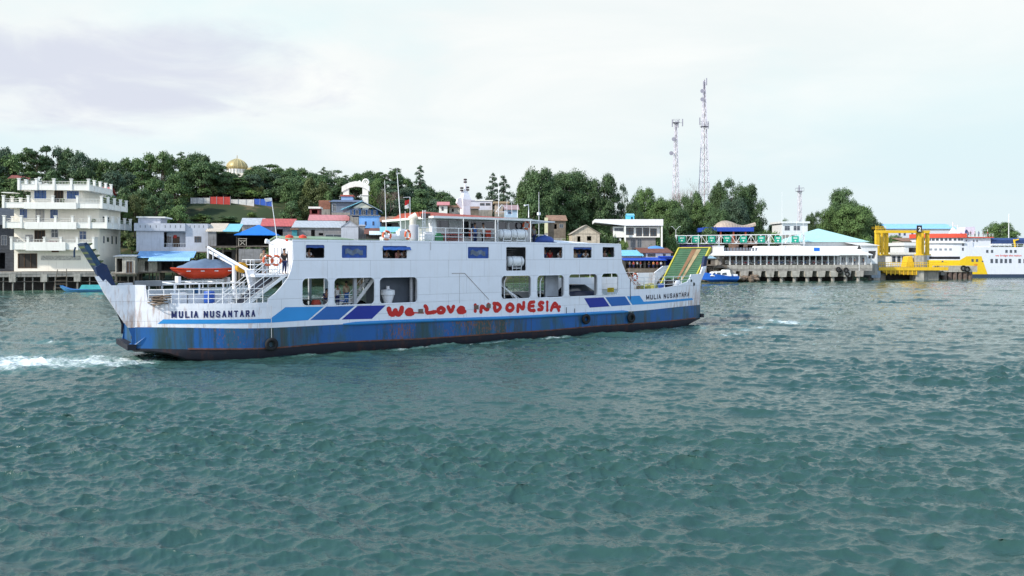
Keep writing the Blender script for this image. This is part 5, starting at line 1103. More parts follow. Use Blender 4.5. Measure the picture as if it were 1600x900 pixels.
def build_people():
    F0 = 5.34
    W = ['white', 'red', 'grey', 'navy', 'beige', 'blue', 'pink', 'green', 'black', 'orange']
    # passengers at the upper windows: column of the head in the photograph
    for px, v, s, lab in ((482, .55, 'white', 'passenger in white shirt at the first upper window'), (604, .50, 'grey', 'passenger in grey at the third upper window, left'), (622, .45, 'pink', 'passenger in pink at the third upper window, middle'), (631, .55, 'white', 'passenger in white at the third upper window, right'),
                          (854, .7, 'navy', 'passenger in navy at the sixth upper window, left'), (862, .9, 'red', 'passenger in red at the sixth upper window, middle'), (876, .4, 'white', 'passenger in white leaning at the sixth upper window, right'),
                          (901, .6, 'beige', 'passenger in beige at the seventh upper window, left'), (908, .9, 'blue', 'passenger in blue at the seventh upper window, middle'), (917, .45, 'white', 'passenger in white at the seventh upper window, right'), (946, .5, 'grey', 'passenger in grey at the last upper window'), (955, 1.0, 'green', 'passenger in green at the last upper window, farther in')):
        u, _, _ = fp(px, 395, v); person(fw(u, v+.25, F0), FRZ + random.uniform(-.4, .4), lab, s, kind='lean' if v < .6 else 'stand', scale=1.0 if v > .6 else .98, group='passengers at the upper windows')
    for px, v, z, s, tr, lab, k in ((527, 1.5, 2.9, 'white', 'navy', 'man in white shirt standing in the second car deck opening, left', 'stand'), (541, 1.4, 3.05, 'beige', 'blue', 'man in beige shirt and jeans standing on the steps in the second opening', 'stand'), (508, 1.2, 2.6, 'navy', 'grey', 'man in navy leaning in the first car deck opening', 'lean'),
                                 (412, 2.6, 5.3, 'beige', 'grey', 'crewman in beige standing on the landing behind lifebuoys', 'stand'), (444, .9, 5.3, 'black', 'navy', 'person in black on the landing beside the lobby wall', 'stand'), (742, 1.3, 7.37, 'blue', 'navy', 'crewman in blue standing beside the bridge rail, left', 'stand'), (755, 1.2, 7.37, 'white', 'black', 'crewman in white standing beside the bridge rail, right', 'stand'), (834, 2.3, 7.37, 'grey', 'navy', 'crewman in grey under the awning behind the life rafts', 'stand')):
        u, _, _ = fp(px, 395, v); person(fw(u, v, z), FRZ + .2, lab, s, tr, k, scale=.95)
build_people()
# ------------------------------------------------------------------ trees and plants
def leafmat(name, c, v=.45, ov=.18):
    m = M(name, c, rough=.6, var=v, scale=.35, objvar=ov, spec=.25); return m
LM = {'dark': leafmat('foliage dark', (.068, .116, .044)), 'mid': leafmat('foliage mid', (.090, .150, .046)), 'light': leafmat('foliage light', (.125, .185, .046)), 'blue': leafmat('foliage bluish', (.068, .110, .064)), 'dry': leafmat('foliage dry', (.16, .12, .08)), 'olive': leafmat('foliage olive', (.075, .095, .028))}
BARK = M('bark', (.12, .09, .065), rough=.95, var=.4, scale=1.5); PALEBARK = M('pale bark', (.30, .27, .22), rough=.95, var=.3, scale=1.5)
def leaves_mesh(name, centers, radii, n_total, leaf, seed, squash=.8, up=.35, shell=.5):
    """leaf-sized quads through the volume of many foliage clumps"""
    rng = np.random.default_rng(seed); centers = np.array(centers, float); radii = np.array(radii, float)
    w = radii**2; idx = rng.choice(len(radii), n_total, p=w/w.sum())
    d = rng.normal(size=(n_total, 3)); d /= np.linalg.norm(d, axis=1)[:, None]; d[:, 2] = np.where(d[:, 2] < -.25, -d[:, 2]*rng.uniform(.2, 1, n_total), d[:, 2])
    rr = shell + (1-shell)*rng.uniform(0, 1, n_total)**.6; rr *= 1 + .22*rng.normal(size=n_total)*.6
    p = centers[idx] + d*(radii[idx]*rr)[:, None]*np.array([1, 1, squash])
    nrm = d*.9 + rng.normal(size=(n_total, 3))*.55 + np.array([0, 0, up]); nrm /= np.linalg.norm(nrm, axis=1)[:, None]
    t = np.cross(nrm, rng.normal(size=(n_total, 3))); t /= np.linalg.norm(t, axis=1)[:, None]; b = np.cross(nrm, t)
    s = leaf*rng.uniform(.55, 1.25, n_total)[:, None]; asp = rng.uniform(.45, .9, n_total)[:, None]
    q = np.stack([p - t*s*.5, p + b*s*.5*asp, p + t*s*.5 - nrm*s*.12, p - b*s*.5*asp], 1).reshape(-1, 3)
    me = bpy.data.meshes.new(name); nv = len(q); me.vertices.add(nv); me.vertices.foreach_set('co', q.ravel().astype(np.float32)); nf = nv//4
    me.loops.add(nv); me.loops.foreach_set('vertex_index', np.arange(nv, dtype=np.int32)); me.polygons.add(nf); me.polygons.foreach_set('loop_start', (np.arange(nf)*4).astype(np.int32)); me.polygons.foreach_set('loop_total', np.full(nf, 4, np.int32)); me.update(); me.validate(); return me
def limb_mesh(name, limbs):
    mb = MB()
    for pts in limbs:
        for (p, r), (q, r2) in zip(pts[:-1], pts[1:]): mb.bar(p, q, r, 6, r2, cap=False)
    o = mb.build(name, BARK, smooth='full', recalc=False); me = o.data; bpy.data.objects.remove(o); return me
TREES = {}
def tree_kind(kind, seed):
    """unit sizes: every kind is modelled at its natural size in metres (H, W)"""
    key = (kind, seed)
    if key in TREES: return TREES[key]
    rnd = random.Random(seed*31 + hash_(kind)); C = []; Rr = []; limbs = []
    if kind == 'round':      # bushy hillside tree 10 m x 8 m
        H, W = 10.0, 8.0; th = 3.0; limbs.append([((0, 0, -1), .28), ((.1, 0, th), .20), ((.15, .1, 6.5), .09)])
        for k in range(19):
            a = rnd.uniform(0, 6.28); z = rnd.uniform(2.8, 8.6); r = (W/2-1.2)*math.sqrt(max(0, 1-((z-5.6)/4)**2))*rnd.uniform(.45, 1); c = (r*math.cos(a), r*math.sin(a), z); C.append(c); Rr.append(rnd.uniform(1.3, 2.1)); limbs.append([((.1, 0, th*rnd.uniform(.7, 1.1)), .11), (tuple(.6*v for v in c[:2]) + (c[2]*.8,), .07), (c, .03)])
        C.append((0, 0, 8.4)); Rr.append(1.6); n, leaf = 5200, .50
    elif kind == 'umbrella':  # tall bare stem, layered flat tufts 13 m x 8 m
        H, W = 13.0, 8.0; limbs.append([((0, 0, -1), .26), ((.3, 0, 6), .18), ((.1, .2, 12.2), .07)])
        for k in range(15):
            z = rnd.uniform(6.2, 12.3); a = rnd.uniform(0, 6.28); r = rnd.uniform(.4, 3.0)*(1.15-.35*(z-7.2)/5.2); c = (r*math.cos(a), r*math.sin(a), z); C.append(c); Rr.append(rnd.uniform(1.1, 1.9)); limbs.append([((.2, .1, z-1.6), .08), (c, .03)])
        n, leaf = 4000, .46
    elif kind == 'conifer':   # irregular tall araucaria-like 14 m x 6 m
        H, W = 14.0, 6.0; limbs.append([((0, 0, -1), .25), ((.1, 0, 8), .15), ((0, 0, 14), .04)])
        for k in range(22):
            z = 3.0 + 10.3*k/21; a = k*2.4 + rnd.uniform(-.5, .5); r = (2.3*(1-(z-3)/13))*rnd.uniform(.5, 1.15); c = (r*math.cos(a), r*math.sin(a), z); C.append(c); Rr.append(rnd.uniform(1.0, 1.7)*(1.15-.45*k/14)); limbs.append([((0, 0, z-.5), .06), (c, .02)])
        n, leaf = 3600, .42
    elif kind == 'sparse':    # open crown with sky showing through 12 x 8
        H, W = 12.0, 8.0; limbs.append([((0, 0, -1), .25), ((.2, 0, 4), .2), ((.4, .1, 8), .1)])
        for k in range(16):
            a = rnd.uniform(0, 6.28); z = rnd.uniform(5, 11.2); r = 3.3*rnd.uniform(.2, 1); c = (r*math.cos(a), r*math.sin(a), z); C.append(c); Rr.append(rnd.uniform(.9, 1.6)); limbs.append([((.2, 0, 4.5), .09), ((c[0]*.5, c[1]*.5, c[2]*.8), .06), (c, .02)])
        n, leaf = 1700, .42
    elif kind == 'grand':     # big rain tree 24 m x 24 m
        H, W = 24.0, 24.0; limbs.append([((0, 0, -1.5), .8), ((.3, 0, 4.5), .65), ((.5, .3, 12), .3)])
        for k in range(105):
            a = rnd.uniform(0, 6.28); z = rnd.uniform(3.6, 21.4); e = math.sqrt(max(0.03, 1-((z-11.5)/11.3)**2)); r = 9.6*e*(rnd.uniform(.2, 1)**.42); c = (r*math.cos(a), r*math.sin(a), z); C.append(c); Rr.append(rnd.uniform(2.1, 3.5))
            if k % 3 == 0: limbs.append([((.3, 0, rnd.uniform(3, 6)), .32), ((c[0]*.5, c[1]*.5, c[2]*.72), .18), (c, .05)])
        for k in range(9): a = k*2.1; C.append((3.6*math.cos(a), 3.6*math.sin(a), 7.0+1.35*k)); Rr.append(4.6 if k < 7 else 3.6)
        n, leaf = 44000, .58
    elif kind == 'bush':      # 3 x 4
        H, W = 3.0, 4.0; limbs.append([((0, 0, -.3), .08), ((0, 0, 1.2), .05)])
        for k in range(8): a = rnd.uniform(0, 6.28); r = rnd.uniform(0, 1.3); c = (r*math.cos(a), r*math.sin(a), rnd.uniform(.6, 1.9)); C.append(c); Rr.append(rnd.uniform(.6, 1.0)); limbs.append([((0, 0, .1), .04), (c, .02)])
        n, leaf = 1000, .36
    cm = leaves_mesh('crown', C, Rr, n, leaf, seed*7+len(kind), squash=.55 if kind == 'umbrella' else .8)
    TREES[key] = (H, W, cm, limb_mesh('trunk', limbs)); return TREES[key]
def hash_(s): return sum(ord(c)*(i+3) for i, c in enumerate(s)) % 997
TREE_N = [0]
def tree(kind, x, y, h, w, mat, label, cat='tree', group=None, name=None, bark=None, z=None):
    TREE_N[0] += 1; sd = TREE_N[0] % 4; H, W, cm, tm = tree_kind(kind, sd); zg = ground(x, y) if z is None else z
    t = thing(name or {'round': 'broadleaf_tree', 'umbrella': 'umbrella_tree', 'conifer': 'conifer_tree', 'sparse': 'open_crown_tree', 'grand': 'rain_tree', 'bush': 'bush'}[kind], label, cat, (x, y, zg), random.uniform(0, 6.28), group, (w/W, w/W, h/H))
    for nm, me in (('crown', cm), ('trunk', tm)):
        if not me.materials: me.materials.append(BARK)
        o = bpy.data.objects.new(nm, me); COL.objects.link(o); o.parent = t; o.material_slots[0].link = 'OBJECT'; o.material_slots[0].material = LM[mat] if nm == 'crown' else (bark or BARK)
    return t
def tree_px(kind, px, s, top, wpx, mat, label, **k):
    """tree in column px, s metres inland, its top at row top, wpx wide"""
    x, y = on_shore(px, s); zt = EYE - (top-400)/FOC*y; zg = ground(x, y); return tree(kind, x, y, max(2.0, zt-zg), wpx*y/FOC, mat, label, **k)
def plant_palm(x, y, h, n, label, spread=1.6, name='banana_plant', cat='plant', group='broad-leaved plants by the houses', mat='light'):
    zg = ground(x, y); t = thing(name, label, cat, (x, y, zg), random.uniform(0, 6), group)
    mb = MB()
    for k in range(n):
        a = 6.28*k/n + random.uniform(-.3, .3); L_ = spread*random.uniform(.8, 1.25); vs = []; m_ = 6
        for i in range(m_+1):
            s_ = i/m_; r = L_*s_; z = h*.55 + L_*.75*s_ - L_*1.0*s_*s_*random.uniform(.8, 1.1); w = .22*math.sin(math.pi*min(.98, s_+.06))*L_*.7
            cx, cy = r*math.cos(a), r*math.sin(a); nx, ny = -math.sin(a)*w, math.cos(a)*w; vs += [(cx-nx, cy-ny, z), (cx+nx, cy+ny, z+.05)]
        mb.add(vs, [(2*i, 2*i+1, 2*i+3, 2*i+2) for i in range(m_)])
    mb.build('fronds', LM[mat], t, recalc=False); mb = MB(); mb.bar((0, 0, -.3), (0, 0, h*.56), .12, 7, .08); mb.build('stem', BARK, t); return t
def build_trees():
    rnd = random.Random(5)
    top = lambda px: float(np.interp(px, [-120, -40, 0, 22, 60, 100, 140, 165, 190, 215, 245, 290, 325, 342, 360, 385, 400, 430, 460, 490, 520, 560, 590, 615, 640, 680, 700, 720, 740], [240, 236, 232, 236, 223, 227, 236, 247, 243, 238, 236, 233, 235, 247, 264, 265, 258, 254, 257, 260, 262, 266, 270, 264, 280, 288, 292, 304, 312]))
    # rear crest of the hill
    px = -250
    while px < 735:
        w = rnd.uniform(26, 40); k = rnd.choice(['umbrella', 'round', 'round', 'round', 'sparse', 'conifer', 'round']) if px > 160 else rnd.choice(['round', 'round', 'umbrella'])
        if px < -5 or px > 15 or True:
            sec = 'far left crest of the hill' if px < 165 else 'crest left of the golden dome' if px < 345 else 'crest right of the golden dome' if px < 560 else 'low wooded ridge behind the mast'
            tree_px(k, px, rnd.uniform(84, 100), top(px) + rnd.uniform(-2, 9), w*(1.15 if k == 'umbrella' else 1), rnd.choice(['blue', 'dark', 'mid', 'dark']), 'dark %s tree on the %s' % ({'umbrella': 'layered', 'round': 'dense round', 'sparse': 'thin open', 'conifer': 'tapering'}[k], sec), group='trees on the %s' % sec)
        px += w*rnd.uniform(.42, .62)
    # second and third rows on the slope
    for s0, off, w0, w1, x0, x1, mats in ((72, 16, 30, 46, -240, 740, ['dark', 'mid', 'blue', 'dark']), (58, 36, 28, 42, -240, 300, ['dark', 'mid', 'mid', 'dark']), (66, 22, 26, 40, 290, 470, ['dark', 'mid', 'dark', 'blue']), (60, 34, 26, 40, 430, 740, ['dark', 'mid', 'mid', 'blue']), (46, 54, 26, 38, -220, 300, ['mid', 'dark', 'mid', 'olive']), (44, 50, 24, 36, 440, 520, ['mid', 'dark', 'olive']), (46, 44, 24, 36, 590, 740, ['dark', 'mid', 'blue'])):
        px = x0
        while px < x1:
            w = rnd.uniform(w0, w1)
            if not (s0 in (58, 46) and 150 < px < 205 and False):
                sec = 'far left slope' if px < 165 else 'slope below the golden dome' if px < 460 else 'slope behind the blue house' if px < 620 else 'slope behind the ferry bridge'
                q = rnd.choice(['round', 'round', 'round', 'umbrella' if s0 > 60 else 'round']); m = rnd.choice(mats)
                cap = 300 if 285 < px < 450 else 330
                x, y = on_shore(px, (max(s0, 79) if 285 < px < 445 else s0) + rnd.uniform(-5, 5)); zg = ground(x, y); hh = rnd.uniform(8, 12)
                tp = 400 - (zg+hh-EYE)*FOC/y
                tp = max(tp, top(px) + off*.6*rnd.uniform(.5, 1.2))
                zt = EYE - (tp-400)/FOC*y
                tree(q, x, y, max(5.0, min(14, zt-zg)), w*y/FOC, m, '%s leafy tree on the %s' % ({'dark': 'dark green', 'mid': 'mid green', 'blue': 'blue green', 'olive': 'olive green'}[m], sec), group='trees on the %s' % sec)
            px += w*rnd.uniform(.48, .72)
    # named individuals against the sky
    for k, px, s, tp, w, m, lab in (('conifer', 656, 80, 257, 32, 'blue', 'tall narrow conifer standing alone against the sky right of the tallest aerial'), ('conifer', 770, 70, 269, 34, 'blue', 'left tall conifer of the pair against the sky right of the mast'), ('conifer', 788, 68, 273, 34, 'blue', 'right tall conifer of the pair against the sky right of the mast'), ('umbrella', 616, 84, 261, 30, 'dark', 'flat-topped dark tree behind the tall aerial'), ('sparse', 806, 60, 300, 26, 'blue', 'thin low tree just right of the conifer pair'), ('umbrella', 746, 80, 300, 18, 'blue', 'small flat tree left of the conifer pair'),
                                    ('round', 485, 55, 276, 34, 'olive', 'yellow green tree on the slope left of the white arch'), ('round', 502, 52, 284, 34, 'olive', 'drooping yellow green tree nearest the white arch'), ('round', 10, 88, 226, 30, 'blue', 'grey green tree at the top left corner of the hill'),
                                    ('round', 590, 55, 278, 26, 'mid', 'bright green tree right of the white arch'), ('round', 578, 50, 286, 22, 'light', 'yellow green tree just right of the arch pillar')):
        tree_px(k, px, s, tp, w, m, lab)
    for px, s, tp, lab in ((601, 48, 292, 'leafless greyish brown tree above the blue house'), (1063, 60, 279, 'bare twiggy tree at the foot of the short telecom tower')):
        x, y = on_shore(px, s); zg = ground(x, y); H_ = EYE - (tp-400)/FOC*y - zg; t = thing('bare_tree', lab, 'tree', (x, y, zg)); mb = MB(); tw = MB()
        def grow(p, d, L_, r, n, mb=mb, tw=tw):
            q = p + d*L_; (mb if n > 3 else tw).bar(p, q, r, 5, r*.7, cap=False)
            if n == 0: return
            for _ in range(3 if n > 2 else 4): grow(p.lerp(q, rnd.uniform(.6, 1)), (d + Vector((rnd.uniform(-1, 1), rnd.uniform(-1, 1), rnd.uniform(-.2, .6)))*.62).normalized(), L_*rnd.uniform(.6, .8), r*.55, n-1)
        grow(Vector((0, 0, -.5)), Vector((0, 0, 1)), H_*.42, .26, 5); mb.build('trunk', BARK, t); tw.build('twigs', M('twig brown', (.20, .15, .12), rough=.95), t, recalc=False)
    # the great trees in the middle
    for px, s, tp, w, m, lab in ((846, 44, 258, 82, 'dark', 'great dark rain tree left of the group beside the ferry bridge'), (892, 48, 262, 84, 'dark', 'great dark rain tree, second of the middle group'), (938, 46, 268, 74, 'dark', 'great dark rain tree, right end of the middle group'), (868, 58, 268, 80, 'blue', 'great tree at the back of the middle group'),
                                 (1010, 46, 290, 56, 'mid', 'broad green tree left of the telecom towers'), (1042, 34, 306, 60, 'mid', 'bright broad tree in front of the telecom towers'), (1080, 42, 296, 50, 'dark', 'dark tree at the foot of the tall telecom tower'), (1131, 40, 276, 56, 'dark', 'great dark tree right of the tall telecom tower'), (1168, 42, 283, 60, 'dark', 'rounded dark tree at the right end of the tower group'), (1146, 28, 306, 56, 'blue', 'lower dark tree behind the fish-shaped roof'),
                                 (1058, 30, 318, 56, 'dark', 'dark leafy tree filling the gap below the towers'), (1098, 36, 308, 52, 'mid', 'green tree between the tall tower and the gantry'), (990, 38, 312, 44, 'dark', 'dark tree left behind the white modern building'), (1120, 26, 322, 50, 'dark', 'low dark tree left of the fish-shaped roof'), (822, 50, 282, 46, 'mid', 'green tree at the left foot of the middle group'), (1350, 40, 330, 50, 'dark', 'dark tree right behind the pyramid roof'), (1318, 46, 290, 64, 'dark', 'tall tree top behind the pale pyramid roof'), (1334, 34, 316, 70, 'mid', 'wide green tree behind the pale pyramid roof'), (1296, 40, 320, 44, 'mid', 'green tree left behind the pale pyramid roof'), (1272, 52, 328, 34, 'dark', 'dark tree beside the slim lattice tower'), (1566, 60, 345, 62, 'mid', 'round tree behind the moored ferry at the right edge')):
        tree_px('grand', px, s, tp, w, m, lab)
    for k, px, s, tp, w, m, lab in (('sparse', 972, 52, 287, 26, 'blue', 'thin see-through tree between the two dark groups'), ('sparse', 962, 50, 296, 22, 'blue', 'thin see-through tree at the edge of the middle group'), ('sparse', 832, 50, 268, 30, 'mid', 'loose green tree at left edge of the middle group'), ('round', 828, 40, 300, 36, 'dark', 'dark tree below the left edge of the middle group'), ('round', 1210, 45, 345, 24, 'dark', 'small dark tree right of the fish-shaped roof'), ('round', 1228, 50, 342, 20, 'dark', 'small round tree beside the slim lattice tower'), ('round', 1400, 40, 366, 44, 'mid', 'green tree behind the yellow link span portal'), ('round', 1388, 30, 372, 30, 'mid', 'low green tree left of the yellow portal'), ('round', 1372, 60, 344, 26, 'blue', 'small far tree right of the wide green tree'), ('round', 1418, 34, 378, 26, 'dark', 'dark tree right behind the yellow portal')):
        tree_px(k, px, s, tp, w, m, lab)
    for i, (px, s, tp, w, m) in enumerate(((860, 26, 368, 36, 'dark'), (915, 24, 352, 34, 'dark'), (886, 20, 360, 30, 'light'), (900, 16, 366, 26, 'mid'), (945, 15, 352, 30, 'dark'), (962, 13, 362, 28, 'dark'), (1018, 11, 345, 34, 'mid'), (1005, 12, 356, 26, 'mid'), (1036, 16, 352, 26, 'mid'), (846, 18, 372, 26, 'dark'), (924, 12, 372, 26, 'mid'), (975, 9, 374, 20, 'light'), (1050, 12, 368, 24, 'mid'), (1105, 18, 352, 36, 'dark'), (1195, 26, 356, 40, 'mid'), (1213, 22, 362, 30, 'mid'), (1183, 24, 362, 26, 'dark'), (772, 42, 334, 30, 'mid'), (758, 40, 338, 26, 'mid'), (1122, 8, 398, 22, 'mid'), (1136, 6, 402, 20, 'mid'))):
        tree_px('round', px, s, tp, w, m, 'small %s tree among the waterfront houses' % {'dark': 'dark', 'mid': 'green', 'light': 'yellow green'}[m], group='small trees among the waterfront houses')
    # undergrowth on the banks
    for lo, hi, n, s0, s1 in ((-20, 310, 60, 14, 44), (290, 470, 84, 14, 36), (285, 460, 34, 37, 57), (285, 455, 54, 73, 80), (440, 640, 26, 22, 50), (620, 830, 26, 16, 44), (820, 1060, 32, 6, 34), (1060, 1260, 22, 10, 34)):
        for _ in range(n):
            px = rnd.uniform(lo, hi); s = rnd.uniform(s0, s1); x, y = on_shore(px, s); sec = 'left bank' if px < 310 else 'bank below the fence' if px < 460 else 'bank behind the blue house' if px < 640 else 'bank behind the ferry' if px < 830 else 'bank by the white modern building'
            m = rnd.choice(['mid', 'light', 'mid', 'dark', 'olive']); tree('bush', x, y, rnd.uniform(2.4, 5.2)*(.5 if lo == 285 and s < 60 else 1), rnd.uniform(3.2, 6.5), m, 'leafy %s bush on the %s' % ({'mid': 'green', 'light': 'light green', 'dark': 'dark', 'olive': 'olive'}[m], sec), cat='bush', group='bushes on the %s' % sec)
    for px, s, h in ((200, 14, 6), (192, 17, 5.5), (186, 13, 5), (500, 16, 3.5), (512, 16, 3.8), (522, 15, 3.2), (480, 19, 3), (470, 20, 3.2), (415, 32, 3.2), (402, 34, 3), (388, 34, 3.2), (428, 31, 3.4), (378, 33, 3), (440, 30, 3.2), (592, 38, 3), (584, 39, 3)):
        x, y = on_shore(px, s); plant_palm(x, y, h, 9, 'broad-leaved banana plant on the bank near the houses', spread=h*.55)
build_trees()
# ------------------------------------------------------------------ town on the far shore
class Site:
    def __init__(s, px, py, Y, rz=0.0): s.O = at(px, py, Y); s.rz = R(rz); s.e = Vector((math.cos(s.rz), math.sin(s.rz), 0)); s.n = Vector((-s.e.y, s.e.x, 0))
    def P(s, px, py, d=0.0):
        """local (x, depth, z) of the point seen at a pixel on the plane d metres behind the front face"""
        o = s.O + s.n*d; r = (px-800)/FOC; t = (r*o.y - o.x)/(s.e.x - r*s.e.y); Y = o.y + s.e.y*t; return t, d, EYE-(py-400)/FOC*Y - s.O.z
    def thing(s, name, label, cat, group=None): return thing(name, label, cat, s.O, s.rz, group)
    def W(s, l): return s.O + s.e*l[0] + s.n*l[1] + Vector((0, 0, l[2]))
WF = {'white': M('window frame white', (.7, .7, .68)), 'blue': M('window frame blue', (.05, .12, .35)), 'brown': M('window frame brown', (.12, .07, .04)), 'grey': M('window frame grey', (.3, .31, .33))}
PANE = GLASS('pane', (.03, .045, .06)); BPANE = GLASS('blue pane', (.03, .08, .2)); CURT = M('curtain', (.45, .42, .38), var=.3, scale=4)
def opening(t, x0, x1, z0, z1, y=0.0, kind='w', frame='white', pane=None, mull=2):
    f = .07*max(.7, min(1.6, (x1-x0)/1.3)); nm = {'w': 'window', 'd': 'door', 'b': 'window'}[kind]
    mb = MB(); mb.plate([(x0, z0), (x1, z0), (x1, z1), (x0, z1)], [[(x0+f, z0+f), (x1-f, z0+f), (x1-f, z1-f), (x0+f, z1-f)]], lambda a, b, q: (a, q, b), y-.04, y+.12)
    for k in range(1, mull): x = lerp(x0, x1, k/mull); mb.box(x-f*.35, x+f*.35, y-.03, y+.1, z0+f, z1-f)
    if z1-z0 > 1.2 and kind != 'd': z = lerp(z0, z1, .62); mb.box(x0+f, x1-f, y-.026, y+.094, z-f*.3, z+f*.3)
    w = mb.build(nm, WF[frame], t); mb = MB(); mb.box(x0+f*.8, x1-f*.8, y+.05, y+.08, z0+f*.8, z1-f*.8); mb.build('pane' if kind != 'd' else 'door_leaf', pane or (BPANE if kind == 'b' else PANE if kind == 'w' else M('door leaf', (.10, .06, .04), var=.3)), w)
def walls(t, x0, x1, z0, z1, depth, mat, holes=(), y=0.0, name='wall', zb=None):
    """hollow box of walls; holes cut in the front"""
    mb = MB(); mb.plate([(x0, z0), (x1, z0), (x1, z1), (x0, z1)], [[(a, b), (c, b), (c, d), (a, d)] for a, b, c, d in holes], lambda a, b, q: (a, q, b), y, y+.2)
    mb.box(x0, x0+.2, y+.2, y+depth, z0, z1); mb.box(x1-.2, x1, y+.2, y+depth, z0, z1); mb.box(x0+.2, x1-.2, y+depth-.2, y+depth, z0, z1); mb.box(x0+.2, x1-.2, y+.2, y+depth-.2, z0+.001, z0+.1)
    return mb.build(name, mat, t)
def flat_roof(t, x0, x1, y0, y1, z, mat, th=.25, ov=.2, name='roof'): return MB().box(x0-ov, x1+ov, y0-ov, y1+ov, z, z+th).build(name, mat, t)
def gable(t, x0, x1, y0, y1, z, zr, mat, ov=.4, along='x', name='roof', gmat=None):
    mb = MB(); th = .12
    if along == 'x':
        ym = (y0+y1)/2; a = [(x0-ov, y0-ov, z-.1), (x1+ov, y0-ov, z-.1), (x1+ov, ym, zr), (x0-ov, ym, zr)]; b = [(x0-ov, ym, zr), (x1+ov, ym, zr), (x1+ov, y1+ov, z-.1), (x0-ov, y1+ov, z-.1)]
        g = [((x, y0, z), (x, y1, z), (x, ym, zr-.05)) for x in (x0+.01, x1-.01)]
    else:
        xm = (x0+x1)/2; a = [(x0-ov, y0-ov, z-.1), (x0-ov, y1+ov, z-.1), (xm, y1+ov, zr), (xm, y0-ov, zr)]; b = [(xm, y0-ov, zr), (xm, y1+ov, zr), (x1+ov, y1+ov, z-.1), (x1+ov, y0-ov, z-.1)]
        g = [((x0, y, z), (x1, y, z), (xm, y, zr-.05)) for y in (y0+.01, y1-.01)]
    for q in (a, b): mb.hexa([(p[0], p[1], p[2]) for p in q] + [(p[0], p[1], p[2]+th) for p in q])
    r = mb.build(name, mat, t)
    if gmat:
        mb = MB(); 
        for q in g: mb.add(q, [(0, 1, 2)])
        mb.build('gable', gmat, t, recalc=False)
    return r
def shed(t, x0, x1, y0, y1, z0, z1, mat, ov=.3, name='roof', th=.08):
    """lean-to: low edge z0 at the front, z1 at the back"""
    mb = MB(); p = [(x0-ov, y0-ov, z0), (x1+ov, y0-ov, z0), (x1+ov, y1, z1), (x0-ov, y1, z1)]; mb.hexa(p + [(a, b, c+th) for a, b, c in p]); return mb.build(name, mat, t)
def hip(t, x0, x1, y0, y1, z, zr, mat, ov=.4, ridge=0.0, name='roof'):
    mb = MB(); xm, ym = (x0+x1)/2, (y0+y1)/2; b = [(x0-ov, y0-ov, z), (x1+ov, y0-ov, z), (x1+ov, y1+ov, z), (x0-ov, y1+ov, z)]
    mb.add(b + [(a, c, d-.12) for a, c, d in b] + [(xm-ridge, ym, zr), (xm+ridge, ym, zr)], [(0, 1, 9, 8), (1, 2, 9), (2, 3, 8, 9), (3, 0, 8), (4, 5, 6, 7), (0, 1, 5, 4), (1, 2, 6, 5), (2, 3, 7, 6), (3, 0, 4, 7)]); return mb.build(name, mat, t)
def stilts(t, xs, ys, z0, z1, mat, r=.14, name='stilt'):
    for x in xs:
        for y in ys: MB().bar((x, y, z0), (x, y, z1), r, 7).build(name, mat, t)
CONC = M('old concrete', (.30, .28, .25), rough=.95, var=.3, scale=.8, streak=.7, streakcol=(.06, .055, .045)); WOOD = M('grey wood', (.17, .14, .11), rough=.95, var=.4, streak=.5, stripes=('X', .3, .5)); PALEW = M('pale plank', (.42, .38, .32), rough=.9, var=.35, streak=.5, stripes=('X', .3, .4)); DARKW = M('dark plank', (.055, .05, .045), rough=.95, var=.4)
CREAM = M('cream plaster', (.85, .79, .67), rough=.8, var=.07, scale=.4, streak=.28, streakcol=(.42, .38, .32)); WPL = M('white plaster', (.81, .785, .72), rough=.8, var=.06, scale=.4, streak=.32, streakcol=(.45, .42, .38)); GREYP = M('pale grey plaster', (.50, .51, .56), rough=.85, var=.08, streak=.4, streakcol=(.25, .25, .27)); BLOCK = M('grey block wall', (.24, .23, .23), rough=.95, var=.3, streak=.5)
TIN = M('grey tin roof', (.42, .44, .47), rough=.5, var=.2, streak=.4, streakcol=(.2, .14, .1), stripes=('X', .3, .7)); REDT = M('red tin roof', (.46, .10, .09), rough=.6, var=.2, stripes=('X', .3, .7)); PINKT = M('faded red tin roof', (.52, .20, .20), rough=.6, var=.15, stripes=('X', .3, .7)); CYANT = M('turquoise tin roof', (.20, .50, .62), rough=.5, var=.15, stripes=('X', .3, .7)); LBLUE = M('light blue tin roof', (.22, .42, .70), rough=.5, var=.15, stripes=('X', .3, .7)); BROWNT = M('brown tile roof', (.17, .07, .05), rough=.85, var=.3, stripes=('Y', .3, .8)); RUST = M('rusty tin roof', (.26, .15, .10), rough=.8, var=.4, stripes=('X', .3, .7)); BTARP = M('bright blue canvas', (.015, .16, .55), rough=.6, var=.12, bump=.4, bscale=2); ROYAL = M('royal blue paint', (.02, .07, .42), rough=.5)

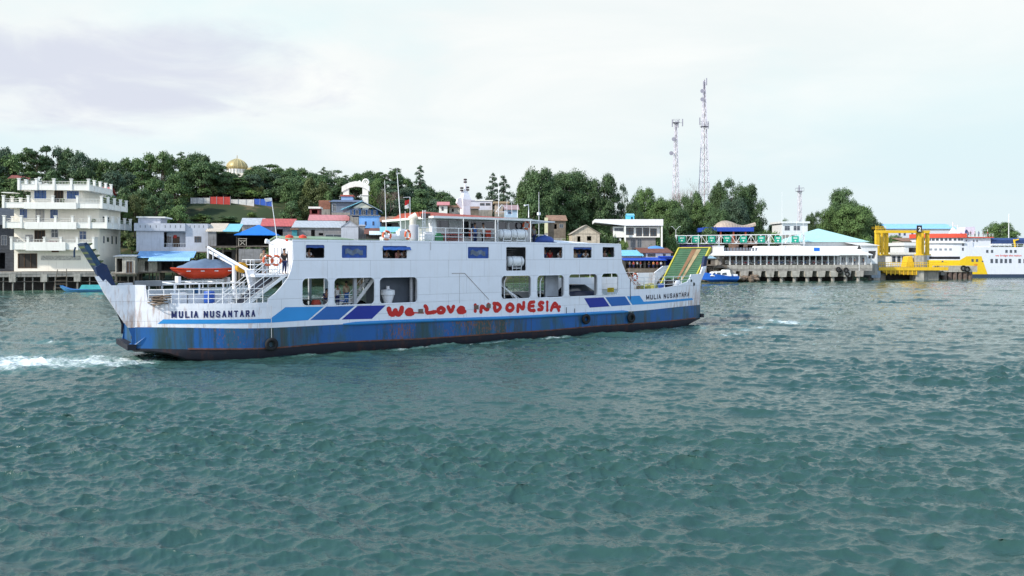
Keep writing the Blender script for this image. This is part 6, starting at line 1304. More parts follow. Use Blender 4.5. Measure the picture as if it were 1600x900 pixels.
def white_house():
    S = Site(22, 424, 150, 7); t = S.thing('apartment_house', 'cream white four-storey house with wraparound balconies on the pier', 'house'); P = S.P
    x0, x1 = 0.0, P(155, 424)[0]; D = 11.0
    lev = [0, P(60, 389)[2], P(60, 357)[2], P(60, 325)[2], P(60, 297)[2], P(60, 287)[2]]
    def hole(a, b, c, d): q, w = P(a, d), P(c, b); return (q[0], max(q[2], .02), w[0], w[2])
    op = [('d', 28, 396, 58, 419, 'brown'), ('d', 40, 367, 51, 382, 'grey'), ('d', 54, 360, 70.5, 381, 'brown'), ('w', 80, 358, 91, 371, 'white'), ('b', 124, 361, 135, 374, 'white'), ('b', 31.5, 327, 42, 340, 'blue'), ('d', 56, 327, 69, 347, 'grey'), ('b', 79, 328, 90, 341, 'blue'), ('b', 54, 298, 72, 310, 'blue'), ('d', 85, 298, 99, 317, 'brown'), ('b', 105, 299, 123, 311, 'blue')]
    for li, (a, b) in enumerate(((x0, x1), (x0, x1), (x0, x1), (P(48, 300)[0], P(129, 300)[0]))):
        z0, z1 = lev[li], lev[li+1]-.02; hs = []
        for k, ax, ay, bx, by, fr in op:
            h = hole(ax, ay, bx, by)
            if z0 - .1 <= (h[1]+h[3])/2 < z1: h = (h[0], max(h[1], z0+.05), h[2], min(h[3], z1-.05)); hs.append(h); opening(t, h[0]-.02, h[2]+.02, h[1]-.02, h[3]+.02, 0, k, fr, M('dark room', (.03, .025, .02)) if (k == 'd' and fr == 'brown') else CURT if (k == 'd') else None, 3 if (h[2]-h[0]) > 1.6 else 2)
        walls(t, a, b, z0, z1, D if li < 3 else D-1.5, CREAM, hs)
    # old shop board on the ground floor, side windows
    a, b = P(64, 417), P(126, 399.5); MB().box(a[0], b[0], -.07, -.01, P(64, 406.5)[2], b[2]).build('shop_board', M('worn mural board', (.42, .40, .35), var=.5, scale=3), t)
    MB().box(P(81, 400)[0], P(92, 400)[0], -.1, -.01, P(81, 394)[2], P(81, 390)[2]).build('sign_plate', M('brown sign', (.12, .05, .03)), t)
    for y, z, w, h in ((2.2, lev[1]+1.2, .5, 1.3), (4.2, lev[1]+1.5, .9, .8), (6.4, lev[1]+1.1, .5, 1.5), (8.6, lev[1]+1.1, .5, 1.5), (2.0, lev[2]+1.1, .6, 1.3), (4.5, lev[2]+1.1, .6, 1.3)):
        mb = MB(); mb.box(x1+.002, x1+.06, y-w/2-.06, y+w/2+.06, z-.06, z+h+.06); w_ = mb.build('window', WF['grey'], t); MB().box(x1+.06, x1+.075, y-w/2, y+w/2, z, z+h).build('pane', PANE, w_)
    # balconies
    def balcony(pxa, pxb, pyt, pyb, out, back, side, piers, ptop, name='balcony', low=0):
        a = P(pxa, pyb, -out); b = P(pxb, pyb, -out); zt, zb = P((pxa+pxb)/2, pyt, -out)[2], P((pxa+pxb)/2, pyb, -out)[2]; X0, X1 = a[0], b[0] if side is None else side; Y0, Y1 = -out, back; w = .22
        mb = MB(); mb.box(X0+w, X1-w, Y0+w, Y1-w, zb+.04, zb+.24); mb.box(X0, X1, Y0, Y0+w, zb, zt); mb.box(X0, X0+w, Y0+w, Y1, zb, zt); mb.box(X1-w, X1, Y0+w, Y1, zb, zt); mb.box(X0-.06, X1+.06, Y0-.06, Y0+w+.04, zt, zt+.10); mb.box(X0-.06, X0+w+.04, Y0+w+.05, Y1, zt, zt+.10); mb.box(X1-w-.04, X1+.06, Y0+w+.05, Y1, zt, zt+.10)
        bc = mb.build(name, WPL, t); ph = P(pxa, ptop, -out)[2]; n = piers
        def pier(x, y): MB().box(x-.2, x+.2, y-.2, y+.2, zb-.05, ph).box(x-.28, x+.28, y-.28, y+.28, ph, ph+.14).build('pier', WPL, bc)
        xs = [X0+.05+(X1-X0-.1)*k/n for k in range(n+1)]; ys = [Y0+(Y1-Y0)*k/4 for k in range(1, 5)]
        for x in xs: pier(x, Y0+.05)
        for y in ys: pier(X1-.05, y); pier(X0+.05, y)
        mb = MB(); zr = lerp(zt, ph, .62)
        mb.bar((X0, Y0+.1, zr), (X1, Y0+.1, zr), .035); mb.bar((X0, Y0+.1, lerp(zt, zr, .5)), (X1, Y0+.1, lerp(zt, zr, .5)), .025)
        for x in (X0+.1, X1-.1): mb.bar((x, Y0, zr), (x, Y1, zr), .035); mb.bar((x, Y0, lerp(zt, zr, .5)), (x, Y1, lerp(zt, zr, .5)), .025)
        k = X0
        while k < X1: mb.bar((k, Y0+.1, zt), (k, Y0+.1, zr), .02, 4); k += .55
        mb.build('balcony_rail', WPL, bc)
        # heavier bay in the middle of the front
        if low: q0, q1 = P(low[0], 0, -out)[0], P(low[1], 0, -out)[0]; MB().box(q0, q1, Y0-.28, Y0-.002, zb-.18, zt+.06).build('bay', WPL, bc)
        return X0, X1, zb
    balcony(17.5, 146.5, 379, 390, 1.7, 0.0, None, 5, 371, low=(41, 103))
    balcony(6, 155, 347.5, 356.5, 1.8, D, x1+2.0, 6, 337.5, low=(40, 120))
    balcony(5, 155, 317, 325, 1.9, D, x1+1.2, 4, 306, low=(38, 120))
    balcony(29, 137, 288.5, 297, 1.3, D-1, P(137, 290, 0)[0]+.7, 4, 279.5, 'roof_terrace', low=0)
    MB().box(P(52, 290)[0], P(115, 290)[0], 1, 7, lev[4]+.3, lev[4]+1.0).build('roof', LBLUE, t)
    MB().box(P(8, 305)[0], P(27, 305)[0], -1.4, 1.0, P(8, 302)[2], P(8, 301)[2]).build('awning', WPL, t)
    # things left on the balconies
    for px, py, nm, c, lab in ((27, 382, 'bench', (.3, .25, .2), 'small wooden bench on the lowest balcony of the cream house'), (82, 379, 'clothes_rack', (.35, .22, .22), 'loaded clothes rack on the lowest balcony of the cream house'), (112, 381, 'motor_scooter', (.12, .12, .14), 'dark scooter parked on the lowest balcony of the cream house'), (146, 350, 'potted_plant', (.06, .12, .05), 'potted plant on the middle balcony of the cream house'), (97, 314, 'potted_plant', (.08, .13, .05), 'tall potted plant by the top floor door of the cream house')):
        p = P(px, py, -.8); w = S.W((p[0], -.8, {382: lev[1], 379: lev[1], 381: lev[1], 350: lev[2], 314: lev[3]}[py]+.25)); m = M('clutter %d' % px, c, var=.5, scale=5)
        if 'plant' in nm:
            q = thing(nm, lab, 'plant', w); MB().lathe([(.18, 0), (.26, .4)], n=10).build('pot', M('clay', (.3, .12, .07)), q); o = bpy.data.objects.new('foliage', leaves_mesh('foliage', [(0, 0, .9), (.1, 0, 1.3)], [.4, .35], 220, .25, px)); COL.objects.link(o); o.parent = q; o.data.materials.append(LM['mid'])
        elif nm == 'motor_scooter': scooter(w, 0.2, lab, m)
        else:
            q = thing(nm, lab, 'rack' if 'rack' in nm else 'bench', w); mb = MB(); mb.box(-.8, .8, -.3, .3, .42, .5); [mb.bar((x, y, 0), (x, y, 1.3 if 'rack' in nm else .9), .03) for x in (-.75, .75) for y in (-.25, .25)]; mb.build('frame', WOOD, q)
            if 'rack' in nm: MB().box(-.7, -.05, -.2, .2, .5, 1.3).box(.0, .72, -.22, .2, .55, 1.25).build('laundry', m, q)
            else: MB().box(-.8, .8, .24, .3, .55, .9).build('backrest', WOOD, q)
def scooter(w, rz, label, mat, group=None, full=True):
    t = thing('motor_scooter', label, 'scooter', w, rz, group); rub = MATS['tyre rubber']
    mb = MB(); mb.loft([[(-.85, -.08, .62), (-.85, .08, .62), (-.85, .07, .85), (-.85, -.07, .85)], [(-.45, -.17, .35), (-.45, .17, .35), (-.45, .15, .84), (-.45, -.15, .84)], [(-.1, -.17, .28), (-.1, .17, .28), (-.1, .14, .62), (-.1, -.14, .62)], [(.3, -.15, .26), (.3, .15, .26), (.3, .14, .42), (.3, -.14, .42)], [(.48, -.2, .35), (.48, .2, .35), (.56, .18, .9), (.56, -.18, .9)], [(.62, -.1, .5), (.62, .1, .5), (.66, .1, .98), (.66, -.1, .98)]]); mb.build('body', mat, t, smooth=True)
    mb = MB(); mb.box(-.75, -.05, -.13, .13, .84, .92); mb.build('seat', MATS['black paint'], t)
    for x in (-.6, .68): mb = MB(); mb.torus((x, 0, .27), .2, .07, (0, 1, 0), 14, 6); mb.build('wheel', rub, t)
    mb = MB(); mb.bar((.68, 0, .3), (.55, 0, 1.02), .04); mb.bar((.53, -.33, 1.06), (.53, .33, 1.06), .025); mb.build('handlebar', MATS['black paint'], t)
    return t
white_house()

def pier_left():
    # timber and concrete pier in front of the cream house
    S = Site(0, 425, 147, 16); t = S.thing('pier', 'old concrete pier on stilts under the cream house', 'pier'); P = S.P
    MB().box(-22, P(214, 425)[0], -.3, 10, -.42, -.05).build('pier_deck', CONC, t); MB().box(-22, P(214, 425)[0], -.25, -.05, -.95, -.43).build('pier_beam', CONC, t); MB().box(-22, P(214, 425)[0], 6, 6.2, -4.6, -.43).build('quay_backdrop', M('shadowed quay stone', (.07, .065, .06), var=.4), t)  # last box: dark backdrop under the pier, shade put into its colour
    for px in (-20, 5, 20, 38, 51, 69, 86, 104, 121, 140, 160, 180, 200):
        x = P(px, 430)[0]; big = px in (20, 69, 121, -20, 160); MB().bar((x, .1, -4.6), (x, .1, -.4), .16 if big else .11, 8).build('stilt', CONC, t)
        if big: MB().box(x-.55, x+.55, -.35, .6, -1.9, -.43).build('stilt_cap', M('pale concrete', (.42, .39, .34), rough=.95, var=.3, streak=.7, streakcol=(.10, .09, .07)), t)
    MB().bar((P(0, 444)[0], .0, P(0, 440)[2]), (P(200, 444)[0], .0, P(200, 440)[2]), .10).build('tie_beam', DARKW, t)
    S2 = Site(86, 452, 146, 10); t = S2.thing('ladder', 'rough wooden ladder leaning against the pier below cream house', 'ladder'); P2 = S2.P; mb = MB()
    a, b, c, d = P2(84, 453), P2(90, 421), P2(104, 453), P2(104, 420)
    mb.bar(a, b, .07); mb.bar(c, d, .07)
    for k in range(5): mb.bar(Vector(a).lerp(Vector(b), .1+.18*k), Vector(c).lerp(Vector(d), .1+.18*k), .05)
    mb.build('ladder_frame', WOOD, t)
    S3 = Site(95, 457, 142, 8); t = S3.thing('longboat', 'slim light blue wooden longboat moored under the pier', 'boat'); P3 = S3.P; L_ = P3(168, 457)[0]; rings = []
    for i in range(13):
        s_ = i/12; x = s_*L_; w = .75*math.sin(math.pi*min(1, .12+s_*.8))**.6; top_ = .55 + 1.2*max(0, .22-s_)**1.1*3.2 + .5*max(0, s_-.8); rings.append([(x, -w*.9, top_), (x, -w*.5, .12 + 1.1*max(0, .12-s_)*6), (x, 0, -.1+max(0, .12-s_)*9), (x, w*.5, .12+1.1*max(0, .12-s_)*6), (x, w*.9, top_)])
    mb = MB(); mb.loft(rings, closed=False); mb.build('boat_hull', M('boat light blue', (.10, .30, .55), rough=.5, var=.2), t, smooth='full', recalc=False)
    mb = MB(); mb.path([(r[0][0], r[0][1], r[0][2]) for r in rings], .06); mb.path([(r[4][0], r[4][1], r[4][2]) for r in rings], .06); mb.build('gunwale', M('boat rim blue', (.05, .2, .5)), t)
    mb = MB(); mb.hexa([(L_*.42, -.7, .55), (L_*.95, -.7, .55), (L_*.95, .7, .55), (L_*.42, .7, .55), (L_*.46, -.4, 1.35), (L_*.93, -.4, 1.35), (L_*.93, .4, 1.35), (L_*.46, .4, 1.35)]); mb.build('boat_cover', M('teal canvas', (.05, .32, .34), rough=.8, var=.2, bump=.5), t)
pier_left()

def simple(name, label, cat, px0, px1, pyt, pyb, Y, depth, mat, rz=12, wins=(), roof=None, legs=0, group=None, base=None):
    """a small building: pixel box of its front wall; wins (kind, x0, y0, x1, y1, frame); roof (type, material, ridge row, overhang)"""
    S = Site(px0, pyb, Y, rz); t = S.thing(name, label, cat, group); P = S.P; x1 = P(px1, pyb)[0]; z1 = P((px0+px1)/2, pyt)[2]; hs = []
    for k, a, b, c, d, fr in wins:
        q, w = P(a, d), P(c, b); h = (max(.05, q[0]), max(.04, q[2]), min(x1-.05, w[0]), min(z1-.04, w[2]))
        if h[2]-h[0] < .1 or h[3]-h[1] < .1: continue
        hs.append(h)
        if k != 'o': opening(t, h[0]-.02, h[2]+.02, h[1]-.02, h[3]+.02, 0, k, fr)
    walls(t, 0, x1, 0, z1, depth, mat, hs)
    if roof:
        ty, rm, pr, ov = roof; zr = P((px0+px1)/2, pr, depth/2 if ty in ('gable', 'hip') else 0)[2] if pr else z1+.25
        if ty == 'flat': flat_roof(t, 0, x1, 0, depth, z1+.002, rm, .25 if not pr else max(.1, zr-z1), ov)
        if ty == 'gable': gable(t, 0, x1, 0, depth, z1+.1, zr, rm, ov, 'x', gmat=mat)
        if ty == 'gabley': gable(t, 0, x1, 0, depth, z1+.1, P((px0+px1)/2, pr)[2], rm, ov, 'y', gmat=mat)
        if ty == 'hip': hip(t, 0, x1, 0, depth, z1+.05, zr, rm, ov, max(0, (x1-depth)/2))
        if ty == 'shed': shed(t, 0, x1, 0, depth, z1+.02, P((px0+px1)/2, pr, depth)[2], rm, ov)
        if ty == 'back': shed(t, 0, x1, 0, depth, P((px0+px1)/2, pr)[2], z1, rm, ov)
    if legs:
        n = max(2, int(x1/2.2)+1); stilts(t, [.2+(x1-.4)*k/(n-1) for k in range(n)], (.2, min(depth-.2, 3)), -legs, 0, WOOD)
        MB().box(-.4, x1+.4, -.5, depth, -.22, -.02).build('platform', WOOD, t)
    if base: MB().box(0, x1, .0, depth, -base, -.002).build('foundation', CONC, t)
    return t, S, x1, z1
def waterfront():
    W = WF
    simple('house', 'dark grey timber house at far left beside the cream house', 'house', -45, 21, 352, 424, 152, 9, M('dark slate cladding', (.045, .05, .06), var=.3, stripes=('Z', .3, .5)), 14, [('w', 2, 368, 11, 383, 'grey'), ('o', -28, 395, 8, 420, 'grey')], ('shed', M('dark roof', (.05, .055, .065), var=.3), 325, .8), 4.5)
    simple('shack', 'weathered pale board shack between cream house and grey house', 'shack', 180, 211, 401, 427, 151, 5, PALEW, 14, [('o', 182, 404, 191, 425, 'grey'), ('d', 197, 408, 207, 427, 'grey')], ('shed', TIN, 398, .3), 4)
    # pale grey modern house
    t, S, x1, z1 = simple('house', 'pale grey modern house with balcony recess above blue awnings', 'house', 213, 325, 361, 393, 157, 10, GREYP, 12, [('o', 256, 362.5, 290, 386, 'grey'), ('w', 304, 369.5, 314, 378.5, 'brown')], None, 5.5)
    P = S.P; a, b = P(213, 361)[0], P(290, 361)[0]; zz = P(250, 349)[2]
    MB().box(a-.3, b, -.5, 10, z1+.002, zz).build('parapet', GREYP, t); MB().box(b+.002, x1, -.004, 10, z1+.002, P(310, 349.5)[2]).build('parapet', GREYP, t)
    mb = MB(); [mb.box(P(px, 353)[0]-.06, P(px, 353)[0]+.06, -.52, -.501, P(px, 356)[2], P(px, 352)[2]) for px in (220, 228, 236, 245, 259, 267, 275, 283)]; [mb.box(P(px, 353)[0]-.06, P(px, 353)[0]+.06, -.02, -.005, P(px, 356)[2], P(px, 352)[2]) for px in (297, 304, 311, 318)]; mb.build('parapet_slots', M('shadow grey', (.12, .12, .13)), t)
    c = P(249, 349)[0]; MB().box(.1, c, 1, 7, zz+.002, P(230, 340)[2]).build('roof_room', GREYP, t); MB().box(-.2, P(257, 340)[0], .7, 7.4, P(230, 340)[2]+.002, P(230, 338)[2]).build('roof_slab', WPL, t)
    q0, q1 = P(256, 386), P(290, 362.5); MB().box(q0[0]+.2, q1[0]-.2, 1.6, 1.7, .1, z1-.02).build('recess_wall', GREYP, t); opening(t, P(257, 370)[0], P(265, 370)[0], P(257, 378.5)[2], P(257, 369.5)[2], 1.5, 'w', 'brown'); opening(t, P(267.5, 370)[0], P(278, 370)[0], q0[2], P(267, 369.5)[2], 1.5, 'd', 'brown')
    MB().box(P(269, 370)[0], P(274, 370)[0], 1.3, 1.4, P(269, 372)[2], P(269, 367)[2]).build('lantern', M('red lantern', (.45, .04, .03)), t)
    mb = MB(); [mb.bar((lerp(q0[0], q1[0], k/9), .1, q0[2]), (lerp(q0[0], q1[0], k/9), .1, q0[2]+.7), .02) for k in range(10)]; mb.bar((q0[0], .1, q0[2]+.7), (q1[0], .1, q0[2]+.7), .03); mb.build('balcony_rail', W['white'], t)
    # awnings and board shack under it
    simple('shack', 'patched board shack under the blue awnings of grey house', 'shack', 214, 246, 405, 425, 155, 3, PALEW, 12, [('o', 226, 408, 232, 423, 'grey')], None, 4); simple('shack', 'dark open boathouse under the blue awnings', 'shack', 247, 300, 405, 424, 155.4, 4, DARKW, 12, [('o', 252, 407, 296, 422, 'grey')], None, 4)
    S = Site(214, 405, 153.5, 12); t = S.thing('awning', 'light blue tin awning, larger upper one below the grey house', 'awning'); a, b = S.P(213, 403), S.P(302, 393, 3); shed(t, a[0], S.P(302, 403)[0], 0, 3.0, a[2], b[2], LBLUE, .1); MB().bar((.3, 0, a[2]), (.3, 3, b[2]-.6), .06).build('bracket', WOOD, t)
    S = Site(231, 408, 152.6, 12); t = S.thing('awning', 'light blue tin awning, narrower lower one below the grey house', 'awning'); shed(t, 0, S.P(296, 408)[0], 0, 1.2, 0, S.P(260, 403, 1.2)[2], M('pale blue tin', (.30, .52, .78), rough=.5, stripes=('X', .3, .6)), .0); MB().bar((.3, 0, 0), (.3, 1.2, -.4), .05).build('bracket', WOOD, t)
    # open stilt rooms with corrugated roofs and the blue canvas
    t, S, x1, z1 = simple('stilt_house', 'open stilt room under the half cream half turquoise corrugated roof', 'house', 325, 371, 363, 385, 158, 7, DARKW, 12, [('o', 339, 364, 369, 383.5, 'grey')], None, 8); P = S.P; c = P(348, 360)[0]
    shed(t, -.2, c, 0, 7, P(330, 362)[2], P(330, 351, 5)[2]+.3, M('cream tin roof', (.55, .46, .36), stripes=('X', .35, .8), var=.2), .3, 'roof'); shed(t, c+.32, x1, 0, 7, P(360, 362)[2], P(360, 352, 5)[2]+.3, CYANT, .3, 'roof'); MB().box(0, P(338, 370)[0], -.08, -.01, .1, z1).build('board_panel', BLOCK, t)
    t, S, x1, z1 = simple('stilt_house', 'open eating stall on stilts under the bright blue canvas', 'house', 372, 429, 367, 384, 159, 9, DARKW, 12, [('o', 374, 368, 427, 383, 'grey')], None, 8); hip(t, 0, x1, 0, 9, z1, S.P(400, 351, 4.5)[2], BTARP, .7)
    mb = MB(); P = S.P; [mb.bar(P(a, b, -.4), P(c, d, -.4), .07) for a, b, c, d in ((373, 384, 373, 373), (385, 384, 385, 373), (372, 373, 386, 373), (373, 376, 385, 376), (375, 376, 383, 383), (383, 376, 375, 383))]; mb.build('trestle', PALEW, t)
    simple('house', 'bare grey block wall store below the blue canvas stall', 'store', 373, 411, 389, 409, 157, 5, BLOCK, 12, [], None, 5)
    simple('stilt_house', 'low board store under the stilt room, beside davit', 'store', 327, 368, 390, 410, 158.5, 5, DARKW, 12, [('o', 330, 393, 345, 408, 'grey'), ('o', 350, 393, 362, 408, 'grey')], None, 5)
    simple('shed', 'long shed with red tin roof behind the lobby roof', 'shed', 411, 458, 354, 372, 170, 8, BLOCK, 12, [('o', 432, 358, 442, 370, 'grey')], ('gable', REDT, 342.5, .5), 6); simple('shed', 'low shed with pale grey tin roof left of the red one', 'shed', 378, 409, 352, 370, 171, 8, PALEW, 12, [], ('gable', TIN, 341.5, .4), 6)
    simple('shed', 'long dark block shed with pale tin roof above the ferry roof', 'shed', 458, 536, 356, 378, 166, 8, BLOCK, 10, [('o', 486, 359, 492, 371, 'grey'), ('o', 498, 364, 505, 368, 'grey'), ('w', 508, 366, 534, 371, 'grey')], ('shed', TIN, 345.5, .3), 6)
    simple('shed', 'small teal door cabin left of the long dark shed', 'shed', 456, 464, 359, 378, 165, 3, M('teal door', (.05, .25, .28)), 10, [], ('flat', RUST, 357, .3), 5)
    simple('shed', 'pale grey windowless block house beside the blue house', 'house', 533, 560, 355, 378, 164, 9, GREYP, 10, [], ('gabley', M('pale grey roof', (.40, .40, .45), stripes=('X', .3, .5)), 345.5, .1), 6); simple('shed', 'narrow grey lean-to between block house and blue house', 'shed', 561, 570, 353, 378, 165.5, 6, BLOCK, 10, [], ('flat', GREYP, 351, .1), 6)
    simple('shed', 'long shed with faded pink red tin roof', 'shed', 484, 543, 345, 356, 178, 8, PALEW, 10, [], ('gable', PINKT, 336.5, .4), None, base=3)
    t, S, x1, z1 = simple('house', 'light blue two-storey house with turquoise roof on the slope', 'house', 561, 594, 336.5, 358, 174, 9, M('light blue render', (.18, .40, .78), rough=.8, var=.08, streak=.35, streakcol=(.5, .6, .7)), 8, [('w', 570, 346, 572.5, 352, 'blue'), ('w', 582, 346, 584.5, 352, 'blue')], None, 0, base=8)
    P = S.P; xa, xb = P(547, 336)[0], P(590, 336)[0]; zb, zt = P(565, 336)[2], P(565, 327)[2]; bl = M('blue render', (.05, .16, .42), rough=.8, var=.1)
    hs = []; 
    for a, b in ((549, 552), (555, 560), (564, 571), (574, 579), (583, 587)): h = (P(a, 335)[0], zb+.15, P(b, 328)[0], zt-.15); hs.append(h); opening(t, h[0]-.02, h[2]+.02, h[1]-.02, h[3]+.02, 1.0, 'w', 'white')
    walls(t, xa, xb, zb+.002, zt, 8, bl, hs, y=1.0, name='upper_wall'); MB().box(xa-.6, xb+.4, -.3, 1, zb-.12, zb-.002).build('balcony', CONC, t)
    xm = P(566, 314)[0]; x0_, x1_ = P(533, 329)[0], P(597, 331)[0]; zz = P(566, 315)[2]; mb = MB(); ze = P(535, 328.5)[2]
    for (p, q, n_) in (((x0_, ze), (xm, zz), 0), ((xm, zz), (x1_, ze-.3), 1)): mb = MB(); mb.hexa([(p[0], -1, p[1]), (q[0], -1, q[1]), (q[0], 9, q[1]), (p[0], 9, p[1]), (p[0], -1, p[1]+.15), (q[0], -1, q[1]+.15), (q[0], 9, q[1]+.15), (p[0], 9, p[1]+.15)]); mb.build('roof', CYANT if n_ == 0 else M('grey blue roof', (.25, .32, .38), stripes=('Y', .3, .5)), t)
    MB().add([(P(552, 327)[0], -.6, P(552, 324.5)[2]), (P(584, 326)[0], -.6, P(584, 325)[2]), (xm, -.6, zz-.25)], [(0, 1, 2)]).build('gable', M('cream gable', (.55, .55, .45)), t, recalc=False)
    simple('shed', 'brown-roofed shed in front of the blue house', 'shed', 572, 600, 366, 378, 162, 5, DARKW, 10, [], ('shed', BROWNT, 357, .4), 4); S = Site(577, 367, 161, 10); t = S.thing('awning', 'pale tin sheet propped on the brown shed roof', 'awning'); shed(t, 0, S.P(598, 367)[0], 0, 1.5, 0, S.P(585, 361.5, 1.5)[2], M('pale tin', (.55, .65, .68), stripes=('X', .3, .5)), 0); MB().bar((.2, 0, 0), (.2, 1.4, -.5), .05).build('bracket', WOOD, t)
    simple('shed', 'dark timber shed with rusty roof right of the blue house', 'shed', 596, 642, 347, 362, 172, 7, DARKW, 10, [('o', 605, 350, 612, 358, 'grey')], ('gable', RUST, 339, .4), 6); simple('shed', 'low turquoise-roofed shed right of the blue house', 'shed', 596, 626, 363, 376, 160, 5, PALEW, 10, [], ('shed', CYANT, 355, .3), 4)
    # up the slope
    t, S, x1, z1 = simple('house', 'grey hillside house with slate roof left of the white arch', 'house', 518, 560, 316, 332, 198, 8, M('blue grey render', (.16, .19, .24), var=.2), 6, [('w', 520, 319, 525, 330, 'white'), ('w', 545, 320, 553, 326, 'grey')], ('shed', M('slate roof', (.10, .13, .2)), 313, .6), 0, base=5)
    simple('kiosk', 'small white and blue kiosk with red roof below the arch', 'kiosk', 533, 551, 307, 317, 206, 4, M('kiosk blue', (.25, .38, .6), var=.2), 6, [], ('flat', M('kiosk red', (.35, .08, .06)), 304.5, .2), 0, base=3)
    simple('retaining_wall', 'brick retaining wall on the slope left of the grey house', 'wall', 498, 516, 313, 327, 200, 1.2, M('brick', (.26, .11, .07), var=.3, stripes=('Z', .25, .5)), 6, [], None, 0, base=3)
    simple('stall', 'little red and white stall on the slope', 'stall', 484, 499, 326, 336, 190, 4, M('maroon', (.20, .05, .05)), 6, [('o', 487, 328, 496, 334, 'grey')], ('flat', WPL, 323, .3), 0, base=3)
    simple('house', 'small blue and white house on the slope right of cream house', 'house', 178, 198, 303, 313, 205, 5, M('soft blue wall', (.16, .28, .5)), 6, [('o', 182, 305, 186, 311, 'grey'), ('w', 189, 305, 194, 310, 'white')], ('flat', WPL, 301.5, .4), 0, base=3)
    simple('house', 'low house with long white wall on the slope behind', 'house', 198, 212, 305, 312, 206, 4, WPL, 6, [('w', 200, 307, 209, 310, 'blue')], ('flat', TIN, 304, .3), 0, base=3); simple('house', 'house with red roof peeping over the balconies', 'house', 150, 166, 303, 318, 195, 5, WPL, 6, [('w', 156, 306, 162, 311, 'brown')], ('gable', REDT, 293, .5), 0, base=4)
    simple('house', 'red-roofed house among trees at top left behind terrace', 'house', 10, 42, 283, 292, 215, 6, PALEW, 6, [], ('gable', M('dull red roof', (.22, .07, .06), var=.3), 274.5, .2), 0, base=4)
    # arch
    S = Site(541, 311, 212, 4); t = S.thing('gateway_arch', 'white gateway arch with round emblem high on the slope', 'arch'); P = S.P
    for px in (541, 571): a = P(px, 311); h = P(px, 292)[2]; MB().box(a[0]-.75, a[0]+.75, -.6, .6, -3, h).box(a[0]-1.0, a[0]+1.0, -.8, .8, h*.3, h*.34).build('pillar', WPL, t)
    mb = MB(); pts = [P(px, py) for px, py in ((534.5, 294.5), (540, 291.5), (547, 288), (556, 286), (565, 287), (572, 289.5), (577.5, 293.5))]; th = 1.0
    for p, q in zip(pts[:-1], pts[1:]): mb.hexa([(p[0], -.8, p[2]-th), (q[0], -.8, q[2]-th), (q[0], .8, q[2]-th), (p[0], .8, p[2]-th), (p[0], -.8, p[2]+.45), (q[0], -.8, q[2]+.45), (q[0], .8, q[2]+.45), (p[0], .8, p[2]+.45)])
    mb.build('arch_beam', WPL, t); c = P(571.5, 284.5); MB().torus((c[0], 0, c[2]), .75, .22, (0, 1, 0), 16, 6).torus((c[0]-.0, 0, c[2]), .3, .15, (0, 1, 0), 12, 5).box(c[0]-.12, c[0]+.12, -.1, .1, c[2]-2, c[2]-.9).build('emblem', WPL, t); c = P(562, 284); MB().ball((c[0], 0, c[2]), .35).bar((c[0], 0, c[2]), (c[0], 0, c[2]-1.2), .08).build('finial', WPL, t)
    # mosque
    S = Site(355, 271, 262, 0); t = S.thing('mosque', 'mosque with golden ribbed dome on the hill crest', 'mosque'); P = S.P; gold = M('gold dome', (.42, .33, .15), rough=.45, var=.15, scale=1.0, metal=.25)
    def dome(pxa, pxb, pyt, pyb, nm, d):
        a, b = P(pxa, pyb, d), P(pxb, pyb, d); r = (b[0]-a[0])/2; c = ((a[0]+b[0])/2, d); h = P(pxa, pyt, d)[2]-a[2]; mb = MB(); n = 32
        prof = [(r*.93, 0), (r*1.0, h*.14), (r*.995, h*.28), (r*.9, h*.5), (r*.7, h*.70), (r*.42, h*.86), (r*.16, h*.96), (.05, h*1.0)]; mb.lathe(prof, (c[0], d, a[2]), n=n); o = mb.build(nm, gold, t, smooth=True)
        mb = MB(); 
        for k in range(16):
            an = 6.283*k/16; mb.path([(c[0]+q*1.01*math.cos(an), d+q*1.01*math.sin(an), a[2]+z) for q, z in prof[:-1]], r*.022, 4)
        mb.build('dome_rib', M('pale gold rib', (.60, .50, .26)), o)
        MB().bar((c[0], d, a[2]+h*.98), (c[0], d, a[2]+h*1.28), r*.03, 6).ball((c[0], d, a[2]+h*1.12), r*.05, 1, 8, 6).build('finial', gold, o); return c, r, a[2]
    c, r, z = dome(354.5, 386.5, 247.5, 265, 'dome', 9); mb = MB(); mb.lathe([(r*.95, z-1.6), (r*.95, z-.02)], (c[0], 9, 0), n=24); mb.build('drum', WPL, t)
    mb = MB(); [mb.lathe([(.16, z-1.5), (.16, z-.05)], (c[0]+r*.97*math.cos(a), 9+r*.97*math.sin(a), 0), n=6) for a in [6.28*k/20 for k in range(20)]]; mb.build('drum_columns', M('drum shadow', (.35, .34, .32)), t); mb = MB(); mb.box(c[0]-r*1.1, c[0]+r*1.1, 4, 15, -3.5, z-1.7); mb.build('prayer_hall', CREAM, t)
    c, r, z = dome(385.5, 400, 261, 268, 'dome', 5); mb = MB(); mb.lathe([(r*.9, z-2.4), (r*.9, z-.02)], (c[0], 5, 0), n=20); mb.build('drum', WPL, t)
    # fence sheets along the hill road
    for a, b, y0, y1, c, lab in ((298, 328, 309, 317.5, (.62, .60, .56), 'white corrugated fence panel run at the left end of the hill road'), (328, 360, 307.5, 318.5, (.50, .05, .04), 'red fence run on the hill road'), (360, 397, 311.5, 319, (.66, .64, .60), 'long white fence run in the middle of the hill road'), (397, 425, 311, 320, (.04, .12, .5), 'blue fence run at the right end of the hill road')):
        p = hit((a+b)/2, y1+1); S = Site(a, y1, p.y, 4); t = S.thing('fence', lab, 'fence', 'coloured fence sheets along the hill road'); x1 = S.P(b, y1)[0]; h = S.P(a, y0)[2]; n = max(3, int(x1/2)); 
